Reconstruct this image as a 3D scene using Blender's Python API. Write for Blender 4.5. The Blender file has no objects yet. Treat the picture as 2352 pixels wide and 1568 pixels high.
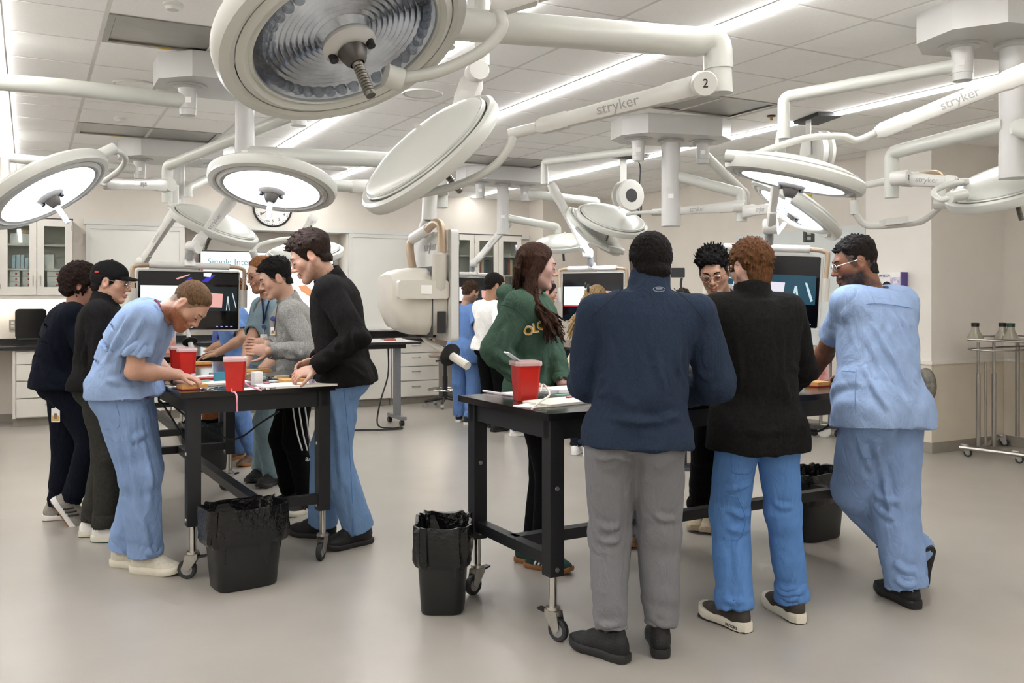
import bpy, bmesh, math, random
import numpy as np
from mathutils import Vector, Matrix

# ------------------------------------------------------------------ camera, world, exposure
SC = bpy.context.scene
COL = SC.collection
FPX, CX, HY, CH = 2082.6, 1176.0, 685.0, 1.48      # focal length in px, centre column, horizon row, eye height
YAW = math.radians(28.08)
cam_data = bpy.data.cameras.new('camera')
cam = bpy.data.objects.new('camera', cam_data); COL.objects.link(cam)
cam.location = (0, 0, CH); cam.rotation_euler = (math.pi/2, 0, -YAW)
cam_data.sensor_width = 36.0; cam_data.lens = FPX/2352*36.0
cam_data.shift_y = -(784-HY)/2352.0
cam_data.clip_start = 0.05; cam_data.clip_end = 80
SC.camera = cam
w = bpy.data.worlds.new('world'); SC.world = w; w.use_nodes = True
w.node_tree.nodes['Background'].inputs[0].default_value = (0.95, 0.97, 1.0, 1)
w.node_tree.nodes['Background'].inputs[1].default_value = 0.25
SC.view_settings.view_transform = 'Standard'
try: SC.view_settings.look = 'None'
except Exception: pass
SC.view_settings.gamma = 1.0
SC.view_settings.use_curve_mapping = False
SC.view_settings.exposure = 1.36
SC.cycles.use_adaptive_sampling = True; SC.cycles.adaptive_threshold = 0.1; SC.cycles.adaptive_min_samples = 16; SC.cycles.max_bounces = 5; SC.cycles.diffuse_bounces = 4; SC.cycles.glossy_bounces = 2; SC.cycles.transmission_bounces = 4; SC.cycles.transparent_max_bounces = 12
STRIP = 15.0        # emission of the ceiling strip lights
LAMP = 6.0          # emission of the lit surgical lights

# ------------------------------------------------------------------ pixel <-> place
FW = np.array([math.sin(YAW), math.cos(YAW), 0.0]); RT = np.array([math.cos(YAW), -math.sin(YAW), 0.0]); UPV = np.array([0, 0, 1.0])
EYE = np.array([0, 0, CH])
def ray(px, py): return FW + RT*((px-CX)/FPX) + UPV*((HY-py)/FPX)
def at(px, py, d): return EYE + ray(px, py)*d
def onz(px, py, z): r = ray(px, py); return EYE + r*((z-CH)/r[2])
def onY(px, py, Y): r = ray(px, py); return EYE + r*(Y/r[1])
def onX(px, py, X): r = ray(px, py); return EYE + r*(X/r[0])
def depth(p): return float(np.dot(np.asarray(p)-EYE, FW))
def V(*a): return np.array(a, float)
def nz(v): v = np.asarray(v, float); n = np.linalg.norm(v); return v/n if n > 1e-9 else v

# ------------------------------------------------------------------ materials
def lin(c):
    if isinstance(c, str):
        c = c.lstrip('#'); c = tuple(int(c[i:i+2], 16)/255 for i in (0, 2, 4))
    return tuple((x/12.92 if x <= 0.04045 else ((x+0.055)/1.055)**2.4) for x in c[:3]) + (1.0,)
MATS = {}
def mat(name, col, rough=0.5, metal=0.0, var=0.0, vscale=8.0, bump=0.0, bscale=60.0, emit=0.0, ecol=None, trans=0.0, alpha=1.0, spec=0.5, sheen=0.0, stretch=None, sub=0.0, col2=None, wr=0.0):
    if name in MATS: return MATS[name]
    m = bpy.data.materials.new(name); m.use_nodes = True
    nt = m.node_tree; b = nt.nodes['Principled BSDF']
    c = lin(col)
    b.inputs['Base Color'].default_value = c; b.inputs['Roughness'].default_value = rough; b.inputs['Metallic'].default_value = metal
    b.inputs['Specular IOR Level'].default_value = spec
    if sheen: b.inputs['Sheen Weight'].default_value = sheen; b.inputs['Sheen Roughness'].default_value = 0.6
    if sub: b.inputs['Subsurface Weight'].default_value = sub; b.inputs['Subsurface Scale'].default_value = 0.01
    if trans: b.inputs['Transmission Weight'].default_value = trans
    if alpha < 1: b.inputs['Alpha'].default_value = alpha
    if emit: b.inputs['Emission Color'].default_value = lin(ecol or col); b.inputs['Emission Strength'].default_value = emit
    if var or bump:
        tc = nt.nodes.new('ShaderNodeTexCoord'); mp = nt.nodes.new('ShaderNodeMapping')
        nt.links.new(tc.outputs['Object'], mp.inputs[0])
        if stretch: mp.inputs['Scale'].default_value = stretch
    if var:
        n = nt.nodes.new('ShaderNodeTexNoise'); n.inputs['Scale'].default_value = vscale; n.inputs['Detail'].default_value = 4
        nt.links.new(mp.outputs[0], n.inputs['Vector'])
        r = nt.nodes.new('ShaderNodeMix'); r.data_type = 'RGBA'
        lo = lin(col2) if col2 else tuple(x*(1-var) for x in c[:3])+(1,)
        hi = c if col2 else tuple(min(1, x*(1+var)) for x in c[:3])+(1,)
        rm = nt.nodes.new('ShaderNodeMapRange'); rm.inputs[1].default_value = 0.3; rm.inputs[2].default_value = 0.7
        nt.links.new(n.outputs['Fac'], rm.inputs[0]); nt.links.new(rm.outputs[0], r.inputs[0])
        r.inputs[6].default_value = lo; r.inputs[7].default_value = hi
        nt.links.new(r.outputs[2], b.inputs['Base Color'])
    if bump:
        n2 = nt.nodes.new('ShaderNodeTexNoise'); n2.inputs['Scale'].default_value = bscale; n2.inputs['Detail'].default_value = 3
        nt.links.new(mp.outputs[0], n2.inputs['Vector'])
        bp = nt.nodes.new('ShaderNodeBump'); bp.inputs['Strength'].default_value = bump; bp.inputs['Distance'].default_value = 0.01
        nt.links.new(n2.outputs['Fac'], bp.inputs['Height']); nt.links.new(bp.outputs[0], b.inputs['Normal'])
    if wr:      # soft wrinkle relief
        tc2 = nt.nodes.new('ShaderNodeTexCoord'); wv = nt.nodes.new('ShaderNodeTexNoise'); wv.inputs['Scale'].default_value = 9; wv.inputs['Detail'].default_value = 3; wv.inputs['Distortion'].default_value = 1.6
        mp2 = nt.nodes.new('ShaderNodeMapping'); mp2.inputs['Rotation'].default_value = (0.3, 0.5, 0.4); mp2.inputs['Scale'].default_value = (1.6, 1.6, .7); nt.links.new(tc2.outputs['Object'], mp2.inputs[0]); nt.links.new(mp2.outputs[0], wv.inputs['Vector'])
        b2 = nt.nodes.new('ShaderNodeBump'); b2.inputs['Strength'].default_value = wr; b2.inputs['Distance'].default_value = 0.05; nt.links.new(wv.outputs['Fac'], b2.inputs['Height'])
        if b.inputs['Normal'].links: nt.links.new(b2.outputs[0], b.inputs['Normal'].links[0].from_node.inputs['Normal'])
        else: nt.links.new(b2.outputs[0], b.inputs['Normal'])
    MATS[name] = m
    return m
def glass(name, col='#e8eef0', rough=0.02, ior=1.45):
    if name in MATS: return MATS[name]
    m = bpy.data.materials.new(name); m.use_nodes = True; nt = m.node_tree
    for n in list(nt.nodes):
        if n.type == 'BSDF_PRINCIPLED': nt.nodes.remove(n)
    out = [n for n in nt.nodes if n.type == 'OUTPUT_MATERIAL'][0]
    t = nt.nodes.new('ShaderNodeBsdfTransparent'); t.inputs[0].default_value = lin(col)
    g = nt.nodes.new('ShaderNodeBsdfGlossy'); g.inputs['Roughness'].default_value = rough
    fr = nt.nodes.new('ShaderNodeLayerWeight'); fr.inputs[0].default_value = 0.5
    pw = nt.nodes.new('ShaderNodeMath'); pw.operation = 'POWER'; pw.inputs[1].default_value = 4.0; nt.links.new(fr.outputs['Facing'], pw.inputs[0])
    ml = nt.nodes.new('ShaderNodeMath'); ml.operation = 'MULTIPLY_ADD'; ml.inputs[1].default_value = 0.7; ml.inputs[2].default_value = 0.05; nt.links.new(pw.outputs[0], ml.inputs[0])
    mx = nt.nodes.new('ShaderNodeMixShader')
    nt.links.new(ml.outputs[0], mx.inputs[0]); nt.links.new(t.outputs[0], mx.inputs[1]); nt.links.new(g.outputs[0], mx.inputs[2])
    nt.links.new(mx.outputs[0], out.inputs[0])
    MATS[name] = m
    return m

# ------------------------------------------------------------------ mesh building
def frame(d, hint=(0, 0, 1)):
    d = nz(d); h = np.asarray(hint, float)
    if abs(np.dot(d, h)) > 0.97: h = V(1, 0, 0) if abs(d[0]) < 0.9 else V(0, 1, 0)
    s = nz(np.cross(d, h)); u = np.cross(s, d)
    return d, s, u
class MB:
    def __init__(s): s.v = []; s.f = []; s.m = []; s.cur = 0
    def add(s, vs, fs):
        o = len(s.v); s.v += [tuple(float(c) for c in p) for p in vs]; s.f += [tuple(i+o for i in f) for f in fs]; s.m += [s.cur]*len(fs); return s
    def box(s, lo, hi):
        (a, b, c), (d, e, f) = lo, hi
        return s.add([(a,b,c),(d,b,c),(d,e,c),(a,e,c),(a,b,f),(d,b,f),(d,e,f),(a,e,f)], [(0,3,2,1),(4,5,6,7),(0,1,5,4),(1,2,6,5),(2,3,7,6),(3,0,4,7)])
    def obox(s, c, ax, ay, az, hx, hy, hz):           # oriented box
        c = np.asarray(c, float); P = []
        for k in (-1, 1):
            for i, j in ((-1,-1),(1,-1),(1,1),(-1,1)): P.append(c+np.asarray(ax)*hx*i+np.asarray(ay)*hy*j+np.asarray(az)*hz*k)
        return s.add(P, [(0,3,2,1),(4,5,6,7),(0,1,5,4),(1,2,6,5),(2,3,7,6),(3,0,4,7)])
    def rbox(s, c, ax, ay, az, hx, hy, hz, r=0.01, n=4):   # box rounded in the ax-ay outline, extruded along az
        pts = []
        for q, (sx, sy) in enumerate(((1,1),(-1,1),(-1,-1),(1,-1))):
            for i in range(n+1):
                a = (q*90+90*i/n)*math.pi/180
                pts.append((sx*(hx-r)+math.cos(a)*r, sy*(hy-r)+math.sin(a)*r))
        return s.prism(pts, c, ax, ay, az, hz)
    def prism(s, pts, c, ax, ay, az, hz):
        c = np.asarray(c, float); ax, ay, az = map(np.asarray, (ax, ay, az)); n = len(pts)
        P = [c+ax*x+ay*y-az*hz for x, y in pts]+[c+ax*x+ay*y+az*hz for x, y in pts]
        F = [tuple(range(n-1, -1, -1)), tuple(range(n, 2*n))]+[(i, (i+1) % n, (i+1) % n+n, i+n) for i in range(n)]
        return s.add(P, F)
    def tube(s, pts, r, n=12, cap=True, hint=(0, 0, 1)):
        pts = [np.asarray(p, float) for p in pts]; m = len(pts)
        rs = r if hasattr(r, '__len__') else [r]*m
        P = []; side = None
        for i, p in enumerate(pts):
            t = nz(pts[min(i+1, m-1)]-pts[max(i-1, 0)])
            if side is None: _, sd, _ = frame(t, hint)
            else:
                sd = side-t*np.dot(side, t); sd = nz(sd)
            side = sd; u = np.cross(sd, t)
            for k in range(n):
                a = 2*math.pi*k/n; P.append(p+(sd*math.cos(a)+u*math.sin(a))*rs[i])
        F = []
        for i in range(m-1):
            for k in range(n):
                a = i*n+k; b = i*n+(k+1) % n; F.append((a, b, b+n, a+n))
        if cap: F.append(tuple(range(n-1, -1, -1))); F.append(tuple(range((m-1)*n, m*n)))
        return s.add(P, F)
    def lathe(s, prof, c=(0,0,0), axis=(0,0,1), n=32, hint=(1,0,0)):   # prof: (radius, along axis)
        d, sd, u = frame(axis, hint); c = np.asarray(c, float); P = []; m = len(prof)
        for r, z in prof:
            for k in range(n):
                a = 2*math.pi*k/n; P.append(c+d*z+(sd*math.cos(a)+u*math.sin(a))*r)
        F = []
        for i in range(m-1):
            for k in range(n):
                a = i*n+k; b = i*n+(k+1) % n; F.append((a, b, b+n, a+n))
        return s.add(P, F)
    def cyl(s, a, b, r, n=16): return s.tube([a, b], r, n)
    def torus(s, c, axis, R, r, n=32, k=8, a0=0, a1=360):
        d, sd, u = frame(axis); c = np.asarray(c, float); full = abs(a1-a0) >= 359.9; m = n if full else n+1; P = []; F = []
        for i in range(m):
            a = math.radians(a0+(a1-a0)*i/n); o = sd*math.cos(a)+u*math.sin(a)
            for j in range(k):
                b = 2*math.pi*j/k; P.append(c+o*(R+r*math.cos(b))+d*r*math.sin(b))
        for i in range(n if full else n):
            for j in range(k):
                i2 = (i+1) % m; F.append((i*k+j, i2*k+j, i2*k+(j+1) % k, i*k+(j+1) % k))
        return s.add(P, F)
    def sphere(s, c, r, n=16, m=10, ax=None):
        r = r if hasattr(r, '__len__') else (r, r, r); c = np.asarray(c, float)
        A = ax or (V(1,0,0), V(0,1,0), V(0,0,1)); P = []; F = []
        for i in range(m+1):
            t = math.pi*i/m
            for k in range(n):
                a = 2*math.pi*k/n
                P.append(c+A[0]*r[0]*math.sin(t)*math.cos(a)+A[1]*r[1]*math.sin(t)*math.sin(a)+A[2]*r[2]*math.cos(t))
        for i in range(m):
            for k in range(n): F.append((i*n+k, (i+1)*n+k, (i+1)*n+(k+1) % n, i*n+(k+1) % n))
        return s.add(P, F)
    def mesh(s, name, smooth=True):
        me = bpy.data.meshes.new(name); me.from_pydata(s.v, [], s.f); me.validate()
        if any(s.m): me.polygons.foreach_set('material_index', s.m[:len(me.polygons)])
        bm = bmesh.new(); bm.from_mesh(me); bmesh.ops.remove_doubles(bm, verts=bm.verts, dist=1e-6); bmesh.ops.recalc_face_normals(bm, faces=bm.faces)
        for e in bm.edges:
            if len(e.link_faces) == 2 and e.calc_face_angle(0) > 0.62: e.smooth = False
        for f in bm.faces: f.smooth = smooth
        bm.to_mesh(me); bm.free()
        return me
def link(name, me, mats, parent=None):
    o = bpy.data.objects.new(name, me); COL.objects.link(o)
    for m in (mats if isinstance(mats, (list, tuple)) else [mats]): me.materials.append(m)
    if parent is not None:
        o.parent = parent; o.matrix_parent_inverse = parent_inv(parent)
    return o
def parent_inv(p):
    M = Matrix.LocRotScale(p.location, p.rotation_euler, p.scale)
    if p.parent is not None: M = parent_world(p.parent) @ p.matrix_parent_inverse @ M
    return M.inverted()
def parent_world(p):
    M = Matrix.LocRotScale(p.location, p.rotation_euler, p.scale)
    if p.parent is not None: M = parent_world(p.parent) @ p.matrix_parent_inverse @ M
    return M
def ob(name, mb, m, parent=None, smooth=True): return link(name, mb.mesh(name, smooth), m, parent)   # geometry in world coordinates
def tag(o, label, cat, group=None, kind=None):
    if label: o['label'] = label
    if cat: o['category'] = cat
    if group: o['group'] = group
    if kind: o['kind'] = kind
    return o
def thing(name, label, cat, loc, group=None):
    o = bpy.data.objects.new(name, None); COL.objects.link(o); o.location = tuple(float(c) for c in loc); o.empty_display_size = 0.1
    return tag(o, label, cat, group)
def struct(name, mb, m, parent=None, label=None, cat=None, smooth=False):
    o = ob(name, mb, m, parent, smooth)
    if parent is None: o['kind'] = 'structure'; tag(o, label, cat)
    return o
def copy_tree(o, M, parent=None):
    c = o.copy(); COL.objects.link(c)
    if parent is None: c.matrix_world = M @ parent_world(o); c.location = c.matrix_world.translation
    else: c.parent = parent; c.matrix_parent_inverse = o.matrix_parent_inverse.copy()
    for ch in o.children: copy_tree(ch, M, c)
    return c
def text(name, body, size, m, pos, right, up, parent=None, depth=0.0006, align='CENTER', bold=False):
    cu = bpy.data.curves.new(name, 'FONT'); cu.body = body; cu.size = size; cu.align_x = align; cu.align_y = 'CENTER'; cu.extrude = depth; cu.resolution_u = 3
    if bold: cu.offset = size*0.02
    o = bpy.data.objects.new('tmp', cu); COL.objects.link(o)
    dg = bpy.context.evaluated_depsgraph_get(); me = bpy.data.meshes.new_from_object(o.evaluated_get(dg)); bpy.data.objects.remove(o); bpy.data.curves.remove(cu)
    r = nz(right); u = np.asarray(up, float); u = nz(u-r*np.dot(u, r)); n = nz(np.cross(r, u))
    M = Matrix(((r[0], u[0], n[0], pos[0]), (r[1], u[1], n[1], pos[1]), (r[2], u[2], n[2], pos[2]), (0, 0, 0, 1)))
    me.transform(M); me.materials.clear()
    return link(name, me, m, parent)
def bez(pts, n=6):      # smooth path through points (Catmull-Rom)
    P = [np.asarray(p, float) for p in pts]; Q = [2*P[0]-P[1]]+P+[2*P[-1]-P[-2]]; out = []
    for i in range(1, len(Q)-2):
        for k in range(n):
            t = k/n; a, b, c, d = Q[i-1:i+3]
            out.append(0.5*((2*b)+(c-a)*t+(2*a-5*b+4*c-d)*t*t+(3*b-a-3*c+d)*t**3))
    return out+[P[-1]]
# ------------------------------------------------------------------ palette
M_wall = mat('wall paint', '#d8d1c7', 0.75, var=0.03, vscale=3, bump=0.08, bscale=180)
M_wallw = mat('lit pillar and pale rail paint', '#e2ddd5', 0.7, var=0.02, vscale=3, bump=0.06, bscale=180)
M_wain = mat('wainscot paint', '#d3c9b8', 0.65, var=0.03, vscale=3, bump=0.05, bscale=180)
M_base = mat('grey cove base', '#8f897f', 0.6, var=0.06, vscale=14)
M_floor = mat('epoxy floor', '#a49e95', 0.3, var=0.05, vscale=2.2, bump=0.05, bscale=220, spec=0.45)
M_tile = mat('ceiling tile', '#f7f6f4', 0.9, var=0.02, vscale=60, bump=0.15, bscale=400)
M_grid = mat('ceiling grid', '#dedbd6', 0.55, var=0.02, vscale=5)
M_strip = mat('strip diffuser', '#ffffff', 0.5, emit=STRIP, ecol='#fbfaf9')
M_steel = mat('brushed steel', '#a9a6a0', 0.28, 1.0, var=0.08, vscale=6, bump=0.03, bscale=300, stretch=(1, 20, 1))
M_chrome = mat('chrome', '#c9c7c2', 0.16, 1.0, var=0.03, vscale=9)
M_zinc = mat('zinc plate', '#b5b2ab', 0.34, 1.0, var=0.1, vscale=25)
M_white = mat('white enamel', '#d2d1cc', 0.32, var=0.015, vscale=5)
M_ivory = mat('ivory plastic', '#c8c4b9', 0.4, var=0.02, vscale=6)
M_lightgrey = mat('light grey enamel', '#bfbebb', 0.35, var=0.02, vscale=6)
M_tan = mat('bronze handle bar', '#b9a48c', 0.34, 0.35, var=0.04, vscale=9)
M_black = mat('black powder coat', '#19191b', 0.45, var=0.1, vscale=30, bump=0.05, bscale=300)
M_tabletop = mat('dark table laminate', '#1d1a1a', 0.16, var=0.12, vscale=40)
M_blackpl = mat('black plastic', '#161616', 0.42, var=0.08, vscale=30, bump=0.04, bscale=250)
M_liner = mat('black liner film', '#0e0e0f', 0.2, var=0.2, vscale=20, bump=0.5, bscale=45)
M_rubber = mat('dark rubber', '#2b2b2c', 0.6, var=0.08, vscale=30)
M_greywheel = mat('grey wheel hub', '#9a9a99', 0.45, var=0.05, vscale=20)
M_cab = mat('cabinet laminate', '#d6d2c9', 0.4, var=0.015, vscale=6)
M_counter = mat('black counter', '#1c1b1c', 0.25, var=0.1, vscale=30)
M_wb = mat('whiteboard enamel', '#dcdbd4', 0.12, var=0.015, vscale=3)
M_cabglass = glass('cabinet glass', '#f0f4f2', 0.02)
M_logo = mat('grey logo print', '#9a9a98', 0.5, var=0.02)
M_screen = mat('dark screen', '#060608', 0.06, var=0.1, vscale=4)
M_dark = mat('dark gap', '#3a3a3a', 0.6, var=0.05)
M_paper = mat('white paper', '#eceae6', 0.7, var=0.02, vscale=15)

# ------------------------------------------------------------------ floor, ceiling, walls
CZ = 3.0
struct('floor', MB().box((-6, -4, -0.08), (9.6, 13.2, 0)), M_floor, label='pale grey epoxy floor with a soft sheen', cat='floor')
STRIPX = [-0.18, 2.25, 3.43, 5.85, -2.6, -4.9]  # last two are unseen, added to bring more light from the left
m = MB().box((-6, -4, CZ+0.03), (9.6, 13.2, CZ+0.1))
ceil = struct('ceiling', m, M_grid, label='white suspended ceiling of square tiles in a pale grid', cat='ceiling')
XS = [(-0.13, .37), (.37, .98), (.98, 1.59), (1.59, 2.2), (2.3, 2.84), (2.84, 3.38), (3.48, 4.07), (4.07, 4.66), (4.66, 5.25), (5.25, 5.8), (5.9, 6.5), (6.5, 7.1), (7.1, 7.62), (7.62, 8.73)]
YS = [2.22, 2.83, 3.44, 4.05, 4.66, 5.27, 5.88, 6.49, 7.10, 7.71, 8.03, 8.64, 9.25, 9.86, 10.47, 11.08, 11.69, 12.4]
PANELS = {(5.27, .37), (5.27, .98), (8.64, .37), (8.64, .98), (5.27, 4.07), (5.27, 4.66), (8.64, 4.07), (8.64, 4.66)}
tmesh = {}
for y0, y1 in zip(YS[:-1], YS[1:]):
    for x0, x1 in XS:
        if (y0, x0) in PANELS: continue
        key = (round(x1-x0, 2), round(y1-y0, 2))
        if key not in tmesh:
            hx, hy = key[0]/2-0.012, key[1]/2-0.012
            mb = MB(); mb.add([(-hx,-hy,.02),(hx,-hy,.02),(hx,hy,.02),(-hx,hy,.02),(-hx,-hy,-.004),(hx,-hy,-.004),(hx,hy,-.004),(-hx,hy,-.004)], [(0,1,2,3),(7,6,5,4),(0,4,5,1),(1,5,6,2),(2,6,7,3),(3,7,4,0)])
            tmesh[key] = mb.mesh('tile', False); tmesh[key].materials.append(M_tile)
        o = bpy.data.objects.new('tile', tmesh[key]); COL.objects.link(o); o.parent = ceil; o.location = ((x0+x1)/2, (y0+y1)/2, CZ+0.004)
mb = MB()
for x0, x1 in XS:
    mb.box((x0-.012, 2.2, CZ+.002), (x0+.012, 12.4, CZ+.03)); mb.box((x1-.012, 2.2, CZ+.002), (x1+.012, 12.4, CZ+.03))
for y in YS: mb.box((-.13, y-.012, CZ+.003), (8.73, y+.012, CZ+.03))
ob('grid_bars', mb, M_grid, ceil, False)
ob('plain_field', MB().box((-6, -4, CZ), (9.6, 2.2, CZ+.03)).box((-6, 2.2, CZ), (-.25, 12.4, CZ+.03)), M_tile, ceil, False)
# strip lights
for i, x in enumerate(STRIPX):
    lab = ['linear strip light at the far left edge of the ceiling', 'linear strip light crossing behind the largest surgical light', 'linear strip light crossing behind the long white arm marked 2', 'linear strip light on the right, passing behind the slim columns', 'unseen strip light added on the left for more light', 'unseen strip light added on the far left for more light'][i]
    y1 = [12.2, 9.3, 12.2, 12.2, 12.2, 12.2][i]; y0 = -3.5
    if i == 1: y1 = 11.9
    t = thing('strip_light', lab, 'ceiling light', (x, (y0+y1)/2, CZ-.01), 'ceiling strip lights')
    ob('diffuser', MB().box((x-.03, y0, CZ-.018), (x+.03, y1, CZ+.02)), M_strip, t, False)
    ob('trim', MB().box((x-.052, y0-.012, CZ-.004), (x-.033, y1+.012, CZ+.02)).box((x+.033, y0-.012, CZ-.004), (x+.052, y1+.012, CZ+.02)), M_white, t, False)
# stainless access panels
for (x0, y0, lab) in ((.37, 5.27, 'stainless steel ceiling panel left of the largest surgical light'), (.37, 8.64, 'stainless steel ceiling panel at the left, farther back over the cabinets'), (4.0, 5.27, 'stainless steel ceiling panel behind the white arm joint marked 2'), (4.0, 8.64, 'stainless steel ceiling panel at the centre, farther back')):
    t = thing('ceiling_panel', lab, 'panel', (x0+.6, y0+.305, CZ), 'stainless ceiling panels')
    x1 = x0+1.22; y1 = y0+.61
    ob('sheet', MB().box((x0+.05, y0+.05, CZ+.006), (x1-.05, y1-.05, CZ+.02)), M_steel, t, False)
    f = MB()
    for a in (((x0+.012, y0+.012), (x1-.012, y0+.046)), ((x0+.012, y1-.046), (x1-.012, y1-.012)), ((x0+.012, y0+.046), (x0+.046, y1-.046)), ((x1-.046, y0+.046), (x1-.012, y1-.046))):
        f.box((a[0][0], a[0][1], CZ-.004), (a[1][0], a[1][1], CZ+.02))
    ob('frame', f, M_steel, t, False)
    ob('yellow_sticker', MB().box((x0+.3, y1-.04, CZ-.006), (x0+.4, y1-.02, CZ-.003)), mat('yellow sticker', '#d9b23c', .6, var=.05), t, False)
for p, lab in (((310, 193), 'flush round ceiling speaker over the left surgical light arm'), ((970, 213), 'flush round ceiling speaker beside the tilted surgical light'), ((770, 385), 'flush round ceiling speaker behind the lit round surgical light')):
    c = onz(*p, CZ); t = thing('ceiling_speaker', lab, 'speaker', c, 'ceiling speakers')
    ob('grille', MB().lathe([(.0, -.012), (.13, -.01), (.135, -.004)], c, n=40), M_tile, t)
    ob('bezel', MB().torus(c-V(0, 0, .006), (0, 0, 1), .145, .008, 40, 6), M_white, t)
for p, lab in (((397, 8), 'round white smoke detector at the top left of the ceiling'), ((275, 270), 'small recessed sprinkler cap near the left ceiling panel')):
    c = onz(*p, CZ); t = thing('smoke_detector', lab, 'detector', c)
    ob('base', MB().lathe([(.05, 0), (.052, -.012), (.04, -.02)], c, n=28), M_white, t)
    ob('sensor_cap', MB().lathe([(.04, -.02), (.03, -.034), (0, -.036)], c, n=28), M_white, t)
c = onz(1772, 265, CZ); t = thing('sprinkler', 'brass sprinkler head with dark disc on the ceiling at right', 'sprinkler', c)
ob('deflector', MB().lathe([(.0, -.012), (.035, -.01), (.035, -.004), (0, -.002)], c, n=20), M_black, t)
ob('stem', MB().cyl(c-V(0, 0, .04), c, .012), mat('brass', '#a8813e', .3, .9, var=.05), t)
# walls
BY = 12.4; NX0, NX1, NZ0, NZ1 = 1.80, 3.97, .9, 2.4
wb = MB().box((-6, BY, 0), (NX0, BY+.5, CZ+.03)).box((NX1, BY, 0), (7.1, BY+.5, CZ+.03)).box((NX0, BY, NZ1), (NX1, BY+.5, CZ+.03)).box((NX0, BY, 0), (NX1, BY+.5, NZ0)).box((NX0, BY+.42, NZ0), (NX1, BY+.5, NZ1))
struct('wall_back', wb, M_wall, label='beige back wall with a shallow recess for the screen', cat='wall')
struct('wall_corner', MB().box((6.92, 11.97, 0), (9.6, 13.0, CZ+.03)), M_wall, label='beige corner of wall at the far right of the back wall', cat='wall')
struct('wall_right', MB().box((7.9, 6.4, 0), (9.6, 12.2, CZ+.03)), M_wall, label='beige right wall behind the cord reels', cat='wall')
struct('wall_pillar', MB().box((7.63, 5.77, 0), (9.6, 6.54, CZ+.03)), M_wallw, label='square wall pillar coloured paler for the light on it, behind the right man in scrubs', cat='pillar')  # brightness from facing the lights is put into the pillar colour
struct('wall_side', MB().box((8.73, -4, 0), (9.6, 5.78, CZ+.03)), M_wall, label='beige side wall at the far right edge', cat='wall')
struct('wall_left', MB().box((-6.2, -4, 0), (-6, 13, CZ+.03)), M_wall, label='beige wall on the far left', cat='wall')
struct('wall_front', MB().box((-6, -4.2, 0), (9.6, -4, CZ+.03)), M_wall, label='beige wall behind the viewer', cat='wall')
r = MB().box((7.605, 5.745, .845), (8.70, 5.772, .875)).box((7.605, 5.773, .845), (7.629, 6.54, .875)).box((8.701, -4, .845), (8.729, 5.744, .875))
struct('trim_1', r, M_wallw, label='slim pale chair rail along the pillar and side wall', cat='rail')
struct('trim_2', MB().box((7.614, 5.755, .1), (8.71, 5.769, .845)).box((7.614, 5.7695, .1), (7.629, 6.54, .845)).box((8.7105, -4, .1), (8.729, 5.754, .845)), M_wain, label='smooth wainscot panel below the chair rail at right', cat='panel')
struct('baseboard_right', MB().box((7.6, 5.74, .001), (8.689, 5.769, .1)).box((7.6, 5.7695, .001), (7.629, 6.54, .1)).box((8.69, -4, .001), (8.729, 5.739, .1)), M_base, label='grey cove baseboard along the right walls', cat='baseboard')
struct('baseboard_back', MB().box((-6, BY-.02, 0), (6.93, BY, .1)).box((7.88, 6.54, 0), (7.905, 11.97, .1)), M_base, label='grey cove baseboard along the back and right wall', cat='baseboard')
# frame trim of the whiteboard bay and whiteboards
tr = MB().box((.60, BY-.03, 2.40), (6.9, BY, 2.46))
struct('trim_3', tr, M_white, label='white trim above the whiteboards and the screen recess', cat='trim')
def whiteboard(x0, x1, z0, z1, lab):
    t = thing('whiteboard', lab, 'whiteboard', ((x0+x1)/2, BY, z0))
    ob('panel', MB().box((x0+.05, BY-.03, z0+.05), (x1-.05, BY-.008, z1-.05)), M_wb, t, False)
    f = MB()
    f.box((x0, BY-.045, z0), (x0+.05, BY-.004, z1)).box((x1-.05, BY-.045, z0), (x1, BY-.004, z1)).box((x0+.05, BY-.045, z1-.05), (x1-.05, BY-.004, z1)).box((x0+.05, BY-.045, z0), (x1-.05, BY-.004, z0+.05))
    ob('frame', f, M_white, t, False)
    ob('tray', MB().box((x0+.1, BY-.1, z0-.01), (x1-.1, BY-.03, z0+.01)), M_lightgrey, t, False)
whiteboard(.63, 1.78, 1.03, 2.395, 'glossy whiteboard on the back wall behind the curly-haired person')
whiteboard(3.99, 5.0, 1.03, 2.395, 'glossy whiteboard on the back wall right of the screen recess')
t = thing('wall_panel', 'large pale glass writing panel on the right wall', 'glass board', (7.88, 8, .95))
ob('panel', MB().box((7.865, 6.75, .95), (7.885, 8.75, 2.27)), mat('pale glass board', '#d3d8d6', .08, var=.02, vscale=2), t, False)
ob('edge_clip', MB().box((7.855, 6.8, .93), (7.89, 6.9, .97)).box((7.855, 8.6, .93), (7.89, 8.7, .97)), M_steel, t, False)
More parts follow.
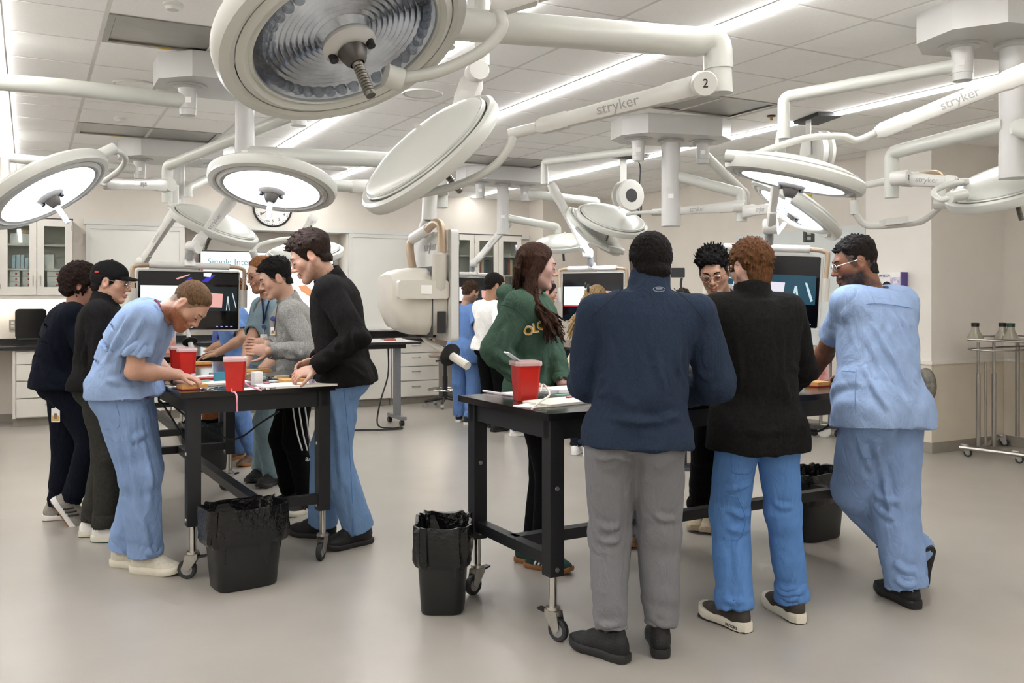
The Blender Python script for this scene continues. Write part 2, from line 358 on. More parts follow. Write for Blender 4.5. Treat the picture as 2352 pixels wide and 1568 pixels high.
# ------------------------------------------------------------------ cabinets
def handle_bar(mb, c, ax, ln, out):   # small D pull
    c = np.asarray(c, float); ax = np.asarray(ax, float); o = np.asarray(out, float)
    mb.tube([c-ax*ln/2, c-ax*ln/2+o*.025, c+ax*ln/2+o*.025, c+ax*ln/2], .006, 8)
def base_cab(x0, x1, kind, lab):
    t = thing('base_cabinet', lab, 'cabinet', ((x0+x1)/2, 12.1, 0), 'white base cabinets along the back wall')
    ob('carcass', MB().box((x0, 11.85, .1), (x1, 12.37, .88)).box((x0, 11.835, .1), (x0+.03, 11.85, .88)), M_cab, t, False)
    ob('toe_kick', MB().box((x0, 11.9, 0), (x1, 12.3, .1)), M_base, t, False)
    if kind == 'drawers':
        zs = [.11, .33, .53, .72, .87]
        for a, b in zip(zs[:-1], zs[1:]):
            d = ob('drawer', MB().box((x0+.04, 11.82, a+.006), (x1-.01, 11.85, b-.006)), M_cab, t, False)
            h = MB(); handle_bar(h, ((x0+x1)/2, 11.82, (a+b)/2+.03), (1, 0, 0), .11, (0, -1, 0)); ob('handle', h, M_zinc, d)
    else:
        xm = (x0+x1)/2
        for a, b, hx in ((x0+.01, xm-.004, xm-.05), (xm+.004, x1-.01, xm+.05)):
            d = ob('door', MB().box((a, 11.82, .11), (b, 11.85, .87)), M_cab, t, False)
            h = MB(); handle_bar(h, (hx, 11.82, .76), (0, 0, 1), .11, (0, -1, 0)); ob('handle', h, M_zinc, d)
base_cab(-.16, .62, 'drawers', 'white drawer cabinet under the black counter at far left')
base_cab(.63, 1.55, 'doors', 'white two-door base cabinet under the left whiteboard')
base_cab(1.56, 2.5, 'drawers', 'white drawer cabinet below the wall screen, left')
base_cab(2.51, 3.4, 'doors', 'white two-door base cabinet below the wall screen')
base_cab(3.41, 4.42, 'doors', 'white two-door base cabinet behind the grey table leg')
base_cab(4.43, 5.14, 'drawers', 'white four-drawer cabinet behind the rolling stool')
base_cab(5.75, 6.85, 'doors', 'white two-door base cabinet behind the two men at the back table')
for x0, x1, lab in ((-4.5, 2.4, 'black laboratory counter running along the back wall at left'), (2.41, 6.9, 'black laboratory counter running along the back wall at right')):
    t = thing('counter', lab, 'countertop', ((x0+x1)/2, 12.1, .88))
    ob('slab', MB().box((x0, 11.79, .885), (x1, 12.36, .925)), M_counter, t, False)
    ob('backsplash', MB().box((x0, 12.36, .926), (x1, 12.385, 1.0)), M_counter, t, False)
def upper_cab(x0, nd, dw, lab, fill):
    x1 = x0+nd*dw; z0, z1 = 1.52, 2.42
    t = thing('wall_cabinet', lab, 'cabinet', ((x0+x1)/2, 12.2, z0), 'glass-door wall cabinets')
    ob('carcass', MB().box((x0, 12.09, z0), (x1, 12.385, z0+.02)).box((x0, 12.09, z1-.02), (x1, 12.385, z1)).box((x0, 12.09, z0), (x0+.02, 12.385, z1)).box((x1-.02, 12.09, z0), (x1, 12.385, z1)).box((x0, 12.37, z0), (x1, 12.39, z1)), M_cab, t, False)
    ob('valance', MB().box((x0, 12.08, z0-.05), (x1, 12.1, z0)), M_cab, t, False)
    for zz in (z0+.3, z0+.59): ob('shelf', MB().box((x0+.02, 12.12, zz-.01), (x1-.02, 12.36, zz+.01)), M_cab, t, False)
    for i in range(nd):
        a, b = x0+i*dw+.003, x0+(i+1)*dw-.003; g = .075
        f = MB().box((a, 12.06, z0), (a+g, 12.085, z1)).box((b-g, 12.06, z0), (b, 12.085, z1)).box((a+g, 12.06, z1-.085), (b-g, 12.085, z1)).box((a+g, 12.06, z0), (b-g, 12.085, z0+.095))
        d = ob('door', f, M_cab, t, False)
        ob('pane', MB().box((a+g, 12.068, z0+.095), (b-g, 12.073, z1-.085)), M_cabglass, d, False)
        hx = b-.035 if i % 2 == 0 else a+.035
        h = MB(); handle_bar(h, (hx, 12.06, z0+.17), (0, 0, 1), .11, (0, -1, 0)); ob('handle', h, M_zinc, d)
        hz = MB(); ex = a if i % 2 == 0 else b
        for z in (z0+.1, z1-.1): hz.cyl((ex, 12.055, z-.03), (ex, 12.055, z+.03), .006)
        ob('hinge', hz, M_zinc, d)
    lid = MB().box((x0-.01, 12.055, z1), (x1+.01, 12.39, z1+.012)); ob('shadow_reveal', lid, M_dark, t, False)
    return x0, x1, z0
upper_cab(-.29, 2, .378, 'glass-fronted wall cabinet at far left with boxed supplies', 0)
upper_cab(5.02, 4, .395, 'glass-fronted wall cabinet with books, behind the long-haired person', 0)
ORD = ['first', 'second', 'third', 'fourth', 'fifth', 'sixth', 'seventh', 'eighth', 'ninth', 'tenth', 'eleventh', 'twelfth', 'thirteenth', 'fourteenth', 'fifteenth', 'sixteenth', 'seventeenth', 'eighteenth']
# things inside the cabinets
rnd = random.Random(4)
Mbx = [mat('box card white', '#dddad6', .7, var=.03), mat('box card blue', '#a9c0cf', .7, var=.05), mat('box card tan', '#b99c74', .7, var=.05), mat('box print red', '#c0504a', .7)]
def supply(x, z, wx, hz, m, lab, grp, stripe=None):
    t = thing('supply_box', lab, 'box', (x+wx/2, 12.25, z), grp)
    ob('carton', MB().box((x, 12.14, z), (x+wx, 12.34, z+hz)), m, t, False)
    if stripe: ob('print', MB().box((x+wx*.55, 12.137, z+hz*.35), (x+wx*.75, 12.141, z+hz*.65)), stripe, t, False)
for bx, nm in ((-.19, 'left stack'), (-.06, 'middle stack'), (.2, 'right stack')):
    for k in range(4): supply(bx, 1.542+k*.066, .1 if bx < .1 else .17, .062, Mbx[0], '%s small white carton of the %s, lowest shelf, left cabinet' % (('bottom', 'second from bottom', 'second from top', 'top')[k], nm), 'cartons %s' % nm, Mbx[3])
for k in range(6): supply(-.17+k*.045, 1.832, .036, .16 if k < 3 else .13, Mbx[1], 'slim pale blue box, %s from the left, middle shelf, left cabinet' % ORD[k], 'pale blue boxes')
supply(.14, 1.832, .13, .17, Mbx[0], 'white box on the middle shelf of the left cabinet, right side', None)
supply(-.19, 2.122, .22, .12, Mbx[0], 'white carton on the top shelf of the left cabinet', None)
supply(-.1, 2.245, .16, .04, Mbx[2], 'flat tan box lying on the top shelf carton, left cabinet', None)
bc = ['#27323f', '#8d2f34', '#c9b38a', '#39444d', '#1f2a38', '#4a3d3a', '#2e3a33', '#56606b']
for k in range(13):
    x = 5.885+k*.042 if k < 6 else 6.285+(k-6)*.042
    t = thing('book', 'upright book, %s from the left on the shelf of the right glass cabinet' % ORD[k], 'book', (x, 12.25, 1.832), 'books in the right cabinet')
    h = .2+.06*rnd.random(); ob('cover', MB().box((x, 12.16, 1.832), (x+.004, 12.32, 1.832+h)).box((x+.036, 12.16, 1.832), (x+.04, 12.32, 1.832+h)).box((x, 12.155, 1.832), (x+.04, 12.16, 1.832+h)), mat('book cover %d' % (k % 8), bc[k % 8], .6, var=.05), t, False)
    ob('pages', MB().box((x+.005, 12.162, 1.838), (x+.035, 12.315, 1.827+h)), M_paper, t, False)
# under-cabinet lamp at the left
t = thing('under_cabinet_light', 'slim light bar glowing under the far left wall cabinet', 'lamp', (.1, 12.2, 1.5))
ob('diffuser', MB().box((-.26, 12.18, 1.488), (.43, 12.24, 1.502)), mat('under cabinet glow', '#ffffff', .5, emit=22, ecol='#fff6e8'), t, False)
ob('housing', MB().box((-.28, 12.16, 1.502), (.45, 12.26, 1.518)), M_white, t, False)
t = thing('under_cabinet_light', 'slim light bar under the right wall cabinet', 'lamp', (5.8, 12.2, 1.5))
ob('diffuser', MB().box((5.1, 12.18, 1.488), (6.5, 12.24, 1.502)), mat('under cabinet glow', '#ffffff'), t, False)
ob('housing', MB().box((5.08, 12.16, 1.502), (6.52, 12.26, 1.518)), M_white, t, False)
# paper towel dispenser, outlet
c = onY(71, 750, 12.3)+V(0, 0, .035); t = thing('towel_dispenser', 'black paper towel dispenser on the wall at far left', 'dispenser', c)
ob('cover', MB().rbox(c, (1, 0, 0), (0, 0, 1), (0, 1, 0), .165, .18, .085, .04), mat('gloss black plastic', '#121212', .12, var=.1), t)
ob('mount', MB().rbox(c+V(0, .02, .19), (1, 0, 0), (0, 0, 1), (0, 1, 0), .17, .02, .06, .015), M_white, t)
ob('mouth', MB().box(c+V(-.14, -.09, -.185), c+V(.14, -.05, -.17)), M_dark, t, False)
c = onY(29, 745, 12.39); t = thing('wall_outlet', 'steel wall outlet beside the black towel dispenser', 'outlet', c)
ob('plate', MB().rbox(c, (1, 0, 0), (0, 0, 1), (0, 1, 0), .037, .058, .004, .006), M_zinc, t)
ob('socket', MB().rbox(c+V(0, -.004, .02), (1, 0, 0), (0, 0, 1), (0, 1, 0), .016, .014, .003, .006).rbox(c+V(0, -.004, -.02), (1, 0, 0), (0, 0, 1), (0, 1, 0), .016, .014, .003, .006), M_white, t)
# clock
c = onY(626, 477, 12.385); Rk = .255; t = thing('wall_clock', 'round white wall clock with black rim above the screen', 'clock', c)
ob('face', MB().lathe([(Rk-.01, .02), (0, .02)], c+V(0, .012, 0), (0, -1, 0), 48), M_paper, t)
ob('rim', MB().torus(c-V(0, .012, 0), (0, 1, 0), Rk, .014, 48, 8), M_black, t)
tk = MB()
for k in range(60):
    a = 2*math.pi*k/60; d = V(math.sin(a), 0, math.cos(a)); L = .012 if k % 5 else .02
    tk.obox(c+d*(Rk-.03)-V(0, .0105, 0), d, np.cross(d, V(0, 1, 0)), V(0, 1, 0), L/2, .002 if k % 5 else .004, .001)
ob('minute_ticks', tk, M_black, t, False)
for k in range(1, 13):
    a = 2*math.pi*k/12; text('numeral', str(k), .062, M_black, c+V(math.sin(a), 0, math.cos(a))*(Rk-.075)-V(0, .0105, 0), (1, 0, 0), (0, 0, 1), t)
for a, L, wd, nm in ((math.radians(62), .12, .007, 'hour_hand'), (math.radians(238), .18, .005, 'minute_hand')):
    d = V(math.sin(a), 0, math.cos(a)); ob(nm, MB().obox(c+d*L*.4-V(0, .014, 0), d, np.cross(d, V(0, 1, 0)), V(0, 1, 0), L*.6, wd, .0015), M_black, t, False)
# wall screen in the recess
M_slide = mat('lit slide', '#c4cccd', .3, emit=.40, ecol='#f6feff')
def em(name, col, s=1.0): return mat(name, '#101010', .2, emit=s*.46, ecol=col, var=.05, vscale=3)
ys = 12.66; a = onY(461, 577, ys); x1 = NX1-.12; z1 = a[2]; z0 = z1-(x1-a[0])*.56
t = thing('wall_screen', 'large wall screen in the recess showing a white lecture slide', 'screen', ((a[0]+x1)/2, ys, z0))
ob('bezel', MB().box((a[0]-.015, ys, z0-.015), (x1+.015, ys+.05, z1+.015)), M_blackpl, t, False)
p = ob('slide', MB().box((a[0], ys-.004, z0), (x1, ys, z1)), M_slide, t, False)
text('heading', 'Simple Interrupted', .118, em('teal print', '#6fb4be', .6), onY(477, 601, ys-.006), (1, 0, 0), (0, 0, 1), p, align='LEFT')
text('heading', 'Th', .118, em('teal print', '#8cc4cc'), onY(642, 605, ys-.006), (1, 0, 0), (0, 0, 1), p, align='LEFT')
ob('red_mark', MB().box((a[0]+.002, ys-.007, z1-.26), (a[0]+.03, ys-.004, z1-.15)), em('red mark', '#d84a50', .8), p, False)
q = onY(705, 672, ys-.006); ob('suture_drawing', MB().prism([(-.12, .09), (-.02, .11), (.09, .02), (.12, -.08), (.03, -.05), (-.08, .02)], q, (1, 0, 0), (0, 0, 1), (0, 1, 0), .001), em('orange print', '#f0a672', .85), p, False)
# glove box holder on the pillar
c = onX(2050, 660, 7.6); t = thing('glove_box', 'white and purple glove box in a holder on the pale pillar', 'glove box', c)
ob('carton', MB().box((7.545, c[1]-.15, c[2]-.14), (7.625, c[1]+.16, c[2]+.15)), M_paper, t, False)
ob('purple_side', MB().box((7.54, c[1]-.155, c[2]-.14), (7.626, c[1]-.14, c[2]+.15)), mat('purple print', '#5b4a8c', .6, var=.05), t, False)
ob('print_panel', MB().box((7.542, c[1]-.13, c[2]-.05), (7.546, c[1]-.02, c[2]+.1)), mat('violet print', '#9d93b8', .6, var=.5, vscale=30, col2='#e8e5ee'), t, False)
ob('opening', MB().lathe([(0, 0), (.06, 0)], (7.543, c[1]+.02, c[2]), (-1, 0, 0), 24).lathe([(.045, .002), (.06, .004)], (7.543, c[1]+.02, c[2]), (-1, 0, 0), 24), M_black, t)
text('print', 'KIMTECH', .036, mat('purple print', '#5b4a8c'), (7.541, c[1]+.06, c[2]+.115), (0, -1, 0), (0, 0, 1), t)
# ------------------------------------------------------------------ surgical lights and booms
M_lampon = mat('lit reflector', '#ffffff', .3, emit=LAMP, ecol='#f2f5ff')
M_refl = mat('mirror reflector', '#dcdde1', .16, 1.0, var=.3, vscale=7)
M_lens = glass('lamp lens', '#eef2f6', .03)
M_hous = mat('lamp housing', '#c6c7c0', .3, var=.015, vscale=3)
M_bez = mat('lamp bezel grey', '#b9bab5', .35, var=.03, vscale=4)
M_hub = mat('dark hub', '#4a4642', .35, .4, var=.05)
M_cover = mat('clear handle cover', '#d7dbe2', .15, var=.05, alpha=.75)
def headframe(px, py, ang, ratio, under=True):
    r0 = nz(ray(px, py)); v = -r0; rr = nz(np.cross(r0, UPV)); uu = np.cross(rr, r0)
    a = math.radians(ang); mj = rr*math.cos(a)+uu*math.sin(a); mn = -rr*math.sin(a)+uu*math.cos(a)
    s = ratio if under else -ratio; c = math.sqrt(1-s*s)
    n = -mn*c+v*s
    return nz(n), mj
def light_head(t, c, n, mj, R, lit, handle=True, logo=True):
    """dome, outer guard ring, bezel, reflector, hub and handle; n is the direction the light shines"""
    n = nz(n); k = -n; sd = nz(mj); u = np.cross(k, sd)
    dome = MB().lathe([(0, .075), (R*.25, .073), (R*.5, .064), (R*.72, .048), (R*.86, .03), (R*.9, .012), (R*.88, -.002), (R*.8, -.01)], c, k, 56)
    h = ob('housing', dome, M_hous, t)
    ob('seam', MB().torus(c+k*.022, k, R*.875, .006, 56, 6), M_bez, h)
    ring = MB().lathe([(R*.91, .004), (R*.965, .012), (R, .0), (R*1.0, -.03), (R*.975, -.05), (R*.90, -.056), (R*.865, -.05), (R*.86, -.035), (R*.91, -.02), (R*.91, .004)], c, k, 64)
    ob('guard_ring', ring, M_hous, t)
    bz = ob('bezel', MB().lathe([(R*.85, -.012), (R*.855, -.05), (R*.80, -.062), (R*.76, -.05), (R*.735, -.056), (R*.72, -.045), (R*.72, -.02)], c, k, 64), M_bez if lit else M_hous, t)
    ob('lens', MB().lathe([(R*.725, -.052), (R*.4, -.056), (0.001, -.058)], c, k, 48), M_lens, t)
    ob('reflector', MB().lathe([(R*.72, -.044)]+[(R*(.66-.023*j), -.03+.010*math.sin(j/20*3.1)+(.003 if j % 2 else -.003)) for j in range(20)]+[(R*.18, -.045), (0, -.045)], c, k, 56), M_lampon if lit else M_refl, t)
    if not lit:
        bl = MB()
        for i in range(40):
            a = 2*math.pi*i/40; o = sd*math.cos(a)+u*math.sin(a); bl.sphere(c+o*R*.64-k*.04, .017, 8, 6)
        b_ = ob('reflector_cups', bl, glass('cup glass', '#d9dce0', .05), t); b_['kind'] = 'stuff'
    hb = ob('hub', MB().lathe([(R*.2, -.05), (R*.21, -.066), (R*.18, -.074), (R*.12, -.082), (0, -.084)], c, k, 32), M_lightgrey, t)
    for s in (-1, 1): ob('knob', MB().lathe([(.012, 0), (.012, -.02), (0, -.022)], c+sd*R*.15*s-k*.074, k, 12), M_blackpl, hb)
    if handle:
        hd = ob('handle', MB().lathe([(.0, -.078), (R*.115, -.086), (R*.11, -.094), (.03, -.118), (.02, -.13)], c, k, 24), M_hub, t)
        prof = [(.016, -.125)]
        for i in range(11): prof += [(.016, -.135-i*.009), (.0138, -.139-i*.009)]
        ob('grip', MB().lathe(prof+[(.0135, -.236), (0, -.238)], c, k, 16), M_cover if lit else mat('steel grip', '#77746c', .35, .8, var=.1), hd)
    sk = MB()
    for s in (-1, 1): sk.tube([c+sd*R*.86*s-k*.02, c+sd*R*.97*s-k*.02], .03, 10)
    sk2 = MB()
    for a in (60, 120, 240, 300):
        o = sd*math.cos(math.radians(a))+u*math.sin(math.radians(a)); sk2.tube([c+o*R*.84-k*.02, c+o*R*.95-k*.02], .014, 8)
    ob('ring_strut', sk.v and MB().add(sk.v, sk.f).add(sk2.v, sk2.f), M_hous, t)
    if logo:
        o = -u*.82*R if np.dot(u, V(0, 0, 1)) > 0 else u*.82*R
        text('logo', 'stryker', R*.1, M_logo, c+sd*R*.38+nz(o)*R*.70-k*.064, sd, np.cross(n, sd), t)
    mk = MB(); mk.obox(c+sd*R*.1+u*R*.4+k*.0705, sd, u, k, .012, .07, .0015); ob('grey_mark', mk, M_bez, h, False)
def spring_arm(t, a, b, w=.036, h=.05, logo=None, name='spring_arm', ta=None):
    a = np.asarray(a, float); b = np.asarray(b, float); d, s, u = frame(b-a); L = np.linalg.norm(b-a); mb = MB()
    secs = [(0, .8, .8), (.06, 1, 1.12), (.22, 1, 1.1), (.24, .93, .98), (.8, .85, .82), (.81, .98, .95), (.96, .95, .9), (1, .6, .6)]
    pts = []
    for q, sw, sh in secs:
        c = a+d*L*q; ring = []
        for i in range(12):
            an = 2*math.pi*i/12; cx = math.copysign(abs(math.cos(an))**.5, math.cos(an)); cy = math.copysign(abs(math.sin(an))**.5, math.sin(an))
            ring.append(c+s*cx*w*sw+u*cy*h*sh)
        pts.append(ring)
    P = [p for r in pts for p in r]; F = []
    for i in range(len(pts)-1):
        for k in range(12): F.append((i*12+k, i*12+(k+1) % 12, (i+1)*12+(k+1) % 12, (i+1)*12+k))
    F += [tuple(range(11, -1, -1)), tuple(range((len(pts)-1)*12, len(pts)*12))]
    o = ob(name, mb.add(P, F), M_white, t)
    if logo:
        cc = a+d*L*.5; side = s if np.dot(s, EYE-cc) > 0 else -s
        rt = d if np.dot(d, RT) > 0 else -d
        text('logo', 'stryker', logo, M_logo, cc+side*w*.90, rt, np.cross(side, rt), o)
    return o
def joint(t, c, axis, r=.05, hw=.05, num=None):
    c = np.asarray(c, float); axis = nz(axis)
    if np.dot(axis, EYE-c) < 0: axis = -axis
    o = ob('joint', MB().lathe([(0, -hw), (r*.9, -hw), (r, -hw*.85), (r, hw*.85), (r*.92, hw), (0, hw)], c, axis, 28), M_white, t)
    if num: text('number', num, r*.95, M_black, c+axis*(hw+.0015), nz(np.cross(UPV, axis)), nz(UPV-axis*axis[2]), o)
    return o
def tube_part(t, name, pts, r, m=None, n=18): return ob(name, MB().tube(pts, r, n), m or M_hous, t)
def mount(c, wx, wy, lab, ang=0, col_len=.6, hubs=((-.35, 0), (.35, 0)), colr=.075):
    """octagonal ceiling box with a round column and light hubs; returns column bottom and hub centres"""
    c = np.asarray(c, float); t = thing('ceiling_mount', lab, 'boom mount', (c[0], c[1], 2.84), 'ceiling boom mounts')
    ca, sa = math.cos(math.radians(ang)), math.sin(math.radians(ang)); ax = V(ca, sa, 0); ay = V(-sa, ca, 0)
    ch = min(wx, wy)*.28; cc = V(c[0], c[1], 2.92)
    ob('housing', MB().prism([(wx/2, wy/2-ch), (wx/2-ch, wy/2), (-wx/2+ch, wy/2), (-wx/2, wy/2-ch), (-wx/2, -wy/2+ch), (-wx/2+ch, -wy/2), (wx/2-ch, -wy/2), (wx/2, -wy/2+ch)], cc, ax, ay, UPV, .08), M_lightgrey, t, False)
    b = V(c[0], c[1], 2.84)
    cl = ob('column', MB().lathe([(colr*1.35, 0), (colr*1.35, -.02), (colr, -.03), (colr, -col_len*.55), (colr*1.02, -col_len*.55), (colr*1.02, -col_len*.56), (colr, -col_len*.57), (colr, -col_len*.8), (colr*1.02, -col_len*.81), (colr*1.02, -col_len), (0, -col_len)], b, UPV, 36), M_lightgrey, t)
    ob('label_plate', MB().obox(b-V(0, 0, col_len*.66)-nz(V(*c[:2], 0)-V(0, 0, 0))*colr*1.01, RT, UPV, FW, .022, .018, .002), M_paper, cl, False)
    hc = []
    for hx, hy in hubs:
        p = b+ax*hx+ay*hy; hc.append(p-V(0, 0, .1))
        h = ob('hub', MB().lathe([(.085, 0), (.085, -.012), (.06, -.02), (.055, -.05), (.055, -.15), (.052, -.152), (.05, -.19), (0, -.192)], p, UPV, 28), M_lightgrey, t)
        ob('flange', MB().lathe([(.12, 0), (.12, -.006), (.0, -.006)], p, UPV, 32), M_lightgrey, h)
        ob('label_plate', MB().obox(p-V(0, 0, .1)-nz(V(p[0], p[1], 0))*.056, RT, UPV, FW, .02, .018, .002), M_paper, h, False)
    return b-V(0, 0, col_len), hc
def elbow(a, b, drop, r=.12):     # horizontal tube from a to b then down by drop
    a = np.asarray(a, float); b = np.asarray(b, float); d = nz((b-a)*V(1, 1, 0)); pts = [a]
    for i in range(5):
        q = i/4*math.pi/2; pts.append(b-d*r*.35*(1-math.sin(q))-UPV*r*.35*(1-math.cos(q)))
    return pts+[b-UPV*drop]
def light(lab, head, R, lit, pts, arms, yoke, sock, handle=True, tr=.04, jn=None, logo=True):
    """pts: extension tube path(s) [(points, radius)], arms: [(a, b, logo)], yoke: path, sock: cylinder ends"""
    px, py, ang, ratio, under, d = head; c = at(px, py, d); n, mj = headframe(px, py, ang, ratio, under)
    t = thing('surgical_light', lab, 'surgical light', c, 'surgical lights on booms')
    for p, r in pts: tube_part(t, 'extension_arm', p, r)
    for a in arms: spring_arm(t, a[0], a[1], logo=a[2] if len(a) > 2 else None, w=a[3] if len(a) > 3 else .034, h=a[4] if len(a) > 4 else .042)
    if jn:
        for j in jn: joint(t, *j)
    if yoke is not None:
        tube_part(t, 'yoke', bez(yoke, 6), .017, n=14)
        if arms and np.linalg.norm(arms[-1][1]-yoke[0]) < .5: tube_part(t, 'arm_neck', [arms[-1][1], yoke[0]+nz(yoke[0]-arms[-1][1])*.02], .022, M_white, 14)
    if sock is not None: ob('socket', MB().tube(sock, .032, 18), M_hous, t)
    light_head(t, c, n, mj, R, lit, handle, logo)
    return t
# mounts
A = onz(562, 212, 2.84); Abot, Ah = mount(A, 1.1, .62, 'octagonal ceiling boom mount above the left table', 0, .62, ((-.36, -.02), (.36, 0)), .062)
B = onz(410, 372, 2.84); Bbot, Bh = mount(B, 1.1, .62, 'octagonal ceiling boom mount behind, at far left', 0, .6, ((-.36, 0), (.36, 0)), .06)
C_ = onz(1541, 322, 2.84); Cbot, Ch = mount(C_, 1.0, .6, 'octagonal ceiling boom mount over the right back, above the slim column', -14, .74, ((-.3, 0), (.3, 0)), .08)
D_ = onz(2330, 100, 2.84); Dbot, Dh = mount(D_, 1.0, .62, 'octagonal ceiling boom mount in the upper right corner', -14, .72, ((-.24, .1), (.3, 0)), .075)
E_ = onz(1155, 422, 2.84); Ebot, Eh = mount(E_, 1.1, .62, 'octagonal ceiling boom mount at the back centre', 0, .6, ((-.3, 0), (.3, 0)), .07)
Fp = at(1000, -175, 3.25); Fbot, Fh = mount((Fp[0], Fp[1], 0), 1.0, .6, 'octagonal ceiling boom mount above the largest surgical light', 0, .46, ((-.36, 0), (.36, 0)), .07)
# 1: huge unlit light in the foreground
light('largest surgical light, unlit, filling the top of the picture', (785, 62, 24, .60, True, 2.50), .36, False,
      [(elbow(Fh[1], at(1620, -190, 2.6), .05), .045)], [(at(1620, -150, 2.6), at(1130, 10, 2.58), .05)],
      [at(1140, 14, 2.58), at(1152, 40, 2.57), at(1150, 70, 2.57), at(1105, 118, 2.56), at(1010, 163, 2.55), at(915, 182, 2.54)], [at(922, 184, 2.54), at(886, 172, 2.52)], jn=[(at(1620, -150, 2.6), FW, .05, .045)])
# 3: tilted light seen from above, joint marked 2
e = at(1648, 92, 3.4)
light('surgical light seen from above, steeply tilted, on the arm marked 2', (980, 345, 40, .24, False, 3.84), .355, False,
      [([at(1000, 52, 3.05), at(1600, 96, 3.38)]+elbow(at(1600, 96, 3.38), e, .0)[1:-1]+[at(1650, 160, 3.4)], .055), ([at(1650, 158, 3.4), at(1652, 215, 3.4)], .05)],
      [(at(1625, 192, 3.36), at(1232, 293, 3.6), .058, .028, .036)], [at(1180, 306, 3.62), at(1168, 340, 3.62), at(1130, 385, 3.64), at(1050, 425, 3.7), at(935, 452, 3.76)], [at(912, 460, 3.76), at(948, 440, 3.8)], handle=True,
      jn=[(at(1615, 192, 3.33), at(1615, 192, 3.3)-at(1560, 192, 3.9), .046, .05, '2')])
# 2: lit round light at left of centre
e2 = at(1010, 372, 5.55)
light('round lit surgical light hanging in front of the wall clock', (628, 415, -8, .37, True, 5.0), .35, True,
      [(elbow(at(566, 352, depth(Abot)), e2, .28), .05)], [(at(1010, 430, 5.5), at(800, 428, 5.1), .05)], None, [at(805, 428, 5.1), at(752, 424, 5.02)], jn=[(at(1010, 430, 5.45), RT, .05, .05)])
# 4: lit light at the left edge
e4 = at(384, 380, 7.3)
light('lit surgical light at the left edge, tilted toward the table', (100, 428, 32, .33, True, 4.9), .355, True,
      [(elbow(Ah[1], e4, .3), .042)], [(at(384, 425, 7.1), at(240, 422, 5.7), .05)], [at(238, 418, 5.6), at(275, 390, 5.5), at(288, 368, 5.4), at(278, 350, 5.3), at(250, 344, 5.2)], [at(262, 340, 5.2), at(215, 362, 5.1)], jn=[(at(384, 425, 7.05), V(.5, -.8, 0), .055, .05)])
# 5: lit light upper right
light('lit surgical light at upper right with a long curved yoke', (1826, 396, -14, .125, True, 4.6), .35, True,
      [(elbow(at(2315, 290, depth(Dbot)+.05), at(2420, 300, 4.5), .02), .05)], [(at(2400, 150, 4.2), at(2012, 306, 4.4), .062, .034, .044)],
      [at(2015, 303, 4.4), at(1968, 322, 4.42), at(1935, 313, 4.42), at(1860, 316, 4.44), at(1790, 335, 4.46), at(1715, 362, 4.48)], [at(1738, 364, 4.48), at(1668, 358, 4.55)], jn=[(at(2400, 150, 4.15), RT, .05, .05)])
# 6: lit light behind it
light('lit surgical light just behind and below the upper right one', (1832, 472, -36, .16, True, 6.2), .35, True,
      [], [(at(1712, 484, 7.2), at(1800, 478, 6.6), .05)], [at(1790, 492, 6.2), at(1830, 520, 6.05), at(1880, 532, 6.0), at(1905, 530, 6.0)], [at(1925, 534, 6.02), at(1895, 512, 6.1)])
# 7: light at the right edge
light('unlit surgical light at the right edge, seen from above', (2322, 418, 14, .26, False, 5.2), .36, False,
      [(elbow(at(2310, 285, depth(Dbot)), at(2048, 350, 5.6), .28), .042)], [(at(2066, 410, 5.5), at(2200, 419, 5.3), .045)],
      [at(2215, 418, 5.3), at(2178, 424, 5.25), at(2145, 440, 5.2), at(2160, 458, 5.1), at(2190, 452, 5.05)], [at(2180, 454, 5.05), at(2215, 446, 5.1)], jn=[(at(2067, 409, 5.45), V(.3, -.95, 0), .045, .05, '2')])
# 8, 9, 10: lights at the back centre
e8 = at(1703, 440, 7.6)
light('unlit surgical light at back centre, flat and seen from above', (1407, 502, -17, .33, False, 8.7), .35, False,
      [(elbow(at(1545, 402, depth(Cbot)), e8, .25), .045)], [(at(1695, 474, 7.6), at(1525, 487, 8.3), .06)], [at(1515, 487, 8.3), at(1460, 489, 8.5), at(1440, 492, 8.6)], [at(1525, 487, 8.3), at(1500, 488, 8.4)], jn=[(at(1698, 473, 7.55), V(.6, -.8, 0), .05, .05)])
light('unlit surgical light half behind the flat one at back centre, tilted down', (1368, 528, -40, .2, False, 9.1), .35, True,
      [(elbow(Ch[1], at(1712, 440, 8.2), .2), .042)], [(at(1708, 488, 7.6), at(1765, 478, 7.0), .045)], [at(1322, 522, 8.8), at(1352, 552, 8.8), at(1400, 575, 8.8)], [at(1395, 570, 8.85), at(1432, 578, 8.9)])
light('unlit surgical light low at back centre beside the long-haired person', (1292, 556, 4, .25, False, 11.0), .35, False,
      [(elbow(at(1160, 500, depth(Ebot)), at(1281, 520, 11.2), .2), .045)], [(at(1281, 548, 11.2), at(1335, 540, 11.0), .05)], None, None)
# 11, 12: lights behind the left table
light('unlit surgical light behind the left table, seen from above', (495, 513, -21, .2, False, 7.1), .35, False,
      [([at(398, 425, 7.6), at(398, 482, 7.6)], .045)], [(at(400, 478, 7.5), at(470, 506, 7.2), .04)], [at(392, 470, 7.2), at(420, 488, 7.1), at(410, 485, 7.0)], None)
light('unlit surgical light low behind the tall man in the black jacket', (700, 578, 6, .22, False, 8.2), .35, False,
      [(elbow(at(572, 350, 6.2), at(722, 430, 8.3), .2), .04)], [(at(722, 495, 8.3), at(692, 545, 8.25), .05)], [at(690, 545, 8.2), at(640, 550, 8.1), at(596, 562, 8.0), at(580, 580, 7.95)], [at(580, 575, 7.95), at(590, 600, 8.0)])
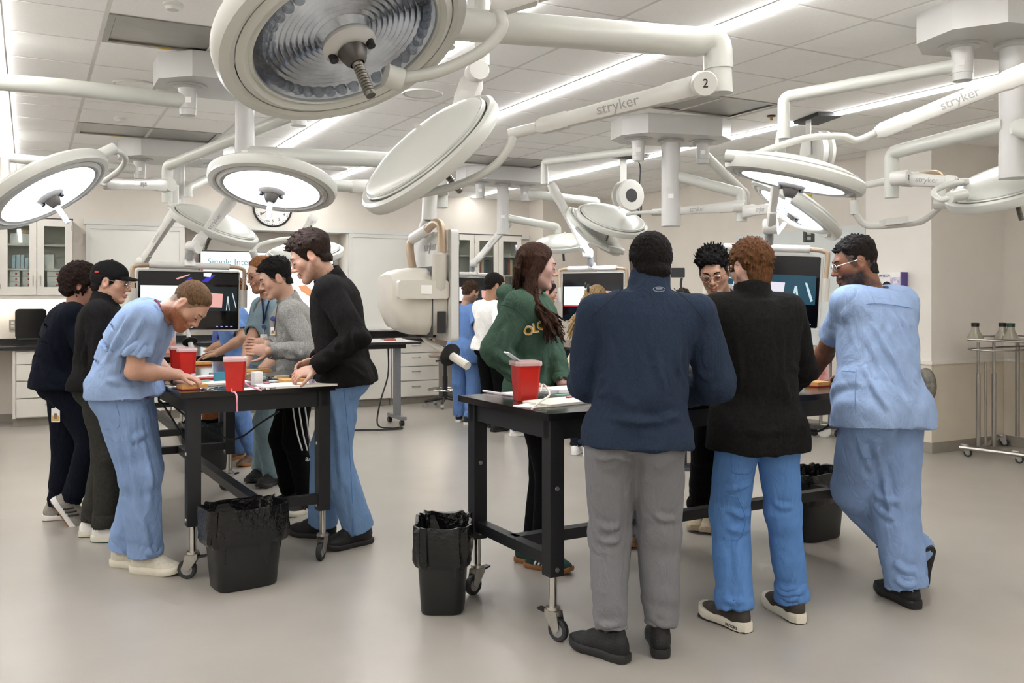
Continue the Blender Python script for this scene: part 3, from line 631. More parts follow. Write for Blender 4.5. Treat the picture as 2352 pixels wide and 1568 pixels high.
# spare arms running off to the left and right
def extra_arm(lab, pts, r, drop=None):
    t = thing('boom_arm', lab, 'boom arm', pts[0], 'ceiling boom arms')
    tube_part(t, 'extension_arm', pts, r)
    if drop is not None:
        ob('end_cap', MB().tube([drop, drop-V(0, 0, .12)], r*1.0, 16), M_white, t); joint(t, drop-V(0, 0, .12), V(.5, -.85, 0), r*1.1, r)
extra_arm('long horizontal boom arm running off the left edge from the left mount', [Ah[0], at(150, 200, 5.45), at(-60, 184, 5.25)], .05)
p = at(12, 362, 8.4); extra_arm('boom arm ending in a short drop at the left edge', elbow(Bh[0], p, .12), .045, p-V(0, 0, .1))
extra_arm('short boom arm behind the left mount column', elbow(Bh[1], at(432, 428, 8.6), .1), .04)
extra_arm('boom arm from the back centre mount reaching right', elbow(Eh[1], at(1372, 462, 11.0), .35), .05)
# ------------------------------------------------------------------ monitors on booms
SCR = {'w': em('screen white', '#eef4fb', .95), 'pk': em('screen pink', '#f2b5ac', .8), 'tl': em('screen teal', '#245a70', .55), 'tl2': em('screen slate', '#1c2a30', .5), 'bl': em('screen blue', '#3a36c8', .8), 'sv': em('screen silver', '#cfe6ee', .8), 'rd': em('screen red', '#b02636', .7), 'dk': em('screen charcoal', '#17171b', .5), 'wp': em('screen lilac white', '#e9e4f2', .85)}
def screen_px(corners, d):       # corners tl, tr, bl in px with depths -> origin + axes
    return [at(*p, dd) for p, dd in zip(corners, d)]
def monitor(lab, tl, tr, bl, dtl, dtr, content, armpath, logo=True, thick=.05, grp='monitors on booms', bar=True):
    a = at(*tl, dtl); b = at(*tr, dtr); cpt = onto = None
    W = np.linalg.norm(b-a); rx = (b-a)/W; up = nz(UPV-rx*np.dot(UPV, rx)); H = abs(bl[1]-tl[1])*dtl/FPX
    n = np.cross(rx, up)                    # toward viewer side
    cen = (a+b)/2-up*H/2
    if np.dot(n, EYE-cen) < 0: n = -n
    t = thing('monitor', lab, 'monitor', cen-up*H/2, grp)
    ob('case', MB().rbox(cen-n*thick/2, rx, up, n, W/2+.012, H/2+.012, thick/2, .02), M_white, t)
    g = ob('screen', MB().rbox(cen+n*.002, rx, up, n, W/2, H/2, .003, .012), M_screen, t)
    def P(u, v, e=.0065): return a+rx*W*u-up*H*v+n*e
    for k, (m_, poly) in enumerate(content):
        pts = [P(u, v, .0062+.0004*k) for u, v in poly]; mb = MB(); mb.add(pts, [tuple(range(len(pts)))]); ob('picture', mb, SCR[m_], g, False)
    if logo:
        text('logo', 'stryker', H*.05, em('logo white', '#ffffff', 1), P(.5, .955), rx, up, g)
        bt = MB()
        for i in range(4): bt.obox(P(.78+.05*i, .95), rx, up, n, W*.012, H*.006, .0005)
        ob('button_lights', bt, em('button blue', '#b8b9ff', .9), g, False)
    if bar:
        q = [P(-.05, .35), P(-.06, .0), P(-.02, -.08), P(.12, -.1)]; q2 = [P(1.05, .35), P(1.06, 0), P(1.02, -.08), P(.88, -.1)]
        ob('handle_bar', MB().tube(bez(q, 5), .016, 12), M_tan, t); ob('handle_bar', MB().tube(bez(q2, 5), .016, 12), M_tan, t)
        ob('crossbar', MB().tube([P(.1, -.1), P(.9, -.1)], .026, 14), M_white, t)
        for s in (-.055, 1.055): ob('side_grip', MB().tube([P(s, .3), P(s, .62)], .026, 14), M_ivory, t)
        ob('neck', MB().tube([P(.5, -.1), P(.5, -.22)], [.05, .032], 16), M_white, t)
    for k, (p0, p1, kind) in enumerate(armpath):
        if kind == 's': spring_arm(t, p0, p1, w=.03, h=.045, logo=.05); joint(t, p1, V(.6, -.8, 0), .05, .045)
        elif kind == 'g': ob('neck_collar', MB().tube([p0, p1], .03, 16), mat('grey collar', '#8f9090', .4, var=.03), t)
        else: tube_part(t, 'extension_arm', [p0, p1] if len(np.shape(p1)) == 1 else p1, .036)
    return t
surg = lambda: [('dk', [(0.01, .02), (.99, .02), (.99, .22), (.01, .22)]), ('bl', [(.42, .22), (.50, .10), (.53, .10), (.46, .22)]), ('bl', [(.62, .17), (.70, .05), (.76, .05), (.68, .18)]), ('pk', [(.36, .12), (.5, .04), (.5, .06), (.38, .14)]), ('w', [(.64, .02), (.72, .02), (.71, .09), (.64, .08)]),
     ('tl2', [(.5, .255), (.985, .255), (.985, .68), (.5, .68)]), ('w', [(.02, .245), (.58, .245), (.58, .7), (.02, .7)]), ('pk', [(.62, .35), (.84, .38), (.83, .62), (.63, .61)]), ('sv', [(.885, .42), (.895, .42), (.91, .67), (.903, .67), (.89, .52), (.877, .67), (.87, .67)]), ('sv', [(.93, .36), (.94, .36), (.98, .62), (.972, .63)])]
m1 = monitor('wide black monitor over the left table showing a pink pad and instruments', (318, 621), (548, 626), (318, 757), 6.6, 6.9, surg(), [(at(536, 452, 6.9), at(445, 568, 6.75), 's'), (at(437, 575, 6.72), at(433, 596, 6.72), 'g'), (at(560, 448, 6.6), at(536, 452, 6.9), 't'), (at(564, 345, depth(Abot)), at(560, 450, 6.6), 't')])
monitor('monitor behind the wide left one, mostly hidden', (300, 648), (380, 650), (300, 700), 8.2, 8.4, [('dk', [(0, 0), (1, 0), (1, 1), (0, 1)])], [(at(402, 486, 7.8), at(328, 602, 8.2), 's'), (Bbot+V(0, 0, .05), at(402, 490, 7.8), 't')], False, grp=None)
teal = [('dk', [(.0, .01), (1, .01), (1, .3), (0, .3)]), ('w', [(.0, .3), (.08, .3), (.08, .75), (0, .75)]), ('tl', [(.08, .27), (.97, .27), (.97, .68), (.08, .68)]), ('wp', [(.4, .37), (.69, .38), (.67, .63), (.36, .61)]), ('sv', [(.78, .42), (.8, .42), (.83, .68), (.815, .68), (.79, .5), (.765, .68), (.75, .68)]), ('sv', [(.87, .37), (.89, .37), (.95, .62), (.93, .64)]),
        ('sv', [(.10, .32), (.22, .32), (.24, .36), (.23, .46), (.1, .47), (.1, .45), (.2, .44), (.21, .36), (.1, .345)]), ('sv', [(.1, .5), (.22, .52), (.3, .62), (.28, .63), (.2, .54), (.1, .52)])]
monitor('monitor at right with a teal picture of instruments, beside the man in glasses', (1640, 582), (1886, 590), (1640, 738), 6.3, 6.0, teal, [(at(1797, 300, 5.4), at(1770, 520, 5.9), 's'), (at(1768, 520, 5.95), at(1766, 560, 6.0), 'g'), (Dh[0], elbow(Dh[0], at(1800, 222, 5.4), .25), 't')])
wht = [('dk', [(0, .0), (1, 0), (1, .28), (0, .28)]), ('w', [(.02, .28), (.5, .28), (.5, .68), (.02, .68)]), ('rd', [(.02, .68), (.5, .68), (.5, .71), (.02, .71)]), ('tl2', [(.5, .26), (.97, .26), (.97, .7), (.5, .7)]), ('pk', [(.62, .36), (.82, .38), (.81, .6), (.63, .58)])]
monitor('monitor behind the blonde person, white page on its left half', (1293, 628), (1432, 626), (1293, 735), 9.6, 9.2, wht, [(at(1264, 420, 9.0), at(1350, 582, 9.3), 's'), (at(1356, 588, 9.3), at(1357, 608, 9.35), 'g'), (Ch[0], elbow(Ch[0], at(1250, 372, 9.0), .22), 't')])
monitor('monitor at the back table behind the two men', (1030, 636), (1150, 640), (1030, 715), 11.2, 11.6, wht, [(Ebot+V(0, 0, .05), at(1172, 505, 11.0), 't'), (at(1172, 508, 11.0), at(1090, 604, 11.2), 's'), (at(1085, 606, 11.2), at(1085, 622, 11.25), 'g')])
# ------------------------------------------------------------------ implicit surfaces (for bodies and clothes)
_rng = np.random.default_rng(7); _TAB = _rng.random((32, 32, 32)).astype(np.float32)
def noise3(p):
    p = np.asarray(p, np.float32); i = np.floor(p).astype(np.int64); f = p-i; f = f*f*(3-2*f); o = 0
    for dx in (0, 1):
        for dy in (0, 1):
            for dz in (0, 1):
                wgt = (f[:, 0] if dx else 1-f[:, 0])*(f[:, 1] if dy else 1-f[:, 1])*(f[:, 2] if dz else 1-f[:, 2])
                o = o+wgt*_TAB[(i[:, 0]+dx) & 31, (i[:, 1]+dy) & 31, (i[:, 2]+dz) & 31]
    return o*2-1
class Grid:
    def __init__(s, lo, hi, h):
        s.lo = np.asarray(lo, float); s.h = h; s.n = np.maximum(np.ceil((np.asarray(hi)-s.lo)/h).astype(int)+1, 4)
        s.D = np.full(s.n, 1.0, np.float32); s.ax = [(s.lo[k]+np.arange(s.n[k])*h).astype(np.float32) for k in range(3)]
    def reg(s, lo, hi):
        a = np.clip(np.floor((np.asarray(lo)-s.lo)/s.h).astype(int), 0, s.n); b = np.clip(np.ceil((np.asarray(hi)-s.lo)/s.h).astype(int)+1, 0, s.n)
        if np.any(b <= a): return None
        sl = tuple(slice(a[k], b[k]) for k in range(3))
        return sl, s.ax[0][sl[0]][:, None, None], s.ax[1][sl[1]][None, :, None], s.ax[2][sl[2]][None, None, :]
    def put(s, fn, lo, hi, k, sub=False):
        pad = k+2.5*s.h; r = s.reg(np.asarray(lo)-pad, np.asarray(hi)+pad)
        if r is None: return
        sl, X, Y, Z = r; d = fn(X, Y, Z); A = s.D[sl]
        if sub:
            d = -d
            if k > 0: hh = np.maximum(k-np.abs(A-d), 0)/k; s.D[sl] = np.maximum(A, d)+hh*hh*k/4
            else: s.D[sl] = np.maximum(A, d)
        else:
            if k > 0: hh = np.maximum(k-np.abs(A-d), 0)/k; s.D[sl] = np.minimum(A, d)-hh*hh*k/4
            else: s.D[sl] = np.minimum(A, d)
    def cone(s, a, b, ra, rb, k=.01, sub=False, capa=False, capb=False, side=None, fl=1.0):
        """round cone a->b; side+fl squash it along one axis; capa/capb cut the end flat"""
        a = np.asarray(a, float); b = np.asarray(b, float); ba = b-a; L2 = max(float(ba@ba), 1e-9); L = math.sqrt(L2); n = ba/L; R = max(ra, rb)*max(1, fl)
        sv = None if side is None else nz(np.asarray(side, float)-n*np.dot(side, n))
        def fn(X, Y, Z):
            x = X-a[0]; y = Y-a[1]; z = Z-a[2]; t0 = (x*n[0]+y*n[1]+z*n[2]); t = np.clip(t0/L, 0, 1)
            qx = x-t*ba[0]; qy = y-t*ba[1]; qz = z-t*ba[2]; q2 = qx*qx+qy*qy+qz*qz
            if sv is not None:
                w_ = qx*sv[0]+qy*sv[1]+qz*sv[2]; q2 = q2+w_*w_*(1/(fl*fl)-1)
            d = np.sqrt(q2)-(ra+t*(rb-ra))
            if sv is not None and fl < 1: d = d*(fl+1)/2
            if capb: d = np.maximum(d, t0-L)
            if capa: d = np.maximum(d, -t0)
            return d
        s.put(fn, np.minimum(a, b)-R, np.maximum(a, b)+R, k, sub)
    def ell(s, c, r, ax=None, k=.01, sub=False):
        c = np.asarray(c, float); r = np.asarray(r, float); R = r.max(); m_ = r.min(); A = np.eye(3) if ax is None else np.asarray(ax, float)
        def fn(X, Y, Z):
            x = X-c[0]; y = Y-c[1]; z = Z-c[2]; q = 0
            for i in range(3): q = q+((x*A[i, 0]+y*A[i, 1]+z*A[i, 2])/r[i])**2
            q = np.sqrt(q); return (q-1)*np.minimum(m_*1.25, R)
        s.put(fn, c-R, c+R, k, sub)
    def sect(s, a, b, sa, sb, A, B, k=.02, capa=False, capb=False):
        """elliptical tube from a to b with side axes sa, sb and half sizes A=(w,d), B=(w,d)"""
        a = np.asarray(a, float); b = np.asarray(b, float); ba = b-a; L = max(np.linalg.norm(ba), 1e-6); n = ba/L; R = max(max(A), max(B))
        s0 = nz((np.asarray(sa)+np.asarray(sb))/2); s0 = nz(s0-n*np.dot(s0, n)); f0 = np.cross(n, s0)
        def fn(X, Y, Z):
            x = X-a[0]; y = Y-a[1]; z = Z-a[2]; t0 = x*n[0]+y*n[1]+z*n[2]; t = np.clip(t0/L, 0, 1)
            u = x*s0[0]+y*s0[1]+z*s0[2]; v = x*f0[0]+y*f0[1]+z*f0[2]; e = t0-t*L
            wu = A[0]+t*(B[0]-A[0]); wv = A[1]+t*(B[1]-A[1]); m_ = np.minimum(wu, wv)
            g = np.sqrt((u/wu)**2+(v/wv)**2+1e-9); rad = np.sqrt(u*u+v*v+1e-9)
            d = rad*(1-1/g)
            d = np.where(g < .3, (g-1)*m_, d)
            ae = np.abs(e); d = np.where(ae > 1e-6, np.where(d > 0, np.sqrt(d*d+ae*ae), ae), d)
            if capb: d = np.maximum(d, t0-L)
            if capa: d = np.maximum(d, -t0)
            return d
        s.put(fn, np.minimum(a, b)-R, np.maximum(a, b)+R, k)
    def cut(s, p, n):      # keep the side the normal points away from
        p = np.asarray(p, float); n = nz(n)
        d = (s.ax[0]-p[0])[:, None, None]*n[0]+(s.ax[1]-p[1])[None, :, None]*n[1]+(s.ax[2]-p[2])[None, None, :]*n[2]
        s.D = np.maximum(s.D, d.astype(np.float32))
    def mesh(s):
        D = s.D; n = D.shape; S = D < 0
        D[0], D[-1], D[:, 0], D[:, -1], D[:, :, 0], D[:, :, -1] = (np.maximum(q, 1e-4) for q in (D[0], D[-1], D[:, 0], D[:, -1], D[:, :, 0], D[:, :, -1])); S = D < 0
        cnt = np.zeros(tuple(np.array(n)-1), np.int8)
        for dx in (0, 1):
            for dy in (0, 1):
                for dz in (0, 1): cnt += S[dx:n[0]-1+dx, dy:n[1]-1+dy, dz:n[2]-1+dz]
        act = (cnt > 0) & (cnt < 8); I = np.argwhere(act)
        if len(I) == 0: return np.zeros((0, 3)), np.zeros((0, 4), int)
        idx = np.full(act.shape, -1, np.int32); idx[act] = np.arange(len(I))
        C = np.array([(a, b, c) for a in (0, 1) for b in (0, 1) for c in (0, 1)])
        val = np.stack([D[I[:, 0]+c[0], I[:, 1]+c[1], I[:, 2]+c[2]] for c in C], 1)
        acc = np.zeros((len(I), 3)); num = np.zeros(len(I))
        for a in range(8):
            for b in range(a+1, 8):
                if np.abs(C[a]-C[b]).sum() != 1: continue
                va, vb = val[:, a], val[:, b]; m_ = (va < 0) != (vb < 0); t = np.where(m_, va/np.where(m_, va-vb, 1), 0)
                acc += np.where(m_[:, None], C[a]+(C[b]-C[a])*t[:, None], 0); num += m_
        Vv = s.lo+(I+acc/num[:, None])*s.h; F = []
        for ax in range(3):
            o1, o2 = [(1, 2), (2, 0), (0, 1)][ax]
            sl0 = [slice(None)]*3; sl1 = [slice(None)]*3; sl0[ax] = slice(0, n[ax]-1); sl1[ax] = slice(1, n[ax])
            ch = S[tuple(sl0)] != S[tuple(sl1)]; E_ = np.argwhere(ch)
            ok = (E_[:, o1] > 0) & (E_[:, o2] > 0) & (E_[:, o1] < n[o1]-1) & (E_[:, o2] < n[o2]-1); E_ = E_[ok]
            if len(E_) == 0: continue
            neg = S[E_[:, 0], E_[:, 1], E_[:, 2]]
            def cell(a, b):
                q = E_.copy(); q[:, o1] -= a; q[:, o2] -= b; return idx[q[:, 0], q[:, 1], q[:, 2]]
            q = np.stack([cell(1, 1), cell(0, 1), cell(0, 0), cell(1, 0)], 1); q[~neg] = q[~neg][:, ::-1]; F.append(q)
        return Vv, np.concatenate(F)
def normals(Vv, F):
    n = np.cross(Vv[F[:, 2]]-Vv[F[:, 0]], Vv[F[:, 3]]-Vv[F[:, 1]]); N = np.zeros_like(Vv)
    for k in range(4): np.add.at(N, F[:, k], n)
    return N/np.maximum(np.linalg.norm(N, axis=1, keepdims=True), 1e-12)
def relax(Vv, F, it=1, w_=.5):
    for _ in range(it):
        S_ = np.zeros_like(Vv); c = np.zeros(len(Vv))
        for a, b in ((0, 1), (1, 2), (2, 3), (3, 0)):
            np.add.at(S_, F[:, a], Vv[F[:, b]]); np.add.at(S_, F[:, b], Vv[F[:, a]]); np.add.at(c, F[:, a], 1); np.add.at(c, F[:, b], 1)
        Vv = Vv*(1-w_)+w_*S_/np.maximum(c, 1)[:, None]
    return Vv
def np_mesh(name, Vv, F, col=None):
    me = bpy.data.meshes.new(name); me.vertices.add(len(Vv)); me.vertices.foreach_set('co', np.asarray(Vv, np.float32).ravel())
    me.loops.add(len(F)*4); me.loops.foreach_set('vertex_index', np.asarray(F, np.int32).ravel())
    me.polygons.add(len(F)); me.polygons.foreach_set('loop_start', np.arange(len(F), dtype=np.int32)*4); me.polygons.foreach_set('loop_total', np.full(len(F), 4, np.int32))
    me.polygons.foreach_set('use_smooth', np.ones(len(F), bool))
    if col is not None:
        at_ = me.attributes.new('tone', 'FLOAT_COLOR', 'POINT'); c4 = np.concatenate([col, np.ones((len(col), 1))], 1).astype(np.float32); at_.data.foreach_set('color', c4.ravel())
    me.update(); me.validate(); return me
# ------------------------------------------------------------------ people
def skin_mat():
    if 'skin' in MATS: return MATS['skin']
    m = bpy.data.materials.new('skin'); m.use_nodes = True; nt = m.node_tree; b = nt.nodes['Principled BSDF']
    a = nt.nodes.new('ShaderNodeAttribute'); a.attribute_name = 'tone'
    tc = nt.nodes.new('ShaderNodeTexCoord'); n = nt.nodes.new('ShaderNodeTexNoise'); n.inputs['Scale'].default_value = 40; n.inputs['Detail'].default_value = 4
    nt.links.new(tc.outputs['Object'], n.inputs['Vector'])
    mr = nt.nodes.new('ShaderNodeMapRange'); mr.inputs[3].default_value = .9; mr.inputs[4].default_value = 1.1; nt.links.new(n.outputs['Fac'], mr.inputs[0])
    mx = nt.nodes.new('ShaderNodeVectorMath'); mx.operation = 'SCALE'; nt.links.new(a.outputs['Color'], mx.inputs[0]); nt.links.new(mr.outputs[0], mx.inputs['Scale'])
    nt.links.new(mx.outputs[0], b.inputs['Base Color']); b.inputs['Roughness'].default_value = .5
    bp = nt.nodes.new('ShaderNodeBump'); bp.inputs['Strength'].default_value = .08; bp.inputs['Distance'].default_value = .004
    n2 = nt.nodes.new('ShaderNodeTexNoise'); n2.inputs['Scale'].default_value = 350; nt.links.new(tc.outputs['Object'], n2.inputs['Vector']); nt.links.new(n2.outputs['Fac'], bp.inputs['Height']); nt.links.new(bp.outputs[0], b.inputs['Normal'])
    MATS['skin'] = m; return m
def cloth(name, col, rough=.9, var=.06, vs=30, bump=.12, bs=500, sheen=0, stretch=None, col2=None, wr=.3): return mat(name, col, rough, var=var, vscale=vs, bump=bump, bscale=bs, spec=.12, stretch=stretch, col2=col2, wr=wr)
def hair_mat(name, col, col2, st=(60, 60, 12)): return mat(name, col, .72, var=.4, vscale=3.5, bump=.5, bscale=9, stretch=st, col2=col2, spec=.15)
def ik(a, c, l1, l2, pole):
    a = np.asarray(a, float); c = np.asarray(c, float); d = np.linalg.norm(c-a); u = nz(c-a)
    if d >= (l1+l2)*.999: return a+u*d*l1/(l1+l2)
    d = max(d, abs(l1-l2)+.01); x = (d*d+l1*l1-l2*l2)/(2*d); h = math.sqrt(max(l1*l1-x*x, 0)); p = np.asarray(pole, float); p = nz(p-u*np.dot(p, u))
    return a+u*x+p*h
def heading(deg):      # 0 = away from the viewer, 90 = picture right, 180 = toward the viewer, -90 = picture left
    a = math.radians(deg); return FW*math.cos(a)+RT*math.sin(a)
def displace(Vv, F, amp, freq, seed=0, ridge=False, mask=None):
    N = normals(Vv, F); n = noise3(Vv*np.asarray(freq)+seed*3.7)
    if ridge: n = 1-2*np.abs(n)
    n = n*amp
    if mask is not None: n = n*mask
    return Vv+N*n[:, None]
def folds(Vv, F, axis, amp, wl, seed=0, mask=None, stretch=.25):
    """cloth folds: ridges running across the given axis, wavering"""
    d, s, u = frame(axis); q = np.stack([Vv@d/wl, Vv@s/wl*stretch, Vv@u/wl*stretch], 1)
    N = normals(Vv, F); n = noise3(q+seed*5.1)*.7+noise3(q*2.1+seed*2.3)*.3; n = np.sign(n)*np.abs(n)**.8*amp
    if mask is not None: n = n*mask
    return Vv+N*n[:, None]
def near(Vv, p, r): return np.exp(-((Vv-np.asarray(p))**2).sum(1)/(r*r))
class Person: pass
HS = .235
def head_local(c, f, up):
    f = nz(f); up = np.asarray(up, float); u = nz(up-f*np.dot(up, f)); r = np.cross(f, u); return c, r, f, u      # r is the person's right
def make_head(P, h=.0036):
    c, r, f, u = P.hf; sc = P.hs
    L = lambda x, y, z: c+(r*x+f*y+u*z)*sc
    A = np.stack([r, f, u])
    lo = np.minimum(c-.17, P.nck-.1); hi = np.maximum(c+.17, P.nck+.1)
    g = Grid(lo, hi, h); E = lambda x, y, z, rr, k=.012, sub=False: g.ell(L(x, y, z), np.array(rr)*sc, A, k, sub)
    K = lambda p, q, a, b, k=.01, sub=False: g.cone(L(*p), L(*q), a*sc, b*sc, k, sub)
    fw = P.face.get('w', 1.0)
    E(0, -.018, .03, (.074, .094, .088)); E(0, .012, -.008, (.066*fw, .078, .092), .03)
    E(0, .022, -.058, (.05*fw, .056, .05), .03)
    for s in (-1, 1):
        K((s*.047*fw, -.008, -.05), (s*.012, .062, -.098), .019, .017, .025); E(s*.04*fw, .05, -.02, (.024, .022, .022), .025)
    E(0, .07, -.1, (.02, .018, .017), .018)
    K((-.03, .078, .024), (.03, .078, .024), .011, .011, .02)
    K((0, .085, .014), (0, .107, -.027), .007, .0085, .012); E(0, .106, -.032, (.0105, .0115, .0095), .01)
    for s in (-1, 1): E(s*.0115, .0935, -.036, (.0075, .0095, .0075), .008)
    for s in (-1, 1): E(s*.031, .1, .004, (.018, .016, .012), .012, True)
    for s in (-1, 1): E(s*.031, .0775, .002, (.0135, .0125, .011), .004)
    K((-.02, .086, -.066), (0, .0955, -.0625), .005, .0058, .005); K((.02, .086, -.066), (0, .0955, -.0625), .005, .0058, .005)
    K((-.015, .086, -.0745), (0, .0925, -.0755), .0055, .0065, .006); K((.015, .086, -.0745), (0, .0925, -.0755), .0055, .0065, .006)
    K((-.022, .094, -.0695), (.022, .094, -.0695), .0022, .0022, .003, True)
    for s in (-1, 1):
        e = L(s*.077, -.014, -.006); ax = np.stack([nz(r*s*.95+f*(-.3)), nz(f*.95+r*s*.3), u]); 
        g.ell(e, np.array((.0085, .021, .032))*sc, ax, .006); g.ell(e+r*s*.0085*sc+f*.003*sc+u*.004*sc, np.array((.006, .012, .019))*sc, ax, .004, True); g.ell(e+r*s*.003*sc+f*.012*sc-u*.004*sc, np.array((.005, .006, .008))*sc, ax, .004)
    nr = P.neckr
    g.cone(L(0, -.028, -.03), P.nck+(P.cup*-.06), .056*sc*nr, .066*nr, .03)
    if P.face.get('beard'):
        bd = P.face['beard']; t = bd.get('th', .01)
        for s in (-1, 1): K((s*.06*fw, .0, -.04), (s*.02, .062, -.1), .012+t*.6, .016+t*.8, .02)
        E(0, .068, -.105, (.024+t*.5, .02+t, .018+t), .02); K((-.022, .088, -.054), (.022, .088, -.054), .006+t*.3, .006+t*.3, .008)
    Vv, F = g.mesh(); Vv = relax(Vv, F, 1, .35)
    q = (Vv-c)@A.T/sc; x, y, z = q.T; col = np.tile(np.array(lin(P.skin)[:3]), (len(Vv), 1))
    def mix(m_, cc): 
        nonlocal col
        col = col*(1-m_[:, None])+np.array(lin(cc)[:3])*m_[:, None]
    red = np.exp(-(((np.abs(x)-.04)/.025)**2+((y-.07)/.04)**2+((z+.028)/.025)**2))*.25+np.exp(-((x/.016)**2+((y-.11)/.02)**2+((z+.034)/.014)**2))*.25+np.exp(-(((np.abs(x)-.08)/.012)**2+((y+.014)/.03)**2+((z+.006)/.04)**2))*.3
    mix(np.clip(red, 0, .4), P.face.get('flush', '#b8624f'))
    lip = np.exp(-((x/.022)**4+((z+.0695)/.0095)**4))*(y > .078)*.65; mix(lip, P.face.get('lip', '#a85a55'))
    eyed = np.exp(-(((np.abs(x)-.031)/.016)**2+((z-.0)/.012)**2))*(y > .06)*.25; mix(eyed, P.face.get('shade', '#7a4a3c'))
    nv = noise3(q*190)*.25
    if P.face.get('beard'):
        bd = P.face['beard']; m_ = np.clip((-.030-z)/.02, 0, 1)*np.clip((y+.03+np.clip(-z-.06, 0, 1))/.02, 0, 1)*np.clip((.03-(-z-.11))/.02, 0, 1)
        m_ *= 1-np.clip(1.3-((np.abs(x)-.0)/.026)**2-((z+.068)/.012)**2, 0, 1)*(y > .07)          # lips stay bare
        m_ *= np.clip(((np.abs(x)/.042)**2+((z+.012)/.042)**2-1)*2.5, 0, 1)*(y > -.01)+(y <= -.01)*.8
        mo = np.exp(-((x/.03)**4+((z+.051)/.008)**4))*(y > .07); m_ = np.maximum(m_, mo*.9)
        mix(np.clip(m_*(bd.get('a', .8)+nv), 0, 1), bd['col'])
    hd = P.hair
    if hd.get('fade'):      # cropped hair painted as pigment on the scalp
        zl = np.interp(y, [-.11, -.06, -.025, .01, .03, .05, .07, .1], hd.get('line', [-.07, -.06, -.02, -.035, -.01, .045, .07, .078])); m_ = np.clip((z-zl)/.016, 0, 1)
        ear = np.exp(-(((np.abs(x)-.082)/.014)**2+((y+.014)/.024)**2+((z+.006)/.036)**2)*.8); m_ = m_*(1-np.clip(ear*1.6, 0, 1)); mix(np.clip(m_*(hd['fade']+nv), 0, 1), hd['c1'])
    return Vv, F, col
def make_hand(g, wpos, d, n, curl, s_, sc=1.0, spread=.0, thumb=.5, point=False):
    """wpos wrist, d finger direction, n out of the palm, s_=+1 when the thumb lies on cross(d, n) side"""
    d = nz(d); n = nz(np.asarray(n)-d*np.dot(n, d)); t = np.cross(d, n)*s_
    A = np.stack([d, t, n]); o = wpos
    g.ell(o+d*.05*sc, np.array((.05, .041, .0165))*sc, A, .008); g.ell(o+d*.025*sc+t*.022*sc+n*.006*sc, np.array((.032, .02, .016))*sc, A, .01)
    for i, (off, ln, r) in enumerate(((.031, .074, .0088), (.0105, .081, .009), (-.0105, .076, .0087), (-.031, .06, .0078))):
        cu = curl[i] if hasattr(curl, '__len__') else curl
        p = o+(d*.088+t*off)*sc; dirn = nz(d+t*off*spread*10); a = 0
        for j, fr in enumerate((.45, .31, .24)):
            a += cu*(.8 if j == 0 else 1.0); dd = nz(dirn*math.cos(a)+n*math.sin(a)); q = p+dd*ln*fr*sc; g.cone(p, q, r*sc*(1-.08*j), r*sc*(.92-.08*j), .003 if j else .006); p = q
    p = o+(d*.022+t*.034)*sc; a = thumb; dd = nz(d*.75+t*.62+n*.15); 
    for j, (ln, r) in enumerate(((.036, .0115), (.03, .0102), (.024, .009))):
        q = p+dd*ln*sc; g.cone(p, q, r*sc, r*sc*.9, .005); p = q; dd = nz(dd*1+n*.35*a-t*.3*a+d*.25)
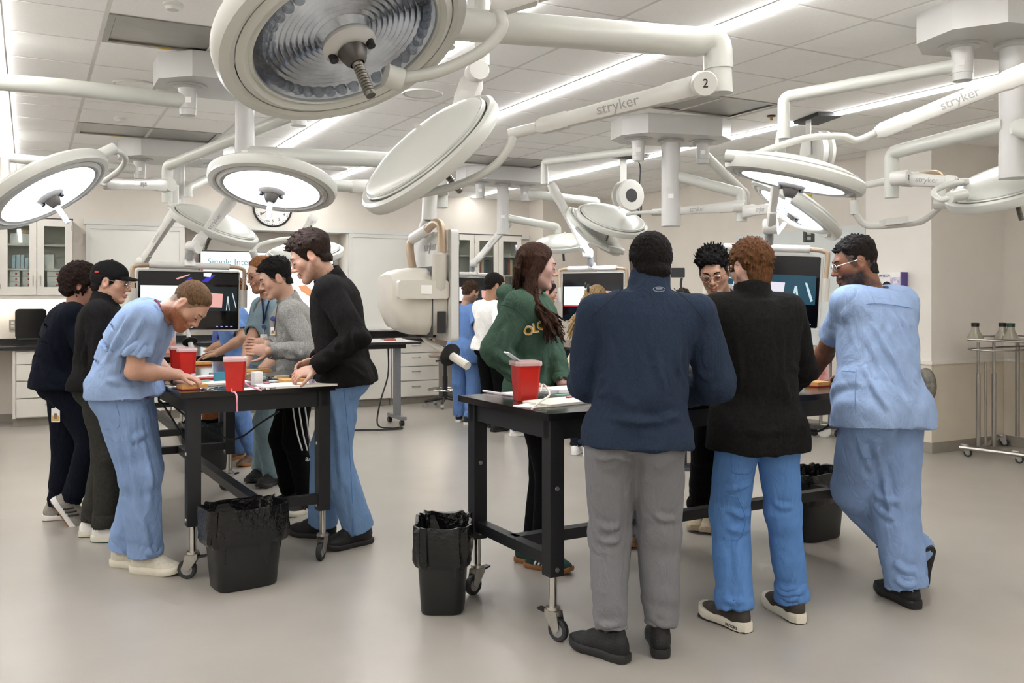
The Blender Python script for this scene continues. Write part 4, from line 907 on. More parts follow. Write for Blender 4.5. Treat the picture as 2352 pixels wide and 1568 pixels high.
def person(label, Ht, pel, nck, head, look, feet, hands, skin, hair, top, pants, shoes, cf=None, pf=None, lean=None, bulk=1.0, face=None, res=.0085, up=None, grp=None, poleL=None, poleR=None, kneeL=None, kneeR=None, neckr=1.0, belly=0.0, hs=None, extras=None, shw=1.0, hip=1.0, shd=.05, armk=1.0):
    """feet/hands: dict L, R. foot = (floor point, heading vec, pitch deg); hand = (wrist, dir, normal, curl)"""
    P = Person(); P.Ht = Ht; P.skin = tuple(c_*.86 for c_ in (int(skin[i:i+2], 16)/255 for i in (1, 3, 5))); skin = P.skin; P.hair = hair; P.face = face or {}; P.nck = np.asarray(nck, float); P.pel = np.asarray(pel, float); P.neckr = neckr
    P.cf = nz(np.asarray(cf)*V(1, 1, 0)); P.pf = nz(np.asarray(pf if pf is not None else cf)*V(1, 1, 0)); P.hs = (hs or 1.0)*Ht/1.75
    spine = nz(P.nck-P.pel); P.cup = spine; cr = nz(np.cross(P.cf, UPV)); pr = nz(np.cross(P.pf, UPV)); P.cr = cr; P.pr = pr      # right hand side of the person
    cfw = nz(np.cross(spine, cr)*-1); cfw = cfw if np.dot(cfw, P.cf) > 0 else -cfw; P.cfw = cfw
    up = UPV if up is None else up
    P.hf = head_local(np.asarray(head, float), look, up)
    H = Ht/1.75; bk = bulk
    base = V((feet['L'][0][0]+feet['R'][0][0])/2, (feet['L'][0][1]+feet['R'][0][1])/2, 0)
    T = thing('person', label, 'person', base, grp); P.T = T
    hipj = {'L': P.pel-pr*.085*H*hip, 'R': P.pel+pr*.085*H*hip}
    shj = {'L': P.nck-cr*.162*H*shw-spine*shd*H, 'R': P.nck+cr*.162*H*shw-spine*shd*H}
    ank = {}; knee = {}; elb = {}; wri = {}
    fdat = {}
    for s in 'LR':
        fl, fh, pt = feet[s]; fl = np.asarray(fl, float); fh = nz(np.asarray(fh)*V(1, 1, 0)); a = math.radians(pt); fu = UPV*math.cos(a)+fh*math.sin(a); ff = fh*math.cos(a)-UPV*math.sin(a)
        # fl is the floor point under the ball of the foot
        ball = V(fl[0], fl[1], fl[2]+.0); heel = ball-ff*.13*H; fdat[s] = (heel, ff, fu); ank[s] = heel+fu*.085*H+ff*.015
        if hands.get(s) is None: hw = shj[s]-UPV*.5*H+P.cf*.05; hands[s] = (hw, -UPV, -cr if s == 'R' else cr, .25)
        wri[s] = np.asarray(hands[s][0], float); pole = (poleL if s == 'L' else poleR); dflt = -P.cf*.6-UPV*.5+(cr if s == 'R' else -cr)*.5
        elb[s] = ik(shj[s], wri[s], .172*Ht*armk, .155*Ht*armk, dflt if pole is None else pole)
    ds = [np.linalg.norm(hipj[s]-ank[s]) for s in 'LR']; dn_ = [d for d, s in zip(ds, 'LR') if not feet[s][2]]; LL = max(dn_)*1.006 if len(dn_) == 1 else min(max(ds)*1.006, min(ds)*1.02)
    for s in 'LR':
        kp = (kneeL if s == 'L' else kneeR); lk = max(LL, np.linalg.norm(hipj[s]-ank[s])*1.07) if feet[s][2] else LL; knee[s] = ik(hipj[s], ank[s], lk*.505, lk*.495, P.pf if kp is None else kp)
    P.shj, P.elb, P.wri, P.hipj, P.knee, P.ank = shj, elb, wri, hipj, knee, ank
    # ---- spine curve
    bend = lean if lean is not None else 0.0
    mid = P.pel*.5+P.nck*.5+(-cfw)*bend; sp = bez([P.pel, P.pel*.75+mid*.25+(-cfw)*bend*.25, mid, P.nck*.7+mid*.3+(-cfw)*bend*.1, P.nck], 2)
    def torso(g, add, hem, k=.03, loose=0.0, shoulder=True):
        wd = [(.165, .118), (.155, .112), (.15, .112), (.152, .115), (.16, .12), (.172, .122), (.178, .115), (.165, .095), (.12, .075)]
        n = len(sp)
        for i in range(n-1):
            q0, q1 = i/(n-1), (i+1)/(n-1); w0 = [np.interp(q0*8, range(9), [w[j] for w in wd]) for j in (0, 1)]; w1 = [np.interp(q1*8, range(9), [w[j] for w in wd]) for j in (0, 1)]
            lf0 = loose*max(0, 1-q0*1.3); lf1 = loose*max(0, 1-q1*1.3); bl0 = belly*math.exp(-((q0-.3)/.25)**2); bl1 = belly*math.exp(-((q1-.3)/.25)**2)
            s0 = pr*(1-q0)+cr*q0; s1 = pr*(1-q1)+cr*q1
            if q1 > .97 and not shoulder: continue
            g.sect(sp[i], sp[i+1], s0, s1, (w0[0]*H*bk+add+lf0+bl0*.5, w0[1]*H*bk+add+lf0+bl0), (w1[0]*H*bk+add+lf1+bl1*.5, w1[1]*H*bk+add+lf1+bl1), .004)
        if hem: 
            dn = -nz(sp[1]-sp[0])*.5-UPV*.5
            g.sect(P.pel, P.pel+nz(dn)*hem, pr, pr, (.165*H*bk+add+loose, .118*H*bk+add+loose+belly*.3), (.172*H*bk*hip+add+loose*1.25, .128*H*bk*hip+add+loose*1.25), .006, False, True)
            for s, sg in (('L', -1), ('R', 1)):
                g.ell(hipj[s]-P.pf*.05*H-UPV*.03, np.array((.09, .085, .1))*H*bk*hip+add, np.stack([pr, P.pf, UPV]), .05)
                g.cone(hipj[s], knee[s]*.35+hipj[s]*.65, pants.get('r', (.098,))[0]*H*bk+add+loose*.5, pants.get('r', (.098,))[0]*H*bk+add+loose*.6, .05, side=P.pf, fl=1.06)
            g.cut(P.pel+nz(dn)*hem, nz(dn*V(.6, .6, 1)))
        for s in 'LR':
            g.cone(P.nck-spine*.03*H, shj[s]+spine*.005, .058*H*bk+add*.6, .057*H*bk+add, .035)
            g.ell(shj[s]-cfw*.02-spine*.05*H+(P.nck-shj[s])*.25, np.array((.075, .07, .09))*H*bk+add*.5, np.stack([cr, cfw, spine]), .04)
    # ---- skin: head, arms and hands (fine) and a covered trunk
    Vs, Fs, Cs = [], [], []
    def app(Vv, F, col):
        o = sum(len(v) for v in Vs); Vs.append(Vv); Fs.append(F+o); Cs.append(col)
    app(*make_head(P))
    sk = np.array(lin(skin)[:3]); hk = np.array(lin(P.face.get('hand', P.face.get('flush', '#b8624f')))[:3])
    slv = top.get('sleeve', 1.0)
    for s in 'LR':
        wv, hdir, hn, curl = hands[s][:4]; e = elb[s]; w_ = wri[s]; fd = nz(w_-e)
        start = shj[s] if slv < .6 else e+(w_-e)*.6; pts = np.stack([start, e, w_, w_+nz(hdir)*.2]); g = Grid(pts.min(0)-.085, pts.max(0)+.085, .0045)
        if slv < .6: g.cone(shj[s], e, .052*H*bk, .042*H*bk, .02)
        if slv < .6: g.cone(e, e+(w_-e)*.35, .042*H*bk, .044*H*bk, .02); g.cone(e+(w_-e)*.3, w_, .043*H*bk, .028*H, .02, side=np.cross(fd, hn), fl=1.12)
        else: g.cone(e+(w_-e)*.6, w_, .03*H, .027*H, .01)
        make_hand(g, w_, hdir, hn, curl, 1 if s == 'L' else -1, H*.98, thumb=hands[s][4] if len(hands[s]) > 4 else .5)
        Vv, F = g.mesh(); Vv = relax(Vv, F, 1, .3); col = np.tile(sk, (len(Vv), 1)); dd = np.clip(((Vv-w_)@nz(hdir)-.05)/.1, 0, 1)[:, None]*.35; col = col*(1-dd)+hk*dd
        if P.face.get('armhair'): m_ = np.clip(noise3(Vv*V(160, 160, 60))*.6, 0, 1)[:, None]*.35; col = col*(1-m_)+np.array(lin(P.face['armhair'])[:3])*m_
        app(Vv, F, col)
    g = Grid(np.minimum(P.pel, P.nck)-.32, np.maximum(P.pel, P.nck)+.32, .016); torso(g, -.012, 0, shoulder=True); Vv, F = g.mesh(); app(Vv, F, np.tile(sk, (len(Vv), 1)))
    for s in 'LR':
        g = Grid(np.minimum(np.minimum(hipj[s], knee[s]), ank[s])-.13, np.maximum(np.maximum(hipj[s], knee[s]), ank[s])+.13, .014); g.cone(hipj[s], knee[s], .07*H, .05*H, .02); g.cone(knee[s], ank[s], .05*H, .034*H, .02); Vv, F = g.mesh(); app(Vv, F, np.tile(np.array(lin(shoes.get('sock', '#222222'))[:3]), (len(Vv), 1)))
    body = link('body', np_mesh('body', np.concatenate(Vs), np.concatenate(Fs), np.concatenate(Cs)), skin_mat(), T)
    # ---- brows and lashes
    c, r, f, u = P.hf; L = lambda x, y, z: c+(r*x+f*y+u*z)*P.hs
    if P.face.get('brow', True):
        bc_ = hair_mat('brow '+hair['c1'], hair.get('brow', hair['c1']), hair['c1'])
        for s in (-1, 1):
            ob('eyebrow', MB().tube([L(s*.014, .0915, .0225), L(s*.03, .0895, .0275), L(s*.047, .0765, .0245)], [.0042*P.hs, .0046*P.hs, .002*P.hs], 8), bc_, body)
            ob('eyelashes', MB().tube(bez([L(s*.0185, .0885, -.003), L(s*.031, .0905, -.0055), L(s*.0435, .0835, -.003)], 3), .0018, 6), hair_mat('lash', '#241a16', '#120d0b'), body)
    make_hair(P, body, T)
    # ---- top
    add = top.get('add', .016); g = Grid(np.min([*shj.values(), *elb.values(), *(wri[s] for s in 'LR'), P.pel-V(0, 0, .3), P.nck], 0)-.2, np.max([*shj.values(), *elb.values(), *(wri[s] for s in 'LR'), P.nck, P.pel], 0)+.2, res)
    hem = top.get('hem', .1)
    torso(g, add, hem, loose=top.get('loose', .0))
    sr = top.get('sr', (.066, .055, .042))
    for s in 'LR':
        e, w_ = elb[s], wri[s]
        if slv < .6:
            b_ = shj[s]+(e-shj[s])*(slv/.5); g.cone(shj[s], b_, sr[0]*H*bk+.004, sr[1]*H*bk+.018, .03, capb=True); 
            g.cone(b_+(e-shj[s])*-.10, b_+(e-shj[s])*.3, .05*H*bk+.009, .05*H*bk+.012, .004, True)
        else:
            b_ = e+(w_-e)*min(1.0, (slv-.5)/.5*1.0); g.cone(shj[s], e, sr[0]*H*bk, sr[1]*H*bk, .012); g.cone(e, b_, sr[1]*H*bk, sr[2]*H*bk, .012, capb=True)
            if top.get('cuff'): g.cone(b_-(w_-e)*.12, b_, sr[2]*H*bk*.97, sr[2]*H*bk*.97, .006, capb=True)
            g.cone(b_+(e-b_)*.12, b_+nz(w_-e)*.1, .030*H, .030*H, .003, True)
    # neckline
    nd = nz(P.hf[0]-P.nck); kind = top.get('neck', 'crew'); nr_ = .062*H*neckr
    if kind in ('collar', 'stand', 'hood'):
        hgt = top.get('ch', .055); g.cone(P.nck-spine*.02+cfw*-.004, P.nck+nd*hgt-cfw*.006, nr_+.022, nr_+top.get('cw', .014), .012, capb=True); g.cone(P.nck+nd*(hgt-.035)+cfw*.004, P.nck+nd*(hgt+.06), nr_+.002, nr_+.006, .004, True)
        if kind == 'hood':
            for a in np.linspace(-2.2, 2.2, 11):
                o = -cfw*math.cos(a)+cr*math.sin(a); g.ell(P.nck+o*(.085+.025*math.cos(a))*H+spine*(.02+.02*math.cos(a))-cfw*.015, (.05, .05, .04), np.stack([cr, cfw, spine]), .02)
            g.ell(P.nck-cfw*.115*H-spine*.035, (.12, .05, .075), np.stack([cr, cfw, spine]), .03)
    if kind == 'v': g.cone(P.nck+nd*.03+cfw*.02, P.nck+cfw*.16*H-spine*.09*H, nr_+.006, .012, .004, True); g.cone(P.nck-spine*.005, P.nck+nd*.14, nr_+.012, nr_+.02, .004, True)
    if kind == 'crew': g.cone(P.nck+cfw*.012-spine*.012, P.nck+nd*.14+cfw*.02, nr_+.006, nr_+.014, .004, True)
    Vv, F = g.mesh(); Vv = relax(Vv, F, 1, .4)
    fa = top.get('folds', 1.0); sd = int(abs(P.pel[0]*37+P.pel[1]*11)) % 17+1
    dg = nz(spine*.8+cr*top.get('fdir', .45)); zq = (Vv-P.pel)@spine; mid_ = np.clip(1.25-zq/.5, .15, 1)
    Vv = folds(Vv, F, np.cross(dg, cfw), .015*fa, .09, sd, mid_, .11)
    Vv = folds(Vv, F, np.cross(nz(spine*.8-cr*top.get('fdir', .45)), cfw), .010*fa, .065, sd+11, mid_, .15)
    Vv = folds(Vv, F, spine+cr*.3, .009*fa, .055, sd+3, np.exp(-((zq-.10)/.09)**2), .2)
    for s in 'LR':
        if slv >= .6:
            m_ = near(Vv, elb[s], .12)+.7*near(Vv, wri[s]*.8+elb[s]*.2, .09)+.5*near(Vv, shj[s]-spine*.08, .1); Vv = folds(Vv, F, wri[s]-elb[s], .014*fa, .04, sd+7, np.clip(m_, 0, 1), .35)
        else: Vv = folds(Vv, F, np.cross(elb[s]-shj[s], cr), .006*fa, .04, sd+7, near(Vv, shj[s]*.4+elb[s]*.6, .13), .2)
    topo = link(top.get('name', 'shirt'), np_mesh('top', Vv, F), top['m'], T)
    P.top = topo; P.topV, P.topF = Vv, F
    # ---- trousers
    lr = pants.get('r', (.098, .078, .07)); pa = pants.get('add', .006); w0 = pants.get('waist', .06)
    allp = np.stack([*hipj.values(), *knee.values(), *ank.values(), P.pel+spine*.1]); g = Grid(allp.min(0)-.17, allp.max(0)+.17, res)
    g.sect(P.pel+spine*w0, P.pel, pr, pr, (.155*H*bk+pa, .112*H*bk+pa+belly*.6), (.168*H*bk*hip+pa, .125*H*bk*hip+pa+belly*.3), .02, True); g.sect(P.pel, P.pel-UPV*.055*H, pr, pr, (.168*H*bk*hip+pa, .125*H*bk*hip+pa), (.16*H*bk*hip+pa, .118*H*bk*hip+pa), .03)
    for s, sg in (('L', -1), ('R', 1)):
        g.ell(hipj[s]-P.pf*.05*H-UPV*.03+pr*sg*-.005, np.array((.085, .08, .1))*H*bk*hip, np.stack([pr, P.pf, UPV]), .04)
        g.cone(hipj[s]-UPV*.01, knee[s], lr[0]*H*bk, lr[1]*H*bk, .022, side=P.pf, fl=1.06)
        hb = ank[s]+nz(knee[s]-ank[s])*pants.get('hemup', .0)*H; g.cone(knee[s], hb, lr[1]*H*bk, lr[2]*H*bk, .03, capb=True); 
        if pants.get('hemopen', True): g.cone(hb+nz(knee[s]-ank[s])*.05, hb-nz(knee[s]-ank[s])*.08, lr[2]*H*bk-.012, lr[2]*H*bk-.012, .003, True)
    Vv, F = g.mesh(); Vv = relax(Vv, F, 1, .4); fb = pants.get('folds', 1.0)
    Vv = folds(Vv, F, pr+P.pf*.3, .013*fb, .09, sd+2, None, .12)
    for s in 'LR':
        m_ = .9*near(Vv, ank[s]+V(0, 0, .06), .13)+.55*near(Vv, knee[s], .14); Vv = folds(Vv, F, nz(knee[s]-ank[s])+pr*.25, pants.get('stack', .017)*fb, .055, sd+4, np.clip(m_, 0, 1), .3)
        Vv = folds(Vv, F, UPV+pr*.6, .012*fb, .055, sd+9, near(Vv, hipj[s]-UPV*.12, .13), .3)
    P.pants = link('trousers', np_mesh('trousers', Vv, F), pants['m'], T); P.pV, P.pF = Vv, F
    # ---- shoes
    for s in 'LR': make_shoe(P, T, *fdat[s], s, shoes, H*shoes.get('sc', 1.0))
    return P
def make_shoe(P, T, heel, ff, fu, s, sh, H):
    fr = np.cross(ff, fu); L = lambda x, y, z: heel+(fr*x+ff*y+fu*z)*H; A = np.stack([fr, ff, fu]); sg = 1 if s == 'L' else -1
    pts = np.stack([L(a, b, c) for a in (-.07, .07) for b in (-.09, .25) for c in (-.01, .15)]); g = Grid(pts.min(0)-.01, pts.max(0)+.01, .0055)
    sole = sh.get('sole', .03)
    g.ell(L(0, -.015, .05), np.array((.037, .05, .055))*H, A, .01); g.cone(L(0, 0, .055), L(sg*.004, .1, .048), .039*H, .038*H, .02); g.ell(L(sg*.005, .14, .034), np.array((.046, .07, .036))*H, A, .03)
    g.cone(L(0, .035, .088), L(sg*.003, .1, .062), .03*H, .028*H, .02)
    if sh.get('kind') != 'clog': g.cone(L(0, -.015, .07), L(0, -.005, sh.get('collar', .112)), .038*H, .037*H, .012, capb=True)
    g.cut(L(0, 0, sole*.6), -fu)
    Vv, F = g.mesh(); Vv = relax(Vv, F, 1, .4); o = link('shoe', np_mesh('shoe', Vv, F), sh['m'], T)
    out = [(0, -.068), (.022, -.064), (.036, -.045), (.039, -.01), (.037, .04), (.041, .09), (.05, .13), (.05, .16), (.042, .19), (.025, .208), (0, .212)]
    out = out+[(-x, y) for x, y in out[-2:0:-1]]
    secs = [(.94, 0), (1.02, .006), (1.05, sole*.5), (1.03, sole*.85), (.96, sole)]; mb = MB(); Pq = []
    for w_, z in secs:
        for x, y in out:
            sp_ = max(0, (y-.12)/.09)**2*.018+max(0, (-y-.03)/.04)**2*.004; Pq.append(L((x+sg*.006*max(0, y)/.2)*w_, .07+(y-.07)*(.985+.02*w_), z+sp_*(1 if z < sole*.6 else .8)))
    n = len(out); Fq = [(i*n+k, i*n+(k+1) % n, (i+1)*n+(k+1) % n, (i+1)*n+k) for i in range(len(secs)-1) for k in range(n)]+[tuple(range(n-1, -1, -1)), tuple(range((len(secs)-1)*n, len(secs)*n))]
    ob('sole', mb.add(Pq, Fq), sh['sm'], o)
    if sh.get('out'):
        mb = MB(); mb.prism([(x*1.0, y) for x, y in out], L(0, 0, .003), fr*H, ff*H, fu, .0035); ob('outsole', mb, sh['out'], o, False)
    if sh.get('lace'):
        for i in range(4):
            y = .05+i*.02; z = .112-.0135*i*1.02; ob('lace', MB().tube(bez([L(-.024, y-.004, z-.014), L(0, y, z+.004), L(.024, y-.004, z-.014)], 3), .003, 6), sh['lace'], o)
    if sh.get('stripe'):
        for sx in (-1, 1):
            for i in range(3):
                y = .03+i*.024; ob('stripe', MB().tube(bez([L(sx*.0455, y-.012, .034), L(sx*.0425, y+.003, .06), L(sx*.03, y+.018, .085)], 3), .0055, 6), sh['stripe'], o)
def make_hair(P, body, T):
    hd = P.hair; kind = hd['k']
    if kind == 'none': return
    c, r, f, u = P.hf; sc = P.hs; A = np.stack([r, f, u]); L = lambda x, y, z: c+(r*x+f*y+u*z)*sc
    rg = np.random.default_rng(hd.get('seed', 3)); h = hd.get('h', .0042)
    pad = .2 if kind != 'long' else .24
    lo = c-pad; hi = c+pad
    if kind == 'long':
        ex = np.array([p for q in hd['paths'] for p in q]); lo = np.minimum(lo, ex.min(0)-.05); hi = np.maximum(hi, ex.max(0)+.05)
    g = Grid(lo, hi, h)
    # scalp shell
    th, ts = hd.get('top', .02), hd.get('side', .008)
    X = g.ax[0][:, None, None]-c[0]; Y = g.ax[1][None, :, None]-c[1]; Z = g.ax[2][None, None, :]-c[2]
    lx = (X*r[0]+Y*r[1]+Z*r[2])/sc; ly = (X*f[0]+Y*f[1]+Z*f[2])/sc; lz = (X*u[0]+Y*u[1]+Z*u[2])/sc
    q = np.sqrt((lx/.074)**2+((ly+.018)/.094)**2+((lz-.03)/.088)**2); q2 = np.sqrt((lx/.066)**2+((ly-.012)/.078)**2+((lz+.008)/.092)**2)
    q3 = np.sqrt((lx/.057)**2+((ly+.048)/.052)**2+((lz+.05)/.075)**2); d0 = np.minimum(np.minimum((q-1)*.085, (q2-1)*.078), (q3-1)*.057 if hd.get('nape', True) else 9.0)*sc
    w_ = 1/(1+np.exp(-(lz-hd.get('split', .06))/.012)); thk = (ts*(1-w_)+th*w_)*sc
    line = hd.get('line', [-.07, -.06, -.02, -.035, -.01, .045, .07, .078]); zl = np.interp(ly, [-.11, -.06, -.025, .01, .03, .05, .07, .1], line)
    thk = thk*np.clip((lz-zl)/hd.get('soft', .03), 0.08, 1); d = np.maximum(d0-thk, (zl-lz)*sc*.9)
    earc = np.sqrt((( np.abs(lx)-.082)/.02)**2+((ly+.014)/.024)**2+((lz+.004)/.033)**2)
    if not hd.get('overear'): d = np.maximum(d, (1-earc)*.02*sc)
    g.D = np.minimum(g.D, d.astype(np.float32))
    def scalp(n, zmin):
        out = []
        while len(out) < n:
            a = rg.normal(size=3); a /= np.linalg.norm(a); p = np.array([a[0]*.074, a[1]*.094-.018, a[2]*.088+.03])
            zz = np.interp(p[1], [-.11, -.06, -.025, .01, .03, .05, .07, .1], line)
            if p[2] > max(zz+.006, zmin) and not (abs(p[0]) > .06 and abs(p[1]+.014) < .026 and p[2] < .03): out.append((p, a))
        return out
    if kind == 'curly':
        for p, a in scalp(hd.get('n', 300), -.2):
            rr = rg.uniform(.009, .016)*hd.get('br', 1); q_ = p+a*rg.uniform(.3, 1)*th; g.ell(L(*q_), np.array((rr, rr, rr))*sc, None, .003)
    if kind in ('tuft', 'spiky'):
        dr = np.array(hd.get('dir', (0, .5, .6)))
        for p, a in scalp(hd.get('n', 130), hd.get('tz', .05)):
            q0 = p+a*th*.5; dd = nz(a*.7+dr+rg.normal(size=3)*.28); ln = hd.get('len', .035)*rg.uniform(.6, 1.15); q1 = q0+dd*ln; g.cone(L(*q0), L(*q1), .0085*sc, .002*sc, .006)
    if kind == 'long':
        for path in hd['paths']:
            n = len(path)
            for i in range(n-1): g.cone(path[i], path[i+1], hd.get('sr', .012)*(1-.5*i/n), hd.get('sr', .012)*(1-.5*(i+1)/n), .006)
    Vv, F = g.mesh()
    if len(Vv) == 0: return
    Vv = relax(Vv, F, 1, .3); am = hd.get('amp', .0025); N = normals(Vv, F); ql = (Vv-c)@A.T/sc
    fq = np.array(hd.get('fq', (95, 22, 60))); Vv = Vv+N*(noise3(ql*fq)*am+noise3(ql*fq*2.1+9)*am*.5)[:, None]
    link('hair', np_mesh('hair', Vv, F), hair_mat('hair '+hd['c1']+hd['c2'], hd['c1'], hd['c2'], hd.get('st', (40, 40, 12))), body.parent)
def glasses(P, m, rx=.021, rz=.018, round_=True):
    c, r, f, u = P.hf; L = lambda x, y, z: c+(r*x+f*y+u*z)*P.hs
    t = None; fr = MB()
    for s in (-1, 1):
        pts = [L(s*.032+math.cos(a)*rx, .101-.004*abs(math.cos(a)), -.002+math.sin(a)*rz) for a in np.linspace(0, 2*math.pi, 25)]; fr.tube(pts, .0013*P.hs, 6)
        fr.tube([L(s*(.032+rx), .098, .004), L(s*.075, .06, .008), L(s*.082, -.005, .012), L(s*.08, -.02, .002)], .0013*P.hs, 6)
    fr.tube(bez([L(-.012, .103, .002), L(0, .106, .005), L(.012, .103, .002)], 3), .0013*P.hs, 6)
    o = ob('glasses', fr, m, P.T)
    for s in (-1, 1):
        mb = MB(); pts = [L(s*.032+math.cos(a)*rx, .1005-.004*abs(math.cos(a)), -.002+math.sin(a)*rz) for a in np.linspace(0, 2*math.pi, 24, endpoint=False)]; mb.add(pts, [tuple(range(24))]); ob('lens', mb, glass('spectacle lens', '#f4f6f7', .02), o)
def surf(P, pos, dirn, trousers=False):
    """point on the garment surface hit from pos along dirn (approximate, nearest vertex to the line)"""
    Vv, F = (P.pV, P.pF) if trousers else (P.topV, P.topF); d = nz(dirn); q = Vv-np.asarray(pos); t = q@d; e = np.linalg.norm(q-t[:, None]*d, axis=1); m_ = e < .02
    if not m_.any(): i = int(np.argmin(e)); return Vv[i], -d
    idx = np.where(m_)[0]; i = idx[int(np.argmin(t[idx]))]; N = normals(Vv, F); return Vv[i], nz(N[idx[t[idx] < t[i]+.03]].mean(0))
# ------------------------------------------------------------------ everyone in the room
def fl(px, py): return onz(px, py, 0)
def foot(heel, toe, pitch=0):
    a, b = fl(*heel), fl(*toe); h = nz((b-a)*V(1, 1, 0)); return (a+h*.19, h, pitch)
C_scr = cloth('pale blue scrubs', '#7f97bd', vs=14); C_scr2 = cloth('mid blue scrubs', '#6585ba', vs=14); C_scr3 = cloth('soft blue scrubs', '#8a9fc0', vs=14); C_cer = cloth('ceil blue trousers', '#5a83bb', vs=14)
C_navy = cloth('navy knit heather', '#273142', vs=120, var=.25, stretch=(1, 1, 6)); C_grey = cloth('grey stretch trousers', '#77777a', vs=200, var=.05)
C_flc = cloth('charcoal fleece', '#191817', vs=60, var=.2, bump=.5, bs=260, sheen=.3); C_jkt = cloth('black fleece jacket', '#191716', vs=60, var=.2, bump=.5, bs=260, sheen=.3); C_grn = cloth('green sweatshirt fleece', '#42594a', vs=90, var=.1, bump=.3, bs=300, sheen=.2)
C_gry = cloth('heather grey fleece', '#8f8d88', vs=140, var=.3, bump=.4, bs=280, sheen=.2); C_blk = cloth('black cloth', '#0a0a0b', vs=50, var=.15); C_dknavy = cloth('dark navy scrubs', '#0e121d', vs=30, var=.15); C_teal = cloth('grey teal scrubs', '#7d929a', vs=14); C_wht = cloth('white shirting', '#e6e4e0', vs=14, var=.03); C_crm = cloth('cream knit', '#ded2bd', vs=60, var=.08, bump=.4, bs=120); C_char = cloth('charcoal trousers', '#34332f', vs=60, var=.15); C_jean = cloth('blue denim', '#5f7ea8', vs=90, var=.2); C_dark = cloth('dark denim', '#1b1f29', vs=60, var=.15); C_brn = cloth('brown corduroy', '#6b3d20', vs=60, var=.2)
S_blk = mat('black shoe mesh', '#151515', .7, var=.2, vscale=60, bump=.3, bscale=200); S_blk2 = mat('black shoe foam', '#1d1c1c', .6, var=.1, vscale=30); S_wht = mat('off white shoe knit', '#cfc9b9', .75, var=.08, vscale=60, bump=.3, bscale=200); S_whs = mat('cream foam sole', '#d9d3c2', .6, var=.04, vscale=20); S_grn = mat('green shoe suede', '#173a2f', .8, var=.15, vscale=60); S_gum = mat('gum rubber', '#8a5a30', .6, var=.1, vscale=30); S_brn = mat('olive brown shoe mesh', '#39322a', .75, var=.15, vscale=60); S_bge = mat('beige shoe knit', '#b3a58c', .8, var=.1, vscale=60); S_lea = mat('brown leather', '#5a4430', .5, var=.2, vscale=20); S_gre = mat('grey shoe knit', '#8f8a82', .8, var=.15, vscale=60); S_sue = mat('tan suede', '#7d5227', .85, var=.15, vscale=40)
L_cr = mat('cream lace', '#d8d2c4', .8, var=.05); L_dk = mat('dark lace', '#2a2621', .8, var=.1); W_st = mat('white stripe', '#e8e6e2', .7, var=.03)
skL = '#d8a98f'; skM = '#c99a7c'; skP = '#e0b8a4'
# 12: navy pullover, back to the viewer
n = heading(0)
P12 = person('person seen from behind in a navy pullover and grey trousers at the right table', 1.76, at(1460, 1000, 3.72), at(1489, 676, 3.74), at(1494, 612, 3.80), heading(0)-UPV*.35,
  {'L': foot((1438, 1522), (1305, 1478)), 'R': foot((1518, 1512), (1510, 1445))}, {'L': (at(1425, 905, 4.02), heading(30), -UPV, .35), 'R': (at(1560, 905, 4.02), heading(-30), -UPV, .35)}, '#54361f',
  {'k': 'short', 'top': .024, 'side': .016, 'c1': '#16110e', 'c2': '#080605', 'fade': .7, 'amp': .003, 'fq': (130, 130, 130), 'line': [-.085, -.08, -.03, -.035, -.01, .045, .07, .078]}, {'m': C_navy, 'neck': 'stand', 'name': 'pullover', 'add': .014, 'hem': .04, 'sr': (.088, .078, .058), 'ch': .10, 'cw': .012, 'loose': .012}, {'m': C_grey, 'r': (.108, .086, .068), 'hemup': .03}, {'m': S_blk, 'sm': S_blk2, 'lace': L_dk, 'sole': .034, 'sc': 1.06}, cf=heading(2), bulk=1.02, shw=1.24, shd=.085, belly=.035, hip=1.12, face={'lip': '#6b3a30', 'flush': '#6b3a24', 'shade': '#2c1a10'}, neckr=1.15, poleL=nz(-RT*.7-FW*.5-UPV*.6), poleR=nz(RT*.6-FW*.5-UPV*.7))
# 14: charcoal fleece, ginger hair
P14 = person('ginger-haired person seen from behind in a charcoal fleece and bright blue scrub trousers', 1.75, at(1738, 966, 4.06), at(1728, 690, 4.06), at(1722, 614, 4.11), heading(-25)-UPV*.22,
  {'L': foot((1716, 1452), (1588, 1398)), 'R': foot((1838, 1432), (1748, 1372))}, {'L': (at(1690, 900, 4.4), heading(20), -UPV, .35), 'R': (at(1790, 895, 4.42), heading(-30), -UPV, .35)}, skP,
  {'k': 'tuft', 'top': .018, 'side': .009, 'c1': '#6b4629', 'c2': '#3a2414', 'n': 190, 'len': .022, 'dir': (0, .45, -.1), 'tz': -.03, 'fade': .5, 'split': .01, 'soft': .05, 'line': [-.10, -.095, -.05, -.035, -.01, .045, .07, .078]}, {'m': C_flc, 'neck': 'stand', 'name': 'fleece_jacket', 'add': .024, 'hem': .13, 'sr': (.076, .07, .056), 'ch': .08, 'cw': .02, 'loose': .01, 'folds': .9}, {'m': C_cer, 'r': (.098, .08, .076)}, {'m': S_brn, 'sm': S_whs, 'lace': L_dk, 'sole': .042, 'sc': 1.08, 'out': S_blk2}, cf=heading(-8), bulk=1.04, face={'beard': {'col': '#7a4d33', 'th': .003, 'a': .5}}, poleL=-RT*.6-FW*.5-UPV*.5, poleR=RT*.5-FW*.5-UPV*.6)
glasses(P14, M_black)
